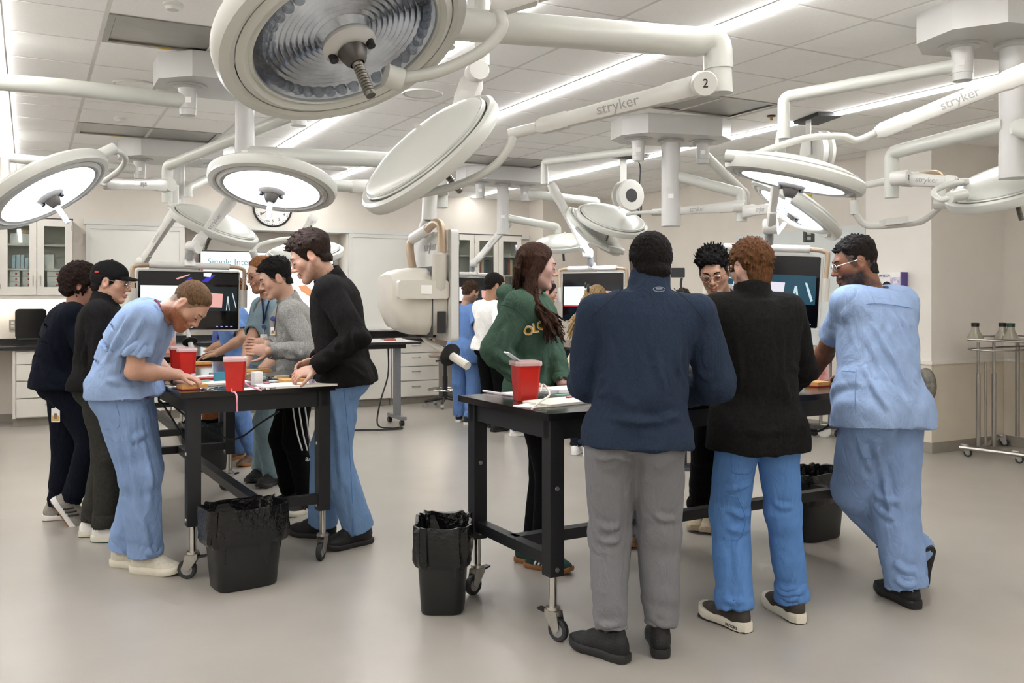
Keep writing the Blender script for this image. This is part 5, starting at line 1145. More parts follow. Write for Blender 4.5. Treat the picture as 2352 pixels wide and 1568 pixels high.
# 15: leaning on the table, blue scrubs, glasses
P15 = person('bearded person in blue scrubs and glasses leaning on the right table, ankles crossed', 1.80, at(2028, 935, 4.36), at(2008, 676, 4.5), at(1962, 604, 4.5), heading(-82)-UPV*.25,
  {'L': (fl(2118, 1352)+V(0, 0, .03), heading(-20), 72), 'R': foot((2104, 1398), (2008, 1348))}, {'L': (at(1868, 862, 4.92), nz(heading(-65)-UPV*.4), nz(-UPV-heading(-60)*.4), .12, .1), 'R': (at(1950, 862, 5.1), nz(heading(-85)-UPV*.2), nz(heading(180)*.5-UPV), .55)}, '#8a5a40',
  {'k': 'tuft', 'n': 120, 'len': .018, 'dir': (0, .5, .2), 'tz': .065, 'top': .015, 'side': .0025, 'soft': .06, 'c1': '#241d19', 'c2': '#0f0b09', 'fade': .85, 'split': .06, 'amp': .003, 'line': [-.08, -.065, -.015, -.04, -.015, .045, .065, .07]}, {'m': C_scr3, 'neck': 'v', 'sleeve': .40, 'name': 'scrub_top', 'add': .03, 'hem': .10, 'loose': .02, 'fdir': -.6, 'folds': 1.15}, {'m': C_scr, 'r': (.124, .114, .096), 'add': .014, 'hemup': -.01}, {'m': S_blk, 'sm': S_blk2, 'sole': .036, 'kind': 'clog', 'sc': 1.05}, cf=heading(-28), pf=heading(-32), bulk=1.04, shw=1.1, hip=1.05, belly=.02, face={'beard': {'col': '#1b1310', 'th': .005, 'a': .85}, 'lip': '#7a4438', 'flush': '#8a4a38', 'shade': '#4a2c20'}, kneeL=nz(-RT+FW*.3), up=UPV+RT*.08, poleL=nz(-RT*.3+FW*.5-UPV*.2))
glasses(P15, M_chrome)
# 11: green hooded sweatshirt, long dark hair
def strands(P0, n, spec, seed=1):
    rg = np.random.default_rng(seed); out = []
    for i in range(n): out.append(spec(i/(n-1), rg))
    return out
hc = at(1234, 612, 5.0); hfwd = nz(heading(82)-UPV*.12); hr = nz(np.cross(hfwd, UPV)); hu = np.cross(hr, hfwd)
def hp(x, y, z): return hc+hr*x+hfwd*y+hu*z
def sp11(q, rg):
    a = rg.uniform(-1, 1); j = lambda s: rg.normal(size=3)*s
    if q < .62:          # over the near shoulder and down the chest
        x = rg.uniform(.06, .10); e = at(rg.uniform(1250, 1300), rg.uniform(735, 792), rg.uniform(4.80, 4.92))
        return [hp(.02+.03*a, -.02+.05*q, .112), hp(x*.95, rg.uniform(-.03, .02), .05)+j(.003), hp(x, rg.uniform(-.06, -.01), -.06)+j(.006), at(rg.uniform(1195, 1240), 690, rg.uniform(4.86, 4.96)), e*.5+at(rg.uniform(1226, 1266), 708, 4.86)*.5+j(.006), e]
    e = at(rg.uniform(1172, 1205), rg.uniform(675, 705), rg.uniform(4.92, 5.14))
    return [hp(.03*a, -.05, .108), hp(rg.uniform(-.07, .08), -.10, .05)+j(.004), hp(rg.uniform(-.07, .085), -.115, -.03)+j(.006), e]
P11 = person('person with long dark hair in a green hooded sweatshirt beside the red container', 1.80, at(1226, 897, 5.12), at(1212, 684, 5.06), hc, hfwd,
  {'L': foot((1188, 1288), (1290, 1300)), 'R': foot((1212, 1300), (1322, 1322))}, {'R': (at(1206, 880, 4.88), nz(heading(85)-UPV*.15), -UPV, .15, .2), 'L': (at(1290, 880, 4.95), heading(90), -UPV, .2)}, '#dcb0a0',
  {'k': 'long', 'top': .014, 'side': .012, 'c1': '#4a3023', 'c2': '#1d120d', 'fade': .9, 'split': .05, 'line': [-.09, -.09, -.09, -.06, -.02, .03, .062, .078], 'overear': True, 'paths': strands(None, 170, sp11), 'sr': .0062, 'amp': .0015, 'fq': (120, 120, 14), 'h': .0048}, {'m': C_grn, 'neck': 'hood', 'name': 'hooded_sweatshirt', 'add': .036, 'hem': .11, 'sr': (.086, .086, .056), 'cuff': True, 'loose': .02, 'folds': 1.2}, {'m': C_blk, 'r': (.09, .064, .042), 'folds': .3, 'hemup': .05, 'hemopen': False}, {'m': S_grn, 'sm': S_gum, 'lace': L_dk, 'stripe': W_st, 'sole': .026, 'sock': '#5a4a5a', 'sc': 1.03}, cf=heading(106), bulk=.98, face={'lip': '#b06a62', 'flush': '#c77a6a', 'w': 1.05}, kneeR=heading(85), poleR=nz(-UPV*1-RT*.7-FW*.2), poleL=FW, armk=.86)
# 13: facing the viewer, grey vest jacket, glasses
P13 = person('person facing the viewer with spiky black hair, glasses and an open grey jacket over black', 1.80, at(1660, 880, 5.66), at(1664, 690, 5.45), at(1640, 624, 5.26), nz(heading(200)-UPV*.42),
  {'L': foot((1640, 1205), (1612, 1245)), 'R': foot((1600, 1200), (1590, 1240))}, {'R': (at(1620, 865, 5.15), heading(160), -UPV, .4), 'L': (at(1690, 865, 5.15), heading(200), -UPV, .4)}, '#b98a6c',
  {'k': 'spiky', 'top': .024, 'side': .007, 'c1': '#15110f', 'c2': '#070606', 'n': 190, 'len': .04, 'dir': (0, .15, .55), 'tz': .045, 'fade': .9, 'split': .05}, {'m': C_gry, 'neck': 'collar', 'name': 'jacket', 'add': .022, 'hem': .1, 'sr': (.07, .06, .048), 'ch': .06, 'cw': .03}, {'m': C_blk, 'r': (.09, .07, .05), 'hemup': .04}, {'m': S_bge, 'sm': S_bge, 'lace': L_cr, 'sole': .034, 'sc': 1.05}, cf=heading(182), bulk=.98, face={'brow': True, 'lip': '#9a5f52', 'flush': '#b06a50', 'beard': {'col': '#3a2a22', 'th': .0, 'a': .18}}, up=UPV-RT*.08)
glasses(P13, M_chrome, .022, .019)
# 6: tall, black jacket
P6 = person('tall dark-haired person in a black jacket and blue scrub trousers at the left table', 1.92, at(792, 862, 5.32), at(764, 646, 5.28), at(711, 590, 5.22), nz(heading(-98)-UPV*.5),
  {'R': foot((762, 1236), (680, 1228)), 'L': foot((844, 1246), (752, 1266))}, {'L': (at(722, 845, 5.05), nz(heading(-110)-UPV*.35), nz(-UPV+heading(0)*.6), .75), 'R': (at(726, 826, 5.3), nz(heading(-105)-UPV*.3), nz(-UPV-heading(0)*.5), .7)}, skL,
  {'k': 'tuft', 'top': .03, 'side': .012, 'c1': '#33231a', 'c2': '#150d09', 'n': 150, 'len': .032, 'dir': (0, .8, .1), 'tz': .05, 'fade': .8, 'split': .035, 'line': [-.075, -.06, -.015, -.035, -.01, .04, .068, .074]}, {'m': C_jkt, 'neck': 'collar', 'name': 'jacket', 'add': .022, 'hem': .045, 'sr': (.074, .068, .05), 'ch': .07, 'cw': .02, 'cuff': True, 'loose': .012, 'folds': .9}, {'m': cloth('sky scrubs', '#7391b8', vs=14), 'r': (.098, .088, .09), 'add': .012, 'folds': .8, 'stack': .008}, {'m': S_blk, 'sm': S_blk2, 'sole': .026, 'sc': 1.08}, cf=heading(-92), bulk=.98, shw=1.0, face={'lip': '#b0665a', 'beard': {'col': '#6a4a3a', 'th': .0, 'a': .22}}, poleL=nz(RT*1-UPV*.4-FW*.3), poleR=nz(RT*.6-UPV*.5+FW))
# 5: heather grey quarter zip, track trousers
P5 = person('black-haired person in a heather grey fleece and black striped track trousers', 1.78, at(684, 866, 6.06), at(668, 700, 6.04), at(632, 640, 5.95), nz(heading(-110)-UPV*.38),
  {'L': foot((724, 1172), (650, 1190)), 'R': foot((690, 1166), (628, 1174))}, {'L': (at(618, 806, 5.68), nz(heading(-100)+UPV*.12), nz(-heading(180)*.6-UPV*.2+FW*.5), .5), 'R': (at(616, 790, 5.9), nz(heading(-100)+UPV*.05), nz(heading(180)), .5)}, '#d3a58a',
  {'k': 'spiky', 'top': .026, 'side': .004, 'c1': '#171311', 'c2': '#080606', 'n': 140, 'len': .026, 'dir': (0, .5, .3), 'tz': .06, 'fade': .85, 'split': .055}, {'m': C_gry, 'neck': 'stand', 'name': 'fleece_pullover', 'add': .022, 'hem': .06, 'sr': (.07, .064, .054), 'ch': .085, 'cw': .012, 'cuff': True}, {'m': C_blk, 'r': (.096, .078, .058), 'hemup': .04}, {'m': S_blk, 'sm': S_whs, 'stripe': S_blk2, 'sole': .036, 'sc': 1.05}, cf=heading(-100), bulk=.98, face={'lip': '#b06a5c', 'flush': '#c07a62'}, poleL=nz(-UPV+RT*.7-FW*.2), poleR=nz(-UPV+FW*.5))
# 4: grey teal scrubs with lanyard
P4 = person('person with cropped ginger hair, glasses and grey-teal scrubs behind the grey fleece', 1.86, at(640, 830, 6.95), at(618, 692, 6.9), at(600, 628, 6.82), nz(heading(-130)-UPV*.3),
  {'L': foot((640, 1108), (596, 1124)), 'R': foot((612, 1096), (575, 1108))}, {'R': (at(560, 842, 6.55), nz(heading(-120)-UPV*.45), -UPV, .2), 'L': (at(598, 850, 6.45), nz(heading(-120)-UPV*.45), -UPV, .2)}, '#d6a78c',
  {'k': 'short', 'top': .008, 'side': .003, 'c1': '#9a6a45', 'c2': '#5f3d27', 'fade': .75, 'split': .05}, {'m': C_teal, 'neck': 'v', 'sleeve': .42, 'name': 'scrub_top', 'add': .024, 'hem': .14, 'loose': .02}, {'m': C_teal, 'r': (.1, .088, .08)}, {'m': S_blk, 'sm': S_blk2, 'kind': 'clog', 'sole': .03}, cf=heading(-125), bulk=1.02, face={'beard': {'col': '#8a5a3c', 'th': .006, 'a': .8}}, res=.01)
glasses(P4, M_black)
# 3: bending over the left table
P3 = person('bearded person in blue scrubs bending low over the left table', 1.80, at(283, 895, 4.92), at(362, 712, 4.86), at(436, 700, 4.84), nz(RT*.55-UPV*.83+FW*-.06),
  {'L': foot((262, 1298), (330, 1302)), 'R': foot((308, 1312), (418, 1322))}, {'R': (at(410, 860, 4.88), nz(RT*.9-UPV*.25+FW*.1), nz(-UPV-RT*.35), .55), 'L': (at(408, 874, 5.05), nz(RT*.9-UPV*.2-FW*.2), -UPV, .4)}, '#d9a78c',
  {'k': 'short', 'top': .007, 'side': .004, 'soft': .05, 'nape': False, 'c1': '#6b5036', 'c2': '#443120', 'fade': .95, 'line': [-.075, -.065, -.02, -.02, .0, .045, .075, .088]}, {'m': C_scr3, 'neck': 'crew', 'sleeve': .36, 'name': 'scrub_top', 'add': .024, 'hem': .03, 'loose': .034, 'folds': 1.2, 'fdir': .3}, {'m': C_scr, 'r': (.108, .098, .092), 'add': .018, 'waist': .05, 'folds': 1.1}, {'m': S_wht, 'sm': S_whs, 'lace': L_cr, 'sole': .036, 'sc': 1.06}, cf=heading(88), bulk=1.02, lean=.05, face={'beard': {'col': '#8a4f2c', 'th': .011, 'a': .95}, 'flush': '#c77860', 'armhair': '#a06c50'}, up=nz(RT*.83+UPV*.55), poleR=nz(-RT*.7-FW*.75), poleL=nz(-RT+FW*.4), armk=.88)
# 2: black cap
P2 = person('person in a black cap, glasses and black jacket at the left table', 1.80, at(222, 880, 5.56), at(237, 700, 5.56), at(256, 648, 5.56), nz(heading(80)-UPV*.15),
  {'L': foot((186, 1232), (250, 1228)), 'R': foot((216, 1242), (285, 1244))}, {'R': (at(330, 880, 5.5), heading(80), -UPV, .3), 'L': (at(330, 870, 5.75), heading(80), -UPV, .3)}, skM,
  {'k': 'short', 'top': .012, 'side': .012, 'c1': '#17110f', 'c2': '#0a0706', 'fade': .9}, {'m': C_jkt, 'neck': 'collar', 'name': 'jacket', 'add': .022, 'hem': .04, 'ch': .085, 'sr': (.072, .064, .05), 'folds': .8}, {'m': C_char, 'r': (.094, .084, .082)}, {'m': W_st, 'sm': S_whs, 'lace': L_cr, 'sole': .036, 'out': S_grn}, cf=heading(75), bulk=.97, res=.01)
glasses(P2, M_chrome)
# 1: curly hair, navy scrubs, one foot on its toe
P1 = person('person with dark curly hair in navy scrubs at far left, badge at the hip', 1.80, at(138, 866, 6.0), at(178, 708, 5.98), at(190, 655, 6.0), nz(heading(70)-UPV*.2),
  {'L': foot((104, 1195), (205, 1186)), 'R': (fl(158, 1206), heading(70), 58)}, {'R': (at(300, 880, 5.95), heading(75), -UPV, .3), 'L': (at(310, 870, 6.25), heading(75), -UPV, .3)}, '#c4927a',
  {'k': 'curly', 'top': .036, 'side': .036, 'n': 700, 'br': .72, 'c1': '#2c1b14', 'c2': '#0d0706', 'fade': .9, 'line': [-.09, -.09, -.06, -.05, -.02, .03, .06, .07], 'overear': False}, {'m': C_dknavy, 'neck': 'v', 'sleeve': .42, 'name': 'scrub_top', 'add': .024, 'hem': .06, 'loose': .03}, {'m': C_dknavy, 'r': (.1, .085, .062), 'add': .012}, {'m': S_gre, 'sm': W_st, 'lace': L_dk, 'stripe': S_blk2, 'sole': .034, 'out': S_gum, 'sc': 1.06}, cf=heading(72), bulk=1.03, lean=.03, kneeR=heading(75), res=.01)
# 7, 8: people behind the wide monitor
P7 = person('person in blue scrubs and brown clogs behind the wide left monitor', 1.76, at(562, 826, 7.95), at(528, 712, 7.9), at(505, 662, 7.85), nz(heading(-95)-UPV*.35),
  {'L': foot((598, 1062), (530, 1078)), 'R': foot((560, 1050), (505, 1060))}, {'L': (at(497, 812, 7.6), nz(heading(-95)-UPV*.2), -UPV, .25), 'R': (at(500, 806, 7.8), nz(heading(-95)-UPV*.2), -UPV, .25)}, '#cf9f82',
  {'k': 'short', 'top': .012, 'side': .01, 'c1': '#4a3524', 'c2': '#2a1c12', 'fade': .8}, {'m': C_scr2, 'neck': 'v', 'sleeve': .4, 'name': 'scrub_top', 'add': .022, 'hem': .14, 'loose': .02}, {'m': C_scr2, 'r': (.1, .088, .075)}, {'m': S_lea, 'sm': S_gum, 'kind': 'clog', 'sole': .03, 'sock': '#17120f'}, cf=heading(-95), res=.011)
P8 = person('person with brown hair and violet-blue scrubs behind the wide left monitor', 1.72, at(520, 816, 8.9), at(528, 718, 8.85), at(536, 672, 8.8), nz(heading(-120)-UPV*.3),
  {'L': foot((520, 1010), (470, 1020)), 'R': foot((490, 1004), (440, 1012))}, {'L': (at(455, 822, 8.4), nz(heading(-95)-UPV*.3), -UPV, .25), 'R': (at(462, 818, 8.7), nz(heading(-95)-UPV*.3), -UPV, .25)}, '#b98a68',
  {'k': 'curly', 'top': .03, 'side': .026, 'n': 200, 'c1': '#7a4a28', 'c2': '#4a2a16', 'fade': .8}, {'m': cloth('violet blue scrubs', '#5f6fb0', vs=14), 'neck': 'v', 'sleeve': .4, 'name': 'scrub_top', 'add': .022, 'hem': .14, 'loose': .02}, {'m': C_brn, 'r': (.1, .085, .08)}, {'m': S_lea, 'sm': S_blk2, 'sole': .03}, cf=heading(-100), res=.012)
# 9, 10: at the back table
P9 = person('curly-haired person in blue scrubs seen from behind at the back table', 1.68, at(1066, 797, 10.65), at(1068, 704, 10.65), at(1082, 670, 10.6), nz(heading(50)-UPV*.35),
  {'L': foot((1052, 970), (1066, 958)), 'R': foot((1066, 976), (1104, 972))}, {'R': (at(1120, 800, 10.3), heading(60), -UPV, .3), 'L': (at(1110, 795, 10.6), heading(60), -UPV, .3)}, '#d6a78c',
  {'k': 'curly', 'top': .02, 'side': .014, 'n': 200, 'c1': '#4a3728', 'c2': '#261a12', 'fade': .8, 'br': .8}, {'m': C_scr2, 'neck': 'crew', 'sleeve': .4, 'name': 'scrub_top', 'add': .024, 'hem': .17, 'loose': .02}, {'m': C_scr2, 'r': (.098, .085, .078), 'stack': .02}, {'m': S_blk, 'sm': W_st, 'stripe': W_st, 'sole': .032}, cf=heading(40), res=.012, face={'beard': {'col': '#4a3526', 'th': .002, 'a': .6}})
glasses(P9, M_black)
P10 = person('dark-haired person in a white shirt and black trousers at the back table', 1.78, at(1124, 796, 10.1), at(1122, 696, 10.05), at(1136, 656, 10.0), nz(heading(60)-UPV*.3),
  {'L': foot((1120, 982), (1150, 978)), 'R': foot((1130, 992), (1172, 986))}, {'R': (at(1180, 800, 9.7), heading(70), -UPV, .3), 'L': (at(1175, 795, 10.0), heading(70), -UPV, .3)}, '#c49272',
  {'k': 'tuft', 'top': .024, 'side': .016, 'c1': '#1e1613', 'c2': '#0c0807', 'n': 100, 'len': .02, 'tz': .0, 'fade': .8, 'split': .02}, {'m': C_wht, 'neck': 'collar', 'name': 'shirt', 'add': .02, 'hem': .03, 'ch': .045, 'sr': (.07, .062, .05), 'loose': .012}, {'m': C_blk, 'r': (.096, .08, .075)}, {'m': S_blk, 'sm': S_blk2, 'sole': .028}, cf=heading(50), res=.012)
# 16: blonde, cream jumper
hc16 = at(1372, 686, 8.3); hf16 = nz(heading(35)-UPV*.35); hr16 = nz(np.cross(hf16, UPV)); hu16 = np.cross(hr16, hf16)
def sp16(q, rg):
    P_ = lambda x, y, z: hc16+hr16*x+hf16*y+hu16*z; a = rg.uniform(-1, 1); e = at(rg.uniform(1300, 1372), rg.uniform(735, 795), rg.uniform(8.02, 8.2))
    return [P_(.03*a, .0, .112), P_(rg.uniform(-.085, .07), -.09, .05), P_(rg.uniform(-.09, .05), -.12, -.05), e*.5+P_(-.04, -.13, -.1)*.5+rg.normal(size=3)*.01, e]
P16 = person('person with long blonde hair clipped back and a cream jumper at the middle table', 1.66, at(1352, 833, 8.35), at(1362, 728, 8.32), hc16, hf16,
  {'L': foot((1318, 1046), (1334, 1036)), 'R': foot((1345, 1050), (1362, 1038))}, {'R': (at(1420, 850, 8.0), heading(60), -UPV, .3), 'L': (at(1380, 850, 8.1), heading(50), -UPV, .3)}, skP,
  {'k': 'long', 'top': .016, 'side': .014, 'c1': '#b59a70', 'c2': '#6b5238', 'fade': .6, 'line': [-.09, -.09, -.09, -.06, -.02, .03, .062, .078], 'overear': True, 'paths': strands(None, 120, sp16, 5), 'sr': .0085, 'amp': .0015, 'fq': (120, 120, 14), 'h': .0065}, {'m': C_crm, 'neck': 'crew', 'name': 'jumper', 'add': .03, 'hem': .06, 'sr': (.08, .074, .06), 'loose': .01}, {'m': C_dark, 'r': (.095, .075, .06)}, {'m': W_st, 'sm': W_st, 'sole': .03}, cf=heading(40), res=.012)
# 17: across the table, hidden by the navy pullover; 18, 19 farther back
P17 = person('person in jeans and tan boots mostly hidden behind the navy pullover', 1.70, at(1478, 908, 5.42), at(1500, 708, 5.36), at(1500, 648, 5.28), nz(heading(170)-UPV*.45),
  {'R': foot((1450, 1235), (1444, 1276)), 'L': foot((1490, 1235), (1486, 1276))}, {'R': (at(1470, 875, 4.95), heading(180), -UPV, .3), 'L': (at(1530, 875, 4.95), heading(180), -UPV, .3)}, '#d2a183',
  {'k': 'short', 'top': .014, 'side': .012, 'c1': '#2a1c15', 'c2': '#140c09', 'fade': .8}, {'m': C_blk, 'neck': 'crew', 'name': 'jumper', 'add': .014, 'hem': .1, 'sr': (.06, .05, .04)}, {'m': C_jean, 'r': (.096, .08, .078)}, {'m': S_sue, 'sm': S_gum, 'sole': .028}, cf=heading(175), res=.012, bulk=.92)
P19 = person('person in jeans, white shoes and a teal top hidden behind the green sweatshirt', 1.72, at(1220, 808, 9.5), at(1238, 722, 9.5), at(1258, 672, 9.45), nz(heading(85)-UPV*.3),
  {'R': foot((1172, 1002), (1196, 1000)), 'L': foot((1215, 998), (1250, 994))}, {'R': (at(1300, 880, 9.0), heading(90), -UPV, .2), 'L': (at(1290, 860, 9.4), heading(90), -UPV, .2)}, '#c99a80',
  {'k': 'short', 'top': .014, 'side': .012, 'c1': '#2a1c15', 'c2': '#140c09', 'fade': .8}, {'m': cloth('teal blue cloth', '#5f8ca3', vs=14), 'neck': 'crew', 'name': 'shirt', 'sleeve': .42, 'add': .016, 'hem': .1}, {'m': C_jean, 'r': (.094, .078, .075)}, {'m': W_st, 'sm': W_st, 'sole': .032}, cf=heading(80), res=.013)
P18 = person('person far back of whom only brown hair shows beside the navy pullover', 1.60, at(1572, 833, 8.8), at(1570, 738, 8.8), at(1568, 694, 8.75), nz(heading(180)-UPV*.5),
  {'R': foot((1560, 1010), (1556, 1030)), 'L': foot((1595, 1010), (1592, 1030))}, {}, '#d2a183',
  {'k': 'curly', 'top': .024, 'side': .02, 'n': 180, 'c1': '#3a271c', 'c2': '#1a100b', 'fade': .8}, {'m': C_grn, 'neck': 'crew', 'name': 'shirt', 'add': .016, 'hem': .1}, {'m': C_blk, 'r': (.094, .078, .075)}, {'m': S_blk, 'sm': S_blk2, 'sole': .03}, cf=heading(180), res=.013)
# ------------------------------------------------------------------ tables and what stands on the floor
def caster(t, c, ang, r=.05, brake=True):
    c = np.asarray(c, float); a = math.radians(ang); f = V(math.cos(a), math.sin(a), 0); s = V(-f[1], f[0], 0); w0 = V(c[0], c[1], r)+f*.03
    k = ob('caster', MB().lathe([(.0, .0), (.032, 0), (.034, -.012), (.022, -.02), (0, -.02)], V(c[0], c[1], r*2+.045), UPV, 20), M_zinc, t)
    fk = MB()
    for q in (-1, 1): fk.prism([(-.03, .075), (.035, .07), (.05, .0), (.03, -.02), (.01, -.008), (-.03, .05)], V(c[0], c[1], r+.008)+s*.021*q, f, UPV, s, .0022)
    ob('fork', fk, M_zinc, k, False)
    wh = ob('wheel', MB().lathe([(r*.62, -.014), (r*.9, -.015), (r, -.009), (r, .009), (r*.9, .015), (r*.62, .014)], w0, s, 28), M_rubber, k)
    ob('wheel_disc', MB().lathe([(0, -.013), (r*.4, -.015), (r*.64, -.011)], w0, s, 24).lathe([(r*.64, .011), (r*.4, .015), (0, .013)], w0, s, 24), M_greywheel, k)
    if brake: ob('brake_pedal', MB().prism([(-.02, .0), (.03, .008), (.035, .016), (-.02, .012)], V(c[0], c[1], r*2+.01)-f*.045, -f, UPV, s, .016), M_blackpl, k, False)
def lab_table(lab, cx, cy, ang, L=2.30, W=.86, z=.99, cang=(200, 200, 200, 200)):
    """long axis along ang; black frame on chrome posts and casters"""
    a = math.radians(ang); ax = V(math.cos(a), math.sin(a), 0); ay = V(-ax[1], ax[0], 0); c = V(cx, cy, 0)
    t = thing('work_table', lab, 'table', c, 'black rolling work tables')
    ob('tabletop', MB().obox(c+UPV*(z-.015), ax, ay, UPV, L/2, W/2, .015), M_tabletop, t, False)
    lx, ly = L/2-.07, W/2-.075; hw = .035
    ap = MB()
    for s in (-1, 1): ap.obox(c+ay*ly*s+UPV*(z-.075), ax, ay, UPV, lx+hw, .022, .045); ap.obox(c+ax*lx*s+UPV*(z-.075), ax, ay, UPV, .022, ly, .045)
    ob('apron', ap, M_black, t, False)
    i = 0
    for sx in (-1, 1):
        for sy in (-1, 1):
            p = c+ax*lx*sx+ay*ly*sy; lg = ob('leg', MB().obox(p+UPV*(.28+z-.03)/2, ax, ay, UPV, hw, hw, (z-.03-.28)/2), M_black, t, False)
            b = MB()
            for zz in (.31, .66): b.lathe([(0, .006), (.009, .005), (.011, 0)], p+UPV*zz-ay*hw*1.0, -ay, 10); b.lathe([(0, .006), (.009, .005), (.011, 0)], p+UPV*zz+ay*hw*1.0, ay, 10)
            bo = ob('bolts', b, M_zinc, lg); bo['kind'] = 'stuff'
            ob('post', MB().cyl(p+UPV*.14, p+UPV*.29, .018, 16), M_chrome, t); caster(t, p, cang[i]); i += 1
        ob('end_rail', MB().obox(c+ax*lx*sx+UPV*.345, ax, ay, UPV, .026, ly, .026), M_black, t, False)
    ob('centre_rail', MB().obox(c+UPV*.345, ax, ay, UPV, lx, .03, .026), M_black, t, False)
    return ax, ay, c
lab_table('black rolling work table on the left with suture pads', 1.07, 6.12, 92.8, cang=(235, 150, 200, 100))
lab_table('black rolling work table on the right behind the navy pullover', 3.08, 3.775, 1.6, cang=(290, 200, 20, 20))
lab_table('black rolling work table farther back behind the left one', 1.12, 9.2, 91)
lab_table('black rolling work table at the back beside the two men', 5.2, 8.8, 90, cang=(60, 60, 60, 60))
def bin_(lab, c, ang, wx=.40, wy=.27, h=.40, seed=1, liner=True):
    c = V(c[0], c[1], 0); a = math.radians(ang); ax = V(math.cos(a), math.sin(a), 0); ay = V(-ax[1], ax[0], 0)
    t = thing('waste_bin', lab, 'waste bin', c, 'black waste bins')
    def ring(z, k, wob=0, off=0):
        out = []; n = 56; rg = random.Random(seed)
        for i in range(n):
            q = 2*math.pi*i/n; ex = 4.5; cx = math.copysign(abs(math.cos(q))**(2/ex), math.cos(q))*wx/2*k; cy = math.copysign(abs(math.sin(q))**(2/ex), math.sin(q))*wy/2*k
            w_ = wob*(math.sin(i*1.7+seed)*.5+math.sin(i*.9+seed*2+off)*.6+rg.uniform(-.5, .5)); o = nz(V(cx, cy, 0)+1e-9)
            p = c+ax*(cx+o[0]*w_)+ay*(cy+o[1]*w_)+UPV*(z+w_*.6); out.append(p)
        return out
    def loft(rs, capend=None):
        n = len(rs[0]); P = [p for r in rs for p in r]; F = [(i*n+k, i*n+(k+1) % n, (i+1)*n+(k+1) % n, (i+1)*n+k) for i in range(len(rs)-1) for k in range(n)]
        if capend is not None: F.append(tuple(range(n-1, -1, -1)))
        return MB().add(P, F)
    ob('tub', loft([ring(.002, .76), ring(.01, .785), ring(.2, .87), ring(h-.03, .955), ring(h-.005, 1.0), ring(h, .985), ring(.1, .78), ring(.03, .74)], 1), M_blackpl, t)
    if liner:
        ob('liner', loft([ring(h-.17, 1.0, .006, 1), ring(h-.15, 1.045, .012, 2), ring(h-.11, 1.06, .012, 3), ring(h-.06, 1.055, .01, 4), ring(h-.01, 1.06, .008, 5), ring(h+.018, 1.04, .01, 6), ring(h+.016, .97, .01, 7), ring(h-.03, .93, .012, 8), ring(h-.1, .89, .016, 9), ring(h-.2, .82, .016, 3), ring(.06, .7, .01, 2)]), M_liner, t)
    return t
p = onz(558, 1340, 0); bin_('black waste bin with liner in front of the left table', (.985, 4.80), 8, .40, .27, .40, 2)
p = onz(1020, 1400, 0); bin_('black waste bin with liner standing alone at left of the right table', (1.76, 4.0), 62, .34, .26, .40, 5)
bin_('black waste bin with liner under the right end of the right table', (4.3, 4.1), 5, .42, .3, .40, 7)
p = onz(452, 1088, 0); bin_('black waste bin with liner under the table farther back on the left', (p[0]+.1, p[1]+.15), 5, .40, .27, .40, 9)
# rolling tables / stool at the back
t = thing('training_table', 'white-topped table on a grey rolling T-leg near the back cabinets', 'table', (3.0, 10.05, 0))
zt = .985; ob('tabletop', MB().box((2.2, 9.75, zt-.03), (4.0, 10.35, zt)), M_white, t, False); ob('edge_band', MB().box((2.19, 9.74, zt-.032), (4.01, 9.75, zt-.002)).box((4.0, 9.75, zt-.032), (4.01, 10.36, zt-.002)), M_black, t, False)
ob('frame', MB().box((2.3, 9.95, zt-.09), (3.9, 10.15, zt-.03)), M_black, t, False)
for x in (2.4, 3.83):
    ob('leg', MB().box((x-.035, 10.02, .1), (x+.035, 10.09, zt-.09)), mat('grey metal', '#8d8e90', .4, .5, var=.05), t, False); ob('foot_bar', MB().box((x-.03, 9.82, .07), (x+.03, 10.3, .11)), mat('grey metal', '#8d8e90'), t, False)
    for y in (9.86, 10.26):
        w = MB(); w.lathe([(.0, -.02), (.033, -.02), (.036, 0), (.033, .02), (0, .02)], (x-.015, y, .036), (1, 0, 0), 20); ob('caster', w, M_blackpl, t)
for k, (x, col) in enumerate(((3.35, '#7a9aa0'), (3.55, '#c8c4bc'), (3.72, '#a0564a'), (3.85, '#d8d4cc'))):
    o = ob('instrument_tray', MB().box((x-.06, 9.85+k*.05, zt+.001), (x+.06, 9.97+k*.05, zt+.02)).box((x-.05, 9.86+k*.05, zt+.02), (x+.03, 9.9+k*.05, zt+.03)), mat('tray tint %d' % k, col, .5, var=.05), None, False); tag(o, ['teal instrument tray on the white-topped back table', 'pale instrument tray on the white-topped back table', 'reddish instrument tray on the white-topped back table', 'cream instrument tray at the end of the white-topped back table'][k], 'tray')
cord = [V(3.7, 10.0, zt-.05), V(3.66, 9.9, .6), V(3.55, 9.85, .3), V(3.5, 9.8, .05), V(3.62, 9.7, .012), V(3.75, 9.72, .012), V(3.7, 9.6, .012), V(3.5, 9.62, .012), V(3.2, 9.75, .012), V(2.9, 9.8, .012)]
tag(ob('power_cord', MB().tube(bez(cord, 8), .009, 8), M_black), 'black power cord trailing from the white-topped table to the floor', 'cord')
sc = V(5.02, 11.35, 0); t = thing('drafting_stool', 'tan upholstered drafting stool with chrome foot ring near the back cabinets', 'stool', sc)
M_uph = mat('taupe vinyl', '#7d6f63', .6, var=.06, vscale=20)
ob('seat', MB().lathe([(0, .74), (.2, .735), (.225, .71), (.22, .68), (0, .67)], sc, UPV, 32), M_uph, t)
ob('backrest', MB().rbox(sc+V(.1, .24, .95), V(1, .25, 0)/1.03, UPV, V(-.25, 1, 0)/1.03, .19, .14, .03, .06), M_uph, t)
ob('back_stem', MB().tube(bez([sc+V(0, .05, .66), sc+V(.08, .24, .66), sc+V(.1, .28, .9)], 5), .016, 10), M_black, t)
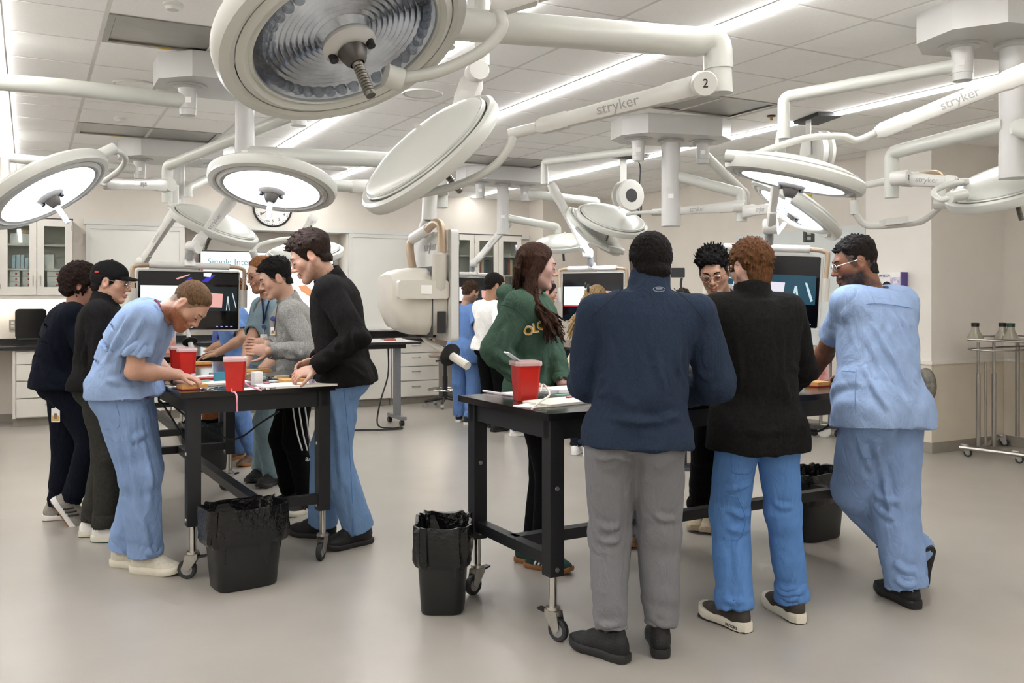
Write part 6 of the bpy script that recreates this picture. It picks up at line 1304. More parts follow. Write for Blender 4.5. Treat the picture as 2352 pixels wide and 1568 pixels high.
ob('gas_post', MB().lathe([(.025, .66), (.025, .42), (.035, .42), (.035, .12), (.03, .1)], sc, UPV, 16), M_black, t)
ob('foot_ring', MB().torus(sc+V(0, 0, .24), UPV, .23, .012, 40, 8), M_chrome, t)
for k in range(5):
    a = 2*math.pi*k/5+.4; d = V(math.cos(a), math.sin(a), 0); ob('base_arm', MB().tube([sc+V(0, 0, .13), sc+d*.28+V(0, 0, .08)], [.025, .016], 8), M_black, t)
    ob('ring_spoke', MB().tube([sc+V(0, 0, .24), sc+d*.23+V(0, 0, .24)], .006, 6), M_chrome, t)
    ob('caster', MB().lathe([(0, -.02), (.026, -.02), (.03, 0), (.026, .02), (0, .02)], sc+d*.29+V(0, 0, .03), np.cross(d, UPV), 16), M_greywheel, t)
for k, dd in enumerate((V(-.2, -.16, .64), V(-.1, -.2, .63))): ob('lever', MB().tube([sc+V(0, 0, .665), sc+dd*V(.6, .6, 1), sc+dd], [.006, .006, .014], 8), M_black, t)
# steel instrument stand on the right
cs = V(8.28, 5.32, 0); t = thing('instrument_stand', 'tall stainless instrument stand on casters at the right wall', 'instrument stand', cs)
def sx(px, py, d=8.35): return at(px, py, d)
for px in (2247, 2283):
    b_ = at(px, 1040 if px < 2260 else 1046, 8.45); tp = at(px, 786, 8.45); ob('post', MB().tube([V(b_[0], b_[1], .1), V(b_[0], b_[1], .78)], .02, 14), M_steel, t); ob('inner_post', MB().tube([V(b_[0], b_[1], .78), V(b_[0], b_[1], 1.07)], .014, 12), M_steel, t)
b_ = at(2264, 1040, 8.55); ob('guide_rod', MB().tube([V(b_[0], b_[1], .1), V(b_[0], b_[1], .88)], .011, 10), M_steel, t)
b2 = at(2337, 1000, 8.95); ob('post', MB().tube([V(b2[0], b2[1], .12), V(b2[0], b2[1], 1.05)], .02, 12), M_steel, t)
fr = [at(2222, 779, 8.45), at(2300, 783, 8.3), at(2420, 790, 8.0), at(2450, 782, 8.6), at(2330, 770, 8.9), at(2230, 773, 8.6)]; ob('tray_frame', MB().tube(fr+[fr[0]], .009, 8), M_steel, t)
P_ = [V(p[0], p[1], fr[0][2]-.008) for p in fr]; ob('tray', MB().add(P_+[p-V(0, 0, .006) for p in P_], [tuple(range(6)), tuple(range(11, 5, -1))]+[(i, (i+1) % 6, (i+1) % 6+6, i+6) for i in range(6)]), M_steel, t, False)
fr2 = [at(2234, 803, 8.45), at(2300, 806, 8.35), at(2420, 800, 8.3), at(2440, 792, 8.7), at(2240, 800, 8.7)]; ob('lower_loop', MB().tube(bez(fr2+[fr2[0]], 4), .008, 8), M_steel, t)
for a_, b_ in (((2205, 1037, 8.5), (2355, 1070, 8.05)), ((2255, 1042, 8.5), (2300, 1020, 9.2))): 
    p, q = fl(*a_[:2]) if False else at(*a_), at(*b_); ob('base_bar', MB().tube([V(p[0], p[1], .085), V(q[0], q[1], .085)], .02, 8), M_steel, t)
for p in (at(2215, 1040, 8.5), at(2333, 1060, 8.15), at(2300, 1020, 9.1)): caster(t, V(p[0], p[1], 0), 300, .035, False)
for k, (px, d, w_) in enumerate(((2240, 8.5, .07), (2303, 8.5, .07), (2322, 8.4, .07))):
    p = at(px, 775, d); b = V(p[0], p[1], fr[0][2]+.002); o = thing('specimen_flask', ['clear flask with black cap at the left end of the steel stand', 'clear flask with black cap in the middle of the steel stand', 'clear flask with dark green cap on the steel stand'][k], 'flask', b, 'flasks on the steel stand')
    ob('vessel', MB().lathe([(0, 0), (w_, 0), (w_*.98, .015), (w_*.5, .08), (w_*.42, .12)], b, UPV, 20), mat('smoky plastic', '#a39d8c', .15, var=.05, alpha=.85), o); ob('cap', MB().lathe([(w_*.48, .115), (w_*.5, .15), (0, .152)], b, UPV, 20), M_blackpl if k < 2 else mat('dark green cap', '#1f3a2a', .5, var=.05), o)
# grey bag on the pillar, wheeled gear under the right table
c = onX(2132, 885, 7.58); tag(ob('hanging_bag', MB().sphere(c+V(-.03, 0, 0), (.05, .11, .17), 20, 12), mat('grey bag film', '#6f6a60', .35, var=.3, vscale=30, bump=.6, bscale=30)), 'crumpled grey plastic bag hanging on the pale pillar', 'bag')
t = thing('equipment_stand', 'wheeled steel equipment stand seen under the right table', 'equipment stand', fl(1890, 1003))
for px, py, d in ((1885, 985, 8.0), (1850, 976, 8.6), (1905, 982, 8.4), (1928, 985, 8.6)):
    b = fl(px, py+18); ob('pole', MB().tube([V(b[0], b[1], .1), V(b[0]+.02, b[1], .95)], .017, 10), M_steel, t)
for px, py, r, m_ in ((1893, 1004, .07, M_white), (1850, 994, .045, M_blackpl), (1870, 1000, .05, M_blackpl), (1925, 1004, .04, M_blackpl)):
    b = fl(px, py); ob('wheel', MB().lathe([(0, -.025), (r*.7, -.028), (r, -.02), (r, .02), (r*.7, .028), (0, .025)], V(b[0], b[1], r), nz(-RT*.4-FW), 24), m_, t)
bb = fl(1893, 1000); ob('base_plate', MB().obox(V(bb[0]+.05, bb[1]-.1, .11), RT, FW, UPV, .26, .1, .02), M_dark, t, False); ob('push_bar', MB().tube(bez([at(1924, 955, 9.4), at(1930, 962, 9.4), at(1945, 963, 9.4), at(1990, 966, 9.3)], 3), .012, 8), M_white, t)
# cord reels on the ceiling and the hanging outlet
def reel(lab, px, py, d, R, axis, cordend, outlet=None):
    c = at(px, py, d); t = thing('cord_reel', lab, 'cord reel', c, 'ceiling cord reels'); axis = nz(axis); s = nz(np.cross(axis, UPV))
    ob('drum', MB().lathe([(0, -.07), (R*.9, -.07), (R, -.055), (R, -.03), (R*.8, -.02), (R*.8, .02), (R, .03), (R, .055), (R*.9, .07), (0, .07)], c, axis, 36), M_white, t)
    ob('hub_label', MB().lathe([(0, .074), (R*.42, .073), (R*.42, .068)], c, axis, 28), M_dark, t)
    top = V(c[0], c[1], CZ-.02); ob('bracket', MB().obox((c+top)/2-axis*.085, s, UPV, axis, .04, np.linalg.norm(top-c)/2+.02, .004), M_white, t, False)
    ob('ceiling_plate', MB().obox(top+V(0, 0, .005), s, axis, UPV, .2, .11, .015), M_black, t, False)
    lp = [top+s*-.12, top+s*-.16-V(0, 0, .12), c+s*-.14+V(0, 0, .05), c+s*-.17-V(0, 0, .12), c+s*-.14-V(0, 0, .2), c+s*-.13+V(0, 0, .02), c+s*-.07+V(0, 0, .06)]; ob('supply_cord', MB().tube(bez(lp, 6), .009, 8), M_black, t)
    e = at(*cordend, d); ob('drop_cord', MB().tube([V(e[0], e[1], c[2]-R*.6), e], .007, 8), M_black, t)
    return t, e
t, e = reel('white cord reel with dark hub hanging at back centre', 1442, 450, 9.6, .17, nz(RT*.5-FW), (1466, 560)); ob('cord_stop', MB().sphere(e+V(0, 0, .28), (.03, .03, .06), 12, 8), M_blackpl, t)
t, e = reel('cord reel half hidden above the upper right surgical light', 1878, 352, 7.6, .19, nz(RT+FW*.2), (1858, 528))
ob('warning_tag', MB().rbox(at(1856, 455, 7.58), RT, UPV, FW, .03, .09, .012, .01), mat('black and yellow tag', '#2b2a20', .5, var=.9, vscale=14, col2='#d8c22a'), t)
bx_ = ob('outlet_box', MB().rbox(at(1858, 541, 7.58), RT, UPV, FW, .04, .055, .025, .006), mat('dark outlet box', '#34352f', .5, var=.1), t); ob('socket', MB().rbox(at(1858, 536, 7.55), RT, UPV, FW, .016, .014, .003, .006).rbox(at(1858, 547, 7.55), RT, UPV, FW, .016, .014, .003, .006), M_greywheel, bx_)
# bracket of a monitor turned away, upper right
t = thing('monitor_bracket', 'empty white monitor bracket with bronze handles below the upper right lights', 'monitor bracket', at(2080, 510, 6.2))
ob('handle_bar', MB().tube(bez([at(1988, 425, 6.3), at(1962, 430, 6.3), at(1960, 445, 6.3), at(1961, 462, 6.3)], 4), .017, 10), M_tan, t); ob('handle_bar', MB().tube(bez([at(2108, 402, 6.0), at(2145, 396, 6.0), at(2160, 402, 6.0), at(2162, 420, 6.0)], 4), .017, 10), M_tan, t)
ob('crossbar', MB().tube([at(1988, 425, 6.3), at(2060, 412, 6.15), at(2110, 402, 6.0)], .024, 12), M_white, t)
ob('side_grip', MB().tube([at(1961, 460, 6.3), at(1963, 492, 6.3)], .03, 14), M_white, t); ob('side_grip', MB().tube([at(2162, 418, 6.0), at(2160, 470, 6.0)], .03, 14), M_white, t); joint(t, at(2160, 468, 5.98), V(.4, -.9, 0), .035, .04)
ob('lower_arm', MB().tube(bez([at(1964, 490, 6.3), at(1985, 515, 6.3), at(2015, 519, 6.25), at(2100, 512, 6.15), at(2130, 500, 6.1), at(2158, 475, 6.0)], 4), .022, 10), M_white, t)
ob('tray_box', MB().obox(at(2052, 508, 6.18), nz(at(2080, 505, 6.1)-at(2020, 512, 6.25)), UPV, FW, .08, .022, .06), M_white, t, False)
# the monitor seen from behind, with its long sterile handle
_a = at(945, 685, 4.66); _b = at(1036, 685, 4.12); ms = nz((_b-_a)*V(1, 1, 0)); mf = np.cross(ms, UPV); mf = mf if np.dot(mf, RT) > 0 else -mf; mc = V(*((_a+_b)/2)[:2], 1.54); hw_ = np.linalg.norm((_b-_a)[:2])/2
t = thing('monitor', 'monitor seen from its bulky ivory back, hanging at centre with a long handle', 'monitor', at(975, 775, 4.35), 'monitors on booms')
Mv = lambda a, b, c: mc+mf*a+ms*b+UPV*c
ob('case', MB().rbox(Mv(.02, 0, 0), ms, UPV, mf, hw_, .255, .018, .02), M_white, t); ob('screen', MB().rbox(Mv(.041, 0, 0), ms, UPV, mf, hw_-.01, .245, .003, .015), M_screen, t)
bk = MB(); sec = [(.0, .215, -.235, .085), (-.07, .215, -.235, .085), (-.12, .21, -.23, .085), (-.19, .18, -.2, .075), (-.235, .13, -.12, .05)]; Pq = []
for a, b, z0_, z1_ in sec:
    for i in range(16):
        q = 2*math.pi*i/16; cx = math.copysign(abs(math.cos(q))**.45, math.cos(q)); cy = math.copysign(abs(math.sin(q))**.45, math.sin(q)); Pq.append(Mv(a, .03+b*cx, (z0_+z1_)/2+(z1_-z0_)/2*cy))
Fq = [(i*16+k, i*16+(k+1) % 16, (i+1)*16+(k+1) % 16, (i+1)*16+k) for i in range(4) for k in range(16)]+[tuple(range(15, -1, -1)), tuple(range(64, 80))]
ob('rear_cover', bk.add(Pq, Fq), M_ivory, t)
ob('seam', MB().obox(Mv(-.071, .03, -.075), mf, ms, UPV, .002, .217, .162), M_dark, t, False)
pr_ = [at(945, 545, 4.45), at(1000, 512, 4.2)]
ob('crossbar', MB().tube([at(948, 548, 4.48), at(985, 524, 4.28)], .026, 14), M_white, t)
ob('handle_bar', MB().tube(bez([at(983, 526, 4.28), at(998, 512, 4.2), at(1010, 515, 4.16), at(1015, 535, 4.15), at(1016, 580, 4.15)], 5), .02, 12), M_tan, t)
ob('handle_bar', MB().tube(bez([at(950, 547, 4.48), at(942, 560, 4.5), at(943, 585, 4.5), at(948, 615, 4.5)], 5), .02, 12), M_tan, t)
ob('side_grip', MB().tube([at(1010, 580, 4.15), at(1010, 585, 4.15), at(1008, 660, 4.15), at(1006, 676, 4.15)], [.025, .034, .036, .02], 16), M_ivory, t)
text('logo', 'stryker', .06, M_logo, Mv(-.001, .0, .19), -ms if np.dot(ms, RT) < 0 else ms, UPV, t)
ob('side_arm', MB().rbox(Mv(-.12, .252, -.02), mf, UPV, ms, .12, .042, .02, .015), M_ivory, t); ob('label_plate', MB().obox(Mv(-.11, .274, -.02), mf, UPV, ms, .026, .02, .001), M_paper, t, False)
ob('vent_slot', MB().obox(Mv(-.03, .25, -.17), mf, UPV, ms, .018, .05, .01), M_black, t, False)
hd_ = ob('handle', MB().tube(bez([at(972, 772, 4.35), at(985, 785, 4.33), at(1010, 800, 4.28), at(1035, 815, 4.22)], 5), .014, 12), M_ivory, t)
gd = nz(at(1070, 838, 4.14)-at(1035, 815, 4.22)); ob('grip', MB().tube([at(1036, 816, 4.22), at(1074, 840, 4.14)], .02, 14), M_ivory, hd_); ob('disc_guard', MB().lathe([(.02, .012), (.055, -.004), (.056, -.01), (.02, -.002)], at(1036, 816, 4.22), gd, 28), M_blackpl, hd_)
ob('mount_plate', MB().obox(at(970, 768, 4.35), mf, ms, UPV, .05, .06, .012), M_black, t, False)
spring_arm(t, at(1090, 175, 4.3), at(992, 430, 4.4), .036, .05); joint(t, at(1095, 165, 4.26), nz(RT*.3-FW), .05, .05); joint(t, at(997, 415, 4.25), nz(RT*.3-FW), .055, .045)
tube_part(t, 'drop_tube', [at(1107, -50, 4.3), at(1107, 150, 4.3)], .036); tube_part(t, 'lower_tube', [at(988, 440, 4.35), at(985, 505, 4.35)], .036, M_white)
ob('neck', MB().tube([at(985, 505, 4.35), at(970, 540, 4.38)], [.036, .03], 14), M_lightgrey, t)
# ------------------------------------------------------------------ on the tables
TZ = .991
M_red = mat('red sharps plastic', '#c5281f', .3, var=.06, vscale=10); M_lid = mat('clear lid', '#e7c9c6', .2, var=.03, alpha=.75); M_pad = mat('suture pad tan', '#d9a45c', .5, var=.1, vscale=14); M_padr = mat('suture pad red', '#a82b26', .5, var=.1); M_card = mat('cream board', '#e2dccf', .6, var=.03, vscale=9); M_pink = mat('pink cord', '#d98aa0', .5, var=.05); M_inst = mat('instrument steel', '#b9b7b2', .2, 1.0, var=.05); M_pur = mat('purple plastic', '#8a4a78', .4, var=.05); M_bag = mat('clear bag', '#dfe7e4', .12, var=.2, vscale=20, bump=.6, bscale=40, alpha=.6)
def tz(px, py): return onz(px, py, TZ)
def sharps(lab, px, py, h=.165, w_=.058, flap=None, z=TZ):
    b = onz(px, py, z); t = thing('sharps_container', lab, 'sharps container', b, 'red sharps containers'); ax = nz(RT*.95+FW*.3); ay = np.cross(UPV, ax)
    def ring(k, zz, r=.25): return [b+ax*x*k+ay*y*k+UPV*zz for x, y in ((w_, w_*(1-r)), (w_*(1-r), w_), (-w_*(1-r), w_), (-w_, w_*(1-r)), (-w_, -w_*(1-r)), (-w_*(1-r), -w_), (w_*(1-r), -w_), (w_, -w_*(1-r)))]
    rs = [ring(.78, 0), ring(.8, .004), ring(1.0, h), ring(.96, h)]; P_ = [p for r in rs for p in r]; F_ = [(i*8+k, i*8+(k+1) % 8, (i+1)*8+(k+1) % 8, (i+1)*8+k) for i in range(3) for k in range(8)]+[tuple(range(7, -1, -1)), tuple(range(24, 32))]
    ob('bucket', MB().add(P_, F_), M_red, t, False); rs = [ring(1.08, h-.008), ring(1.1, h+.004), ring(1.06, h+.014)]; P_ = [p for r in rs for p in r]; F_ = [(i*8+k, i*8+(k+1) % 8, (i+1)*8+(k+1) % 8, (i+1)*8+k) for i in range(2) for k in range(8)]+[tuple(range(7, -1, -1)), tuple(range(16, 24))]
    l = ob('lid', MB().add(P_, F_), M_lid, t, False)
    if flap: ob('flap', MB().obox(b+UPV*(h+.03)-ax*.06, nz(-ax+UPV*.7), ay, nz(ax*.7+UPV), .045, .045, .003), mat('clear flap', '#c9d4da', .15, var=.05, alpha=.8), l, False)
    return b
sharps('red sharps container at the front edge of the left table', 540, 897, .165, .056)
sharps('red sharps container in the middle of the left table', 430, 862, .16, .056); sharps('red sharps container just behind the middle one on the left table', 408, 850, .15, .05)
sharps('red sharps container with its clear flap open on the right table', 1207, 918, .175, .062, True)
def slab(name, lab, cat, px, py, lx, ly, h, ang, m_, under=None, grp=None, z=TZ):
    b = onz(px, py, z); a = math.radians(ang); ax = V(math.cos(a), math.sin(a), 0); ay = V(-ax[1], ax[0], 0); t = thing(name, lab, cat, b, grp)
    ob('upper_layer' if under else 'sheet', MB().rbox(b+UPV*(h*.62 if under else h/2), ax, ay, UPV, lx/2, ly/2, h*.38 if under else h/2, min(lx, ly)*.08), m_, t)
    if under: ob('lower_layer', MB().rbox(b+UPV*h*.12, ax, ay, UPV, lx/2, ly/2, h*.12, min(lx, ly)*.08), under, t)
    return t
slab('suture_pad', 'tan suture pad under the hands of the bending person', 'suture pad', 442, 893, .14, .10, .026, 10, M_pad, M_padr, 'suture pads'); slab('suture_pad', 'tan suture pad in front of the tall person in the black jacket', 'suture pad', 672, 880, .14, .10, .026, 5, M_pad, M_padr, 'suture pads')
slab('suture_pad', 'tan suture pad at the left edge of the left table', 'suture pad', 372, 873, .16, .06, .02, 60, M_pad, M_padr, 'suture pads'); slab('suture_pad', 'tan suture pad under the hands of the person in brown clogs', 'suture pad', 463, 838, .13, .09, .025, 5, M_pad, M_padr, 'suture pads', .991); slab('suture_pad', 'tan suture pad in front of the grey-teal scrubs', 'suture pad', 595, 856, .14, .09, .025, 10, M_pad, M_padr, 'suture pads')
slab('suture_pad', 'tan suture pad at the right end of the right table', 'suture pad', 1878, 886, .13, .09, .025, 10, M_pad, M_padr, 'suture pads')
slab('practice_board', 'cream practice board at the front right of the left table', 'board', 680, 886, .42, .22, .012, 3, M_card); slab('practice_board', 'cream practice board behind the front red container on the left table', 'board', 510, 880, .28, .2, .01, 6, M_card); slab('practice_board', 'cream spiral-edged board at the near corner of the right table', 'board', 1285, 925, .3, .2, .012, 12, M_card)
slab('paper_card', 'white card beside the cream board on the right table', 'card', 1215, 932, .12, .1, .004, 25, M_paper); slab('paper_card', 'white card left of the red container on the right table', 'card', 1165, 904, .12, .08, .004, 8, M_paper); slab('foam_block', 'teal labelled foam block on the left table', 'block', 506, 878, .075, .02, .06, 10, mat('teal foam', '#3f7f95', .7, var=.05)); slab('notebook', 'stack of white papers right of the hand on the right table', 'papers', 1300, 897, .26, .16, .018, 12, M_paper)
slab('suture_packet', 'clear packet with green edge under the hand on the right table', 'packet', 1270, 900, .2, .13, .012, 15, M_bag); slab('suture_packet', 'clear crumpled packet on the far part of the left table', 'packet', 500, 868, .12, .08, .012, 20, M_bag); slab('suture_packet', 'clear packet with green edge behind the front container on the left table', 'packet', 512, 862, .16, .1, .014, -10, M_bag); slab('mask', 'folded white face mask on the left table', 'mask', 470, 868, .14, .08, .014, 25, M_paper); slab('red_tray', 'thin red tray in the middle of the left table', 'tray', 480, 872, .18, .08, .014, 15, mat('red tray plastic', '#c2302c', .4, var=.05))
slab('instrument_roll', 'grey instrument pouch in front of the grey fleece', 'pouch', 640, 862, .2, .06, .02, 10, mat('grey pouch', '#8f928f', .5, var=.1)); slab('white_block', 'white block of wrapped gauze beside the front red container', 'gauze', 590, 884, .05, .05, .075, 12, M_paper); slab('paper_card', 'white card under the gauze block on the left table', 'card', 590, 892, .2, .12, .003, 10, M_paper)
slab('orange_sharps_box', 'orange and white wall-mount sharps box on the table farther back', 'sharps box', 381, 810, .16, .1, .2, 0, mat('orange plastic', '#e0602f', .4, var=.2, vscale=8, col2='#f0e8e0'), None, None, .991)
slab('red_box', 'white and red sharps box at the right end of the right table', 'sharps box', 1883, 872, .1, .07, .13, 10, mat('white box red edge', '#e8e2de', .5, var=.6, vscale=6, col2='#c23530'), None, None, .991)
def scissors(lab, px, py, ang, z=TZ, m_=None):
    b = onz(px, py, z)+V(0, 0, .006); a = math.radians(ang); f = V(math.cos(a), math.sin(a), 0); s = V(-f[1], f[0], 0); t = thing('needle_driver', lab, 'instrument', b, 'steel needle drivers')
    for q in (-1, 1):
        bl = ob('blade', MB().tube([b-s*.002*q+f*.06, b, b+s*.018*q-f*.07], [.0018, .004, .003], 6), M_inst, t); ob('finger_ring', MB().torus(b+s*.026*q-f*.085, UPV, .014, .003, 18, 6), m_ or M_inst, bl)
for k, (px, py, an) in enumerate(((500, 892, 30), (618, 868, 80), (660, 884, 150), (745, 878, 100), (1318, 908, 200), (1345, 918, 170), (1895, 880, 150), (430, 888, 60), (640, 892, 20))): scissors(['steel needle driver by the front pad of the left table', 'steel needle driver near the grey-teal scrubs', 'steel needle driver on the cream board, left table', 'steel needle driver at the right edge of the left table', 'steel needle driver on the papers of the right table', 'steel needle driver beside the navy pullover', 'steel needle driver at the right end of the right table', 'steel needle driver near the bending person', 'steel needle driver by the white gauze'][k], px, py, an)
scissors('purple-handled needle driver at the left edge of the left table', 398, 884, 200, m_=M_pur); scissors('purple-handled needle driver on the right table', 1235, 930, 200, m_=M_pur)
tag(ob('practice_rope', MB().tube(bez([tz(600, 897), tz(570, 893)+V(0, 0, .02), tz(548, 888)+V(0, 0, .05), tz(532, 900)+V(0, 0, .01), tz(540, 903)+V(0, 0, .004), at(544, 912, 4.58), at(545, 945, 4.58)], 8), .0045, 8), M_pink), 'pink practice cord hanging over the front edge of the left table', 'cord')
tag(ob('practice_rope', MB().tube(bez([tz(1240, 915)+V(0, 0, .03), tz(1248, 905)+V(0, 0, .05), tz(1262, 915)+V(0, 0, .02), tz(1240, 930)+V(0, 0, .015), tz(1222, 942)+V(0, 0, .008), tz(1230, 940)+V(0, 0, .008), tz(1255, 938)+V(0, 0, .008)], 8), .005, 8), L_cr), 'cream practice cord looped on the right table', 'cord')
tag(ob('practice_rope', MB().tube([tz(1110, 900)+V(0, 0, .006), tz(1180, 911)+V(0, 0, .006)], .0055, 8), mat('white and pink cord', '#e3d3d6', .5, var=.2, vscale=20)), 'straight pale cord lying left of the open red container', 'cord')
# flex cords hanging under the left table
for k, pts in enumerate(([(365, 905, 5.2), (368, 925, 5.2), (400, 926, 5.3), (412, 918, 5.4)], [(368, 920, 5.3), (395, 960, 5.4), (425, 1010, 5.5), (440, 1030, 5.6)], [(375, 910, 5.4), (420, 950, 5.6), (470, 985, 5.8), (540, 1008, 5.8), (600, 970, 5.7), (640, 945, 5.6)])):
    tag(ob('hanging_cable', MB().tube(bez([at(*p) for p in pts], 6), .006, 8), M_black), ['black cable looped under the left table edge', 'black cable hanging down beside the left table leg', 'black cable drooping across under the left table'][k], 'cable')
tag(ob('hanging_cable', MB().tube(bez([at(1820, 955, 4.9), at(1835, 975, 4.9), at(1850, 988, 4.9), at(1880, 990, 4.9), at(1905, 975, 4.9), at(1918, 950, 4.85)], 6), .006, 8), M_black), 'black cable drooping under the right table', 'cable')

# small practice scraps strewn on the left table
sc_c = ['#c9b7c9', '#e3ded4', '#8fb8a8', '#b05a6a', '#dfe6e2', '#d2b48a', '#6b6f72']
rs = random.Random(11)
for k, (px, py) in enumerate(sorted(((452, 872), (470, 880), (488, 862), (522, 872), (556, 868), (566, 882), (575, 862), (604, 872), (612, 886), (628, 880), (648, 874), (700, 878), (716, 884), (444, 866), (536, 858), (1258, 905), (1290, 912), (1310, 918)))):
    b = tz(px, py)+V(0, 0, .022 if px > 640 and px < 730 else .012); a = rs.uniform(0, 3.14); ax = V(math.cos(a), math.sin(a), 0); ay = V(-ax[1], ax[0], 0); L_ = rs.uniform(.02, .045)
    left = px < 1000; o = ob('suture_scrap', MB().prism([(-L_, -.008), (-L_*.2, -.016), (L_, -.01), (L_*.8, .012), (-L_*.3, .015), (-L_*.9, .01)], b, ax, ay, UPV, rs.uniform(.003, .009)), mat('scrap %d' % (k % 7), sc_c[k % 7], .45, var=.1), None, False)
    tag(o, 'crumpled practice scrap, %s from the left among scraps on the %s table' % (ORD[k if left else k-15], 'left' if left else 'right'), 'scrap', 'practice scraps on the %s table' % ('left' if left else 'right'))

# sterile handle under the wide left monitor, black plate on a gooseneck behind the right table
hm = ob('sterile_handle', MB().tube([at(430, 757, 6.72), at(437, 785, 6.66), at(440, 800, 6.64)], [.014, .018, .02], 12), M_lightgrey, m1); gd = nz(at(440, 800, 6.64)-at(432, 762, 6.72)); ob('disc_guard', MB().lathe([(.02, .01), (.054, -.002), (.055, -.01), (.02, -.004)], at(436, 786, 6.66), gd, 28), M_blackpl, hm)
t = thing('camera_plate', 'small black perforated plate on a gooseneck behind the right table', 'plate', at(1557, 640, 7.9)); ob('plate', MB().rbox(at(1557, 626, 7.9), RT, UPV, FW, .06, .042, .006, .008), M_blackpl, t)
ob('gooseneck', MB().tube(bez([at(1566, 638, 7.9), at(1564, 655, 7.9), at(1570, 700, 7.9), V(*at(1575, 800, 7.9)[:2], .6), V(*at(1575, 800, 7.9)[:2], .02)], 5), .01, 8), M_black, t); ob('floor_base', MB().lathe([(0, .03), (.12, .025), (.14, .0)], V(*at(1575, 800, 7.9)[:2], 0), UPV, 24), M_black, t)
# ------------------------------------------------------------------ what people wear besides
def hit(P, px, py, trousers=False, off=.004):
    v = nz(ray(px, py)); d0 = depth(P.pel)-1.2; p, n_ = surf(P, at(px, py, d0), v, trousers); t = float(np.dot(p-EYE, FW)); q = at(px, py, t); return q-v*off, -v
def strip_on(P, pts, r, m_, name, trousers=False, off=.002, parent=None):
    return ob(name, MB().tube(bez([hit(P, *p, trousers, off)[0] for p in pts], 4), r, 8), m_, parent or (P.pants if trousers else P.top))
def crease(P, lines, trousers=False, amp=.012, w_=.016):
    me = (P.pants if trousers else P.top).data; n = len(me.vertices); co = np.empty(n*3, np.float32); me.vertices.foreach_get('co', co); co = co.reshape(-1, 3).astype(float); F = P.pF if trousers else P.topF; N = normals(co, F); dsp = np.zeros(n); M_ = np.array((P.pants if trousers else P.top).matrix_parent_inverse)
    for ln in lines:
        am = amp
        if not hasattr(ln[0], '__len__'): am = ln[0]; ln = ln[1:]
        pts = np.array(bez([hit(P, *p, trousers, 0)[0] for p in ln], 5)); best = np.full(n, 9.0); tb = np.zeros(n); m_ = len(pts)-1
        for i in range(m_):
            a, b = pts[i], pts[i+1]; ab = b-a; t = np.clip(((co-a)@ab)/max(ab@ab, 1e-9), 0, 1); d = np.linalg.norm(co-a-t[:, None]*ab, axis=1); u = d < best; best[u] = d[u]; tb[u] = (i+t[u])/m_
        e = np.clip(np.minimum(tb, 1-tb)*5, 0, 1); dsp += am*e*(np.exp(-(best/w_)**2)-.55*np.exp(-((best-w_*1.7)/w_)**2))
    co = co+N*dsp[:, None]; me.vertices.foreach_set('co', co.astype(np.float32).ravel()); me.update()
    if trousers: P.pV = co
    else: P.topV = co
crease(P15, [[(2000, 735), (2040, 800), (2085, 880), (2120, 940)], [(1988, 770), (2030, 850), (2075, 930)], [(2042, 705), (2080, 770), (2112, 850)], [(1980, 830), (2010, 890), (2040, 945)], [(2070, 720), (2096, 760), (2110, 800)], [.008, (1935, 720), (1950, 760), (1960, 800)], [.008, (1950, 700), (1930, 740), (1925, 765)]], amp=.014)
crease(P15, [[(1965, 1000), (1990, 1060), (2030, 1120)], [(2010, 1000), (2030, 1100), (2050, 1200)], [(1980, 1150), (2020, 1180), (2060, 1190)], [(2050, 1290), (2080, 1310), (2110, 1310)], [(2055, 1330), (2080, 1345), (2105, 1340)], [(2000, 1130), (2035, 1150), (2070, 1150)]], True, .013, .017)
crease(P12, [[(1400, 955), (1450, 968), (1520, 965), (1575, 948)], [.009, (1410, 900), (1440, 925), (1470, 930)], [.01, (1560, 780), (1565, 840), (1590, 890)], [.008, (1500, 790), (1512, 850), (1530, 900)], [.01, (1385, 770), (1400, 800), (1405, 850)], [.01, (1345, 860), (1365, 870), (1390, 865)], [.01, (1340, 895), (1365, 905), (1395, 900)], [.009, (1600, 860), (1620, 870), (1640, 860)]], amp=.011)
crease(P12, [[(1370, 1060), (1420, 1050), (1470, 1075)], [(1365, 1200), (1395, 1215), (1430, 1205)], [(1370, 1235), (1400, 1245), (1430, 1235)], [(1500, 1180), (1530, 1195), (1560, 1190)], [(1370, 1430), (1395, 1440), (1425, 1432)], [(1380, 1455), (1400, 1462), (1425, 1455)], [(1495, 1430), (1520, 1442), (1545, 1435)], [(1495, 1455), (1520, 1462), (1545, 1456)], [.008, (1440, 1060), (1450, 1150), (1440, 1250)]], True, .011, .015)
crease(P14, [[.008, (1690, 760), (1700, 850), (1690, 930)], [.008, (1800, 750), (1800, 850), (1815, 940)], [.01, (1650, 840), (1665, 855), (1680, 850)], [.01, (1825, 840), (1840, 850), (1855, 845)], [.008, (1700, 985), (1750, 995), (1800, 985)]], amp=.01)
crease(P14, [[(1665, 1130), (1700, 1120), (1740, 1100)], [(1670, 1170), (1705, 1185), (1735, 1180)], [(1665, 1210), (1700, 1220), (1730, 1212)], [(1660, 1370), (1685, 1385), (1710, 1375)], [(1655, 1395), (1680, 1408), (1712, 1400)], [(1770, 1150), (1795, 1165), (1825, 1160)], [(1780, 1340), (1805, 1355), (1835, 1345)], [(1785, 1368), (1805, 1378), (1835, 1372)], [.009, (1690, 1250), (1695, 1300), (1690, 1350)]], True, .012, .015)
crease(P3, [[(345, 770), (300, 820), (250, 850)], [(352, 800), (310, 850), (262, 872)], [(300, 720), (265, 780), (235, 840)], [(335, 720), (300, 780), (262, 830)], [(240, 870), (280, 878), (330, 872)], [.01, (375, 690), (385, 730), (380, 770)]], amp=.014)
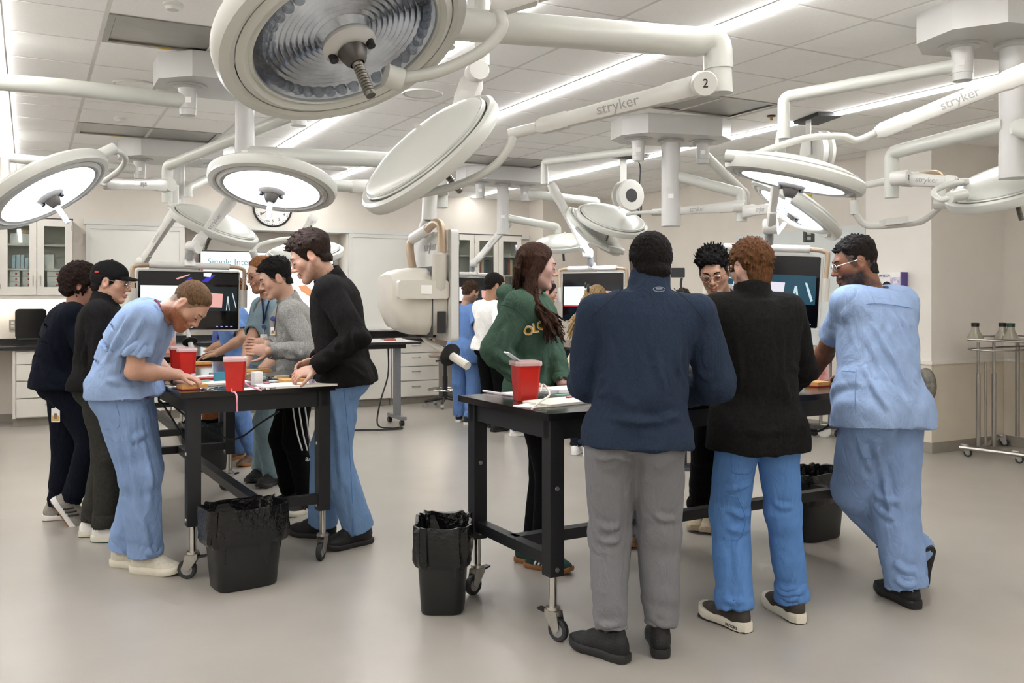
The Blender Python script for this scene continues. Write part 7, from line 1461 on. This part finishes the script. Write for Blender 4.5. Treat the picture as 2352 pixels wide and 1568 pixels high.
crease(P3, [[(290, 960), (300, 1060), (320, 1170)], [(330, 950), (345, 1060), (350, 1180)], [(262, 1000), (280, 1100), (290, 1200)], [(320, 1180), (340, 1240), (350, 1285)], [(330, 1265), (355, 1275), (380, 1268)], [(300, 1010), (335, 1000), (355, 985)]], True, .013, .018)
crease(P11, [[(1130, 800), (1160, 830), (1195, 835)], [(1135, 845), (1165, 860), (1205, 850)], [(1160, 740), (1150, 790), (1140, 830)], [(1200, 780), (1190, 830), (1200, 870)], [(1230, 800), (1222, 850), (1228, 890)], [(1255, 810), (1250, 860), (1258, 890)], [(1150, 870), (1175, 880), (1200, 872)]], amp=.013, w_=.018)
crease(P6, [[(775, 720), (770, 790), (780, 850)], [(745, 800), (775, 815), (800, 810)], [(735, 825), (760, 838), (790, 835)], [(800, 700), (815, 760), (815, 820)], [(800, 840), (825, 855), (845, 870)]], amp=.01)
crease(P6, [[(770, 920), (780, 1020), (785, 1120)], [(820, 900), (825, 1000), (830, 1120)], [(745, 950), (755, 1050), (765, 1150)], [(800, 1100), (810, 1170), (815, 1230)]], True, .012, .018)
crease(P5, [[(690, 760), (695, 800), (690, 830)], [(640, 815), (665, 825), (690, 828)], [(670, 790), (680, 810), (700, 815)], [(650, 840), (665, 855), (690, 858)]], amp=.01)
crease(P1, [[(110, 780), (130, 830), (160, 860)], [(90, 830), (110, 865), (140, 880)]], amp=.012); crease(P2, [[(200, 760), (190, 820), (200, 870)], [(225, 740), (215, 800), (222, 860)]], amp=.01)
# cap
c, r_, f_, u_ = P2.hf; Lc = lambda x, y, z: c+(r_*x+f_*y+u_*z)*P2.hs; A_ = np.stack([r_, f_, u_])
g = Grid(c-.2, c+.24, .005); g.ell(Lc(0, -.016, .045), np.array((.086, .108, .085))*P2.hs, A_, 0); g.cut(Lc(0, 0, .028), -(u_*.98+f_*.16)); Vv, F = g.mesh(); Vv = relax(Vv, F, 2, .4); M_cap = cloth('black cap twill', '#141312', vs=60, var=.2, wr=.1); cp = link('cap', np_mesh('cap', Vv, F), M_cap, P2.T)
Pb = []; nb = 14
for j in range(2):
    for i in range(nb+1):
        a = -1+2*i/nb; Pb.append(Lc(a*.078, .062+.02*(1-a*a), .045-.012*a*a+.004*j)); Pb.append(Lc(a*.07, .062+.085*(1-a*a)**.6+.01, .036-.018*a*a+.004*j))
Fb = []
for i in range(nb): Fb.append((2*i, 2*i+1, 2*i+3, 2*i+2)); o = 2*(nb+1); Fb.append((o+2*i, o+2*i+2, o+2*i+3, o+2*i+1)); Fb.append((2*i+1, o+2*i+1, o+2*i+3, 2*i+3))
ob('brim', MB().add(Pb, Fb), M_cap, cp); ob('button', MB().sphere(Lc(0, -.016, .131), .007, 10, 6), M_cap, cp)
ob('logo', MB().obox(Lc(.075, -.07, .05), f_, u_, r_, .012, .006, .003), mat('red stitch', '#b3332e', .7, var=.05), cp)
# badges and lanyards
def badge(P, px, py, w_=.054, h_=.085, trousers=False, off=.012, name='badge'):
    p, n_ = hit(P, px, py, trousers, off); t = ob(name, MB().rbox(p, RT, UPV, FW, w_/2, h_/2, .002, .004), M_paper, P.T)
    ob('photo', MB().rbox(p-FW*.003-UPV*.006, RT, UPV, FW, w_*.2, h_*.2, .0005, .002), mat('badge photo', '#8a6a58', .6, var=.5, vscale=50), t); ob('gold_band', MB().rbox(p-FW*.0025-UPV*h_*.22, RT, UPV, FW, w_*.42, h_*.2, .0004, .002), mat('badge gold', '#c9a862', .6, var=.05), t)
    ob('clip', MB().tube([p+UPV*h_*.5, p+UPV*(h_*.5+.04)], .005, 8), M_zinc, t); ob('reel', MB().lathe([(0, -.006), (.016, -.005), (.016, .004), (0, .006)], p+UPV*(h_*.5+.055), -FW, 18), mat('badge reel', '#2b3a6e', .4, var=.05), t); return t
badge(P1, 128, 953, .055, .09, True, .02)
M_lan = cloth('navy lanyard', '#1d2a4a', vs=60)
lz_ = ob('lanyard', MB().tube(bez([hit(P4, *p, False, .006)[0] for p in ((601, 676), (603, 700), (605, 725), (604, 742))], 4), .006, 6).tube(bez([hit(P4, *p, False, .006)[0] for p in ((618, 690), (612, 712), (605, 742))], 4), .006, 6), M_lan, P4.T); badge(P4, 606, 778, .05, .07, False, .015)
badge(P5, 627, 760, .03, .05, False, .012)
# watch band
def band(P, s, m_, q=.93, w_=.014, rr=.034): a = P.elb[s]*(1-q)+P.wri[s]*q; d = nz(P.wri[s]-P.elb[s]); ob('wristband', MB().lathe([(rr*.95, -w_), (rr, -w_*.8), (rr, w_*.8), (rr*.95, w_)], a, d, 20), m_, P.T)
band(P3, 'L', M_blackpl)
ob('waist_tie', MB().tube(bez([hit(P3, *p, True, .008)[0] for p in ((341, 892), (343, 905), (340, 915))], 4), .006, 6), mat('maroon cord', '#7d2238', .7, var=.1), P3.T)
strip_on(P3, [(356, 688), (363, 694), (368, 704)], .005, mat('maroon cord', '#7d2238'), 'neck_binding', off=.004)
# three stripes and lettering on the track trousers
for k in range(3): strip_on(P5, [(672+k*14, 930), (676+k*14, 960), (684+k*13, 1000), (694+k*12, 1034)], .0055, W_st, 'stripe', True, .003)
q, n_ = hit(P5, 710, 1053, True, .006); text('lettering', 'ad', .055, W_st, q, RT, UPV, P5.pants, bold=True)
# sweatshirt lettering
M_yel = mat('gold felt', '#d9a136', .8, var=.08); M_wf = mat('white felt', '#ece8df', .8, var=.03)
for k, (ch, px, py) in enumerate((('O', 1214, 760), ('L', 1230, 754), ('O', 1245, 748))):
    q, n_ = hit(P11, px, py, False, .006); text('letter_edge', ch, .072, M_wf, q, nz(RT+UPV*.12), UPV, P11.top, bold=True); text('letter', ch, .06, M_yel, q+n_*.003, nz(RT+UPV*.12), UPV, P11.top, bold=True)
# emblem on the navy collar
q, n_ = hit(P12, 1514, 664, False, .006); ov = [q+RT*math.cos(a)*.024+UPV*math.sin(a)*.009 for a in np.linspace(0, 2*math.pi, 25)]; M_em = mat('silver transfer', '#aab0ba', .5, var=.03)
e_ = ob('emblem', MB().tube(ov, .0009, 6), M_em, P12.top); ob('emblem_arcs', MB().tube(bez([q+RT*x+UPV*(.002+.30*x*x*10)*1 for x in (-.013, -.006, 0, .006, .013)], 4), .0012, 6).tube(bez([q+RT*x-UPV*(.002+.30*x*x*10) for x in (-.013, -.006, 0, .006, .013)], 4), .0012, 6), M_em, e_)
# chest emblem on the grey jacket and the black undershirt showing
q, n_ = hit(P13, 1600, 695, False, .008); e_ = ob('chest_emblem', MB().rbox(q, RT, UPV, FW, .012, .014, .001, .002), mat('crimson patch', '#b5302e', .6, var=.05), P13.top); text('lettering', 'UNIVERSITY', .011, M_black, q+RT*.03-UPV*.022, RT, UPV, P13.top)
text('monogram', 'U', .02, M_wf, q+n_*.002, RT, UPV, e_)
vs = [hit(P13, *p, False, .006)[0] for p in ((1636, 690), (1668, 735), (1690, 730), (1688, 680), (1660, 672))]; ob('undershirt', MB().add(vs, [tuple(range(5))]), C_blk, P13.T)
# lanyard of the tall person, shoe lettering, jacket zips
strip_on(P6, [(752, 606), (758, 612), (766, 606)], .004, mat('teal lanyard', '#3f8a86', .7, var=.05), 'lanyard', off=.006)
for P, pts in ((P5, ((640, 690), (634, 720), (630, 760))),): strip_on(P, pts, .003, M_dark, 'zip', off=.003)
hn = P14.T
for o in [x for x in P14.T.children if x.name.startswith('shoe')][:1]:
    pass
text('lettering', 'BROOKS', .018, M_black, at(1679, 1438, depth(fl(1680, 1452))-.055), nz(fl(1716, 1452)-fl(1588, 1398)), UPV, P14.T, bold=True)
# hair clips
ob('hair_claw', MB().torus(at(1351, 662, 8.15), RT, .03, .011, 16, 6).torus(at(1345, 655, 8.15), RT, .02, .01, 16, 6), M_blackpl, P16.T); ob('hair_claw', MB().torus(at(1185, 570, 4.98), RT, .014, .005, 14, 6), mat('lilac plastic', '#b9b3cf', .3, var=.05), P11.T)
# seams and pockets on the scrubs
M_seam = mat('seam shadow thread', '#5f7ba8', .9, var=.05)
strip_on(P15, [(1976, 700), (2010, 697), (2050, 700), (2096, 708)], .0018, M_seam, 'yoke_seam'); strip_on(P15, [(1966, 850), (1964, 900), (1965, 950)], .0018, M_seam, 'side_seam'); strip_on(P15, [(1934, 852), (1950, 853), (1964, 854)], .002, M_seam, 'pocket_edge')
strip_on(P15, [(1975, 1052), (1990, 1053), (2010, 1056)], .0018, M_seam, 'pocket_edge', True)
M_seam2 = mat('blue thread', '#4674ad', .9, var=.05)
strip_on(P14, [(1678, 1046), (1680, 1078), (1690, 1088), (1722, 1088), (1730, 1076)], .0018, M_seam2, 'pocket_edge', True); strip_on(P14, [(1662, 1135), (1678, 1138), (1695, 1142)], .0018, M_seam2, 'pocket_edge', True); strip_on(P14, [(1694, 1142), (1712, 1190), (1700, 1236), (1680, 1240)], .0018, M_seam2, 'pocket_edge', True)
strip_on(P3, [(222, 914), (240, 916), (262, 912)], .002, M_seam, 'pocket_edge', True); strip_on(P3, [(262, 910), (275, 960), (268, 985), (235, 985)], .0018, M_seam, 'pocket_edge', True); strip_on(P3, [(330, 905), (340, 960), (345, 1040), (352, 1150)], .0018, M_seam, 'side_seam', True)
strip_on(P6, [(790, 895), (800, 1000), (808, 1120), (810, 1225)], .0018, M_seam2, 'side_seam', True)
strip_on(P12, [(1519, 1000), (1516, 1040)], .0016, mat('grey thread', '#5b5b5e', .9, var=.05), 'back_seam', True)
strip_on(P11, [(1150, 700), (1175, 705), (1200, 722), (1212, 740)], .002, mat('dark green thread', '#20402b', .9, var=.05), 'shoulder_seam')
strip_on(P12, [(1352, 730), (1390, 700), (1430, 662)], .0016, mat('navy thread', '#141c2e', .9, var=.05), 'raglan_seam'); strip_on(P12, [(1548, 662), (1590, 700), (1622, 740)], .0016, mat('navy thread', '#141c2e'), 'raglan_seam')
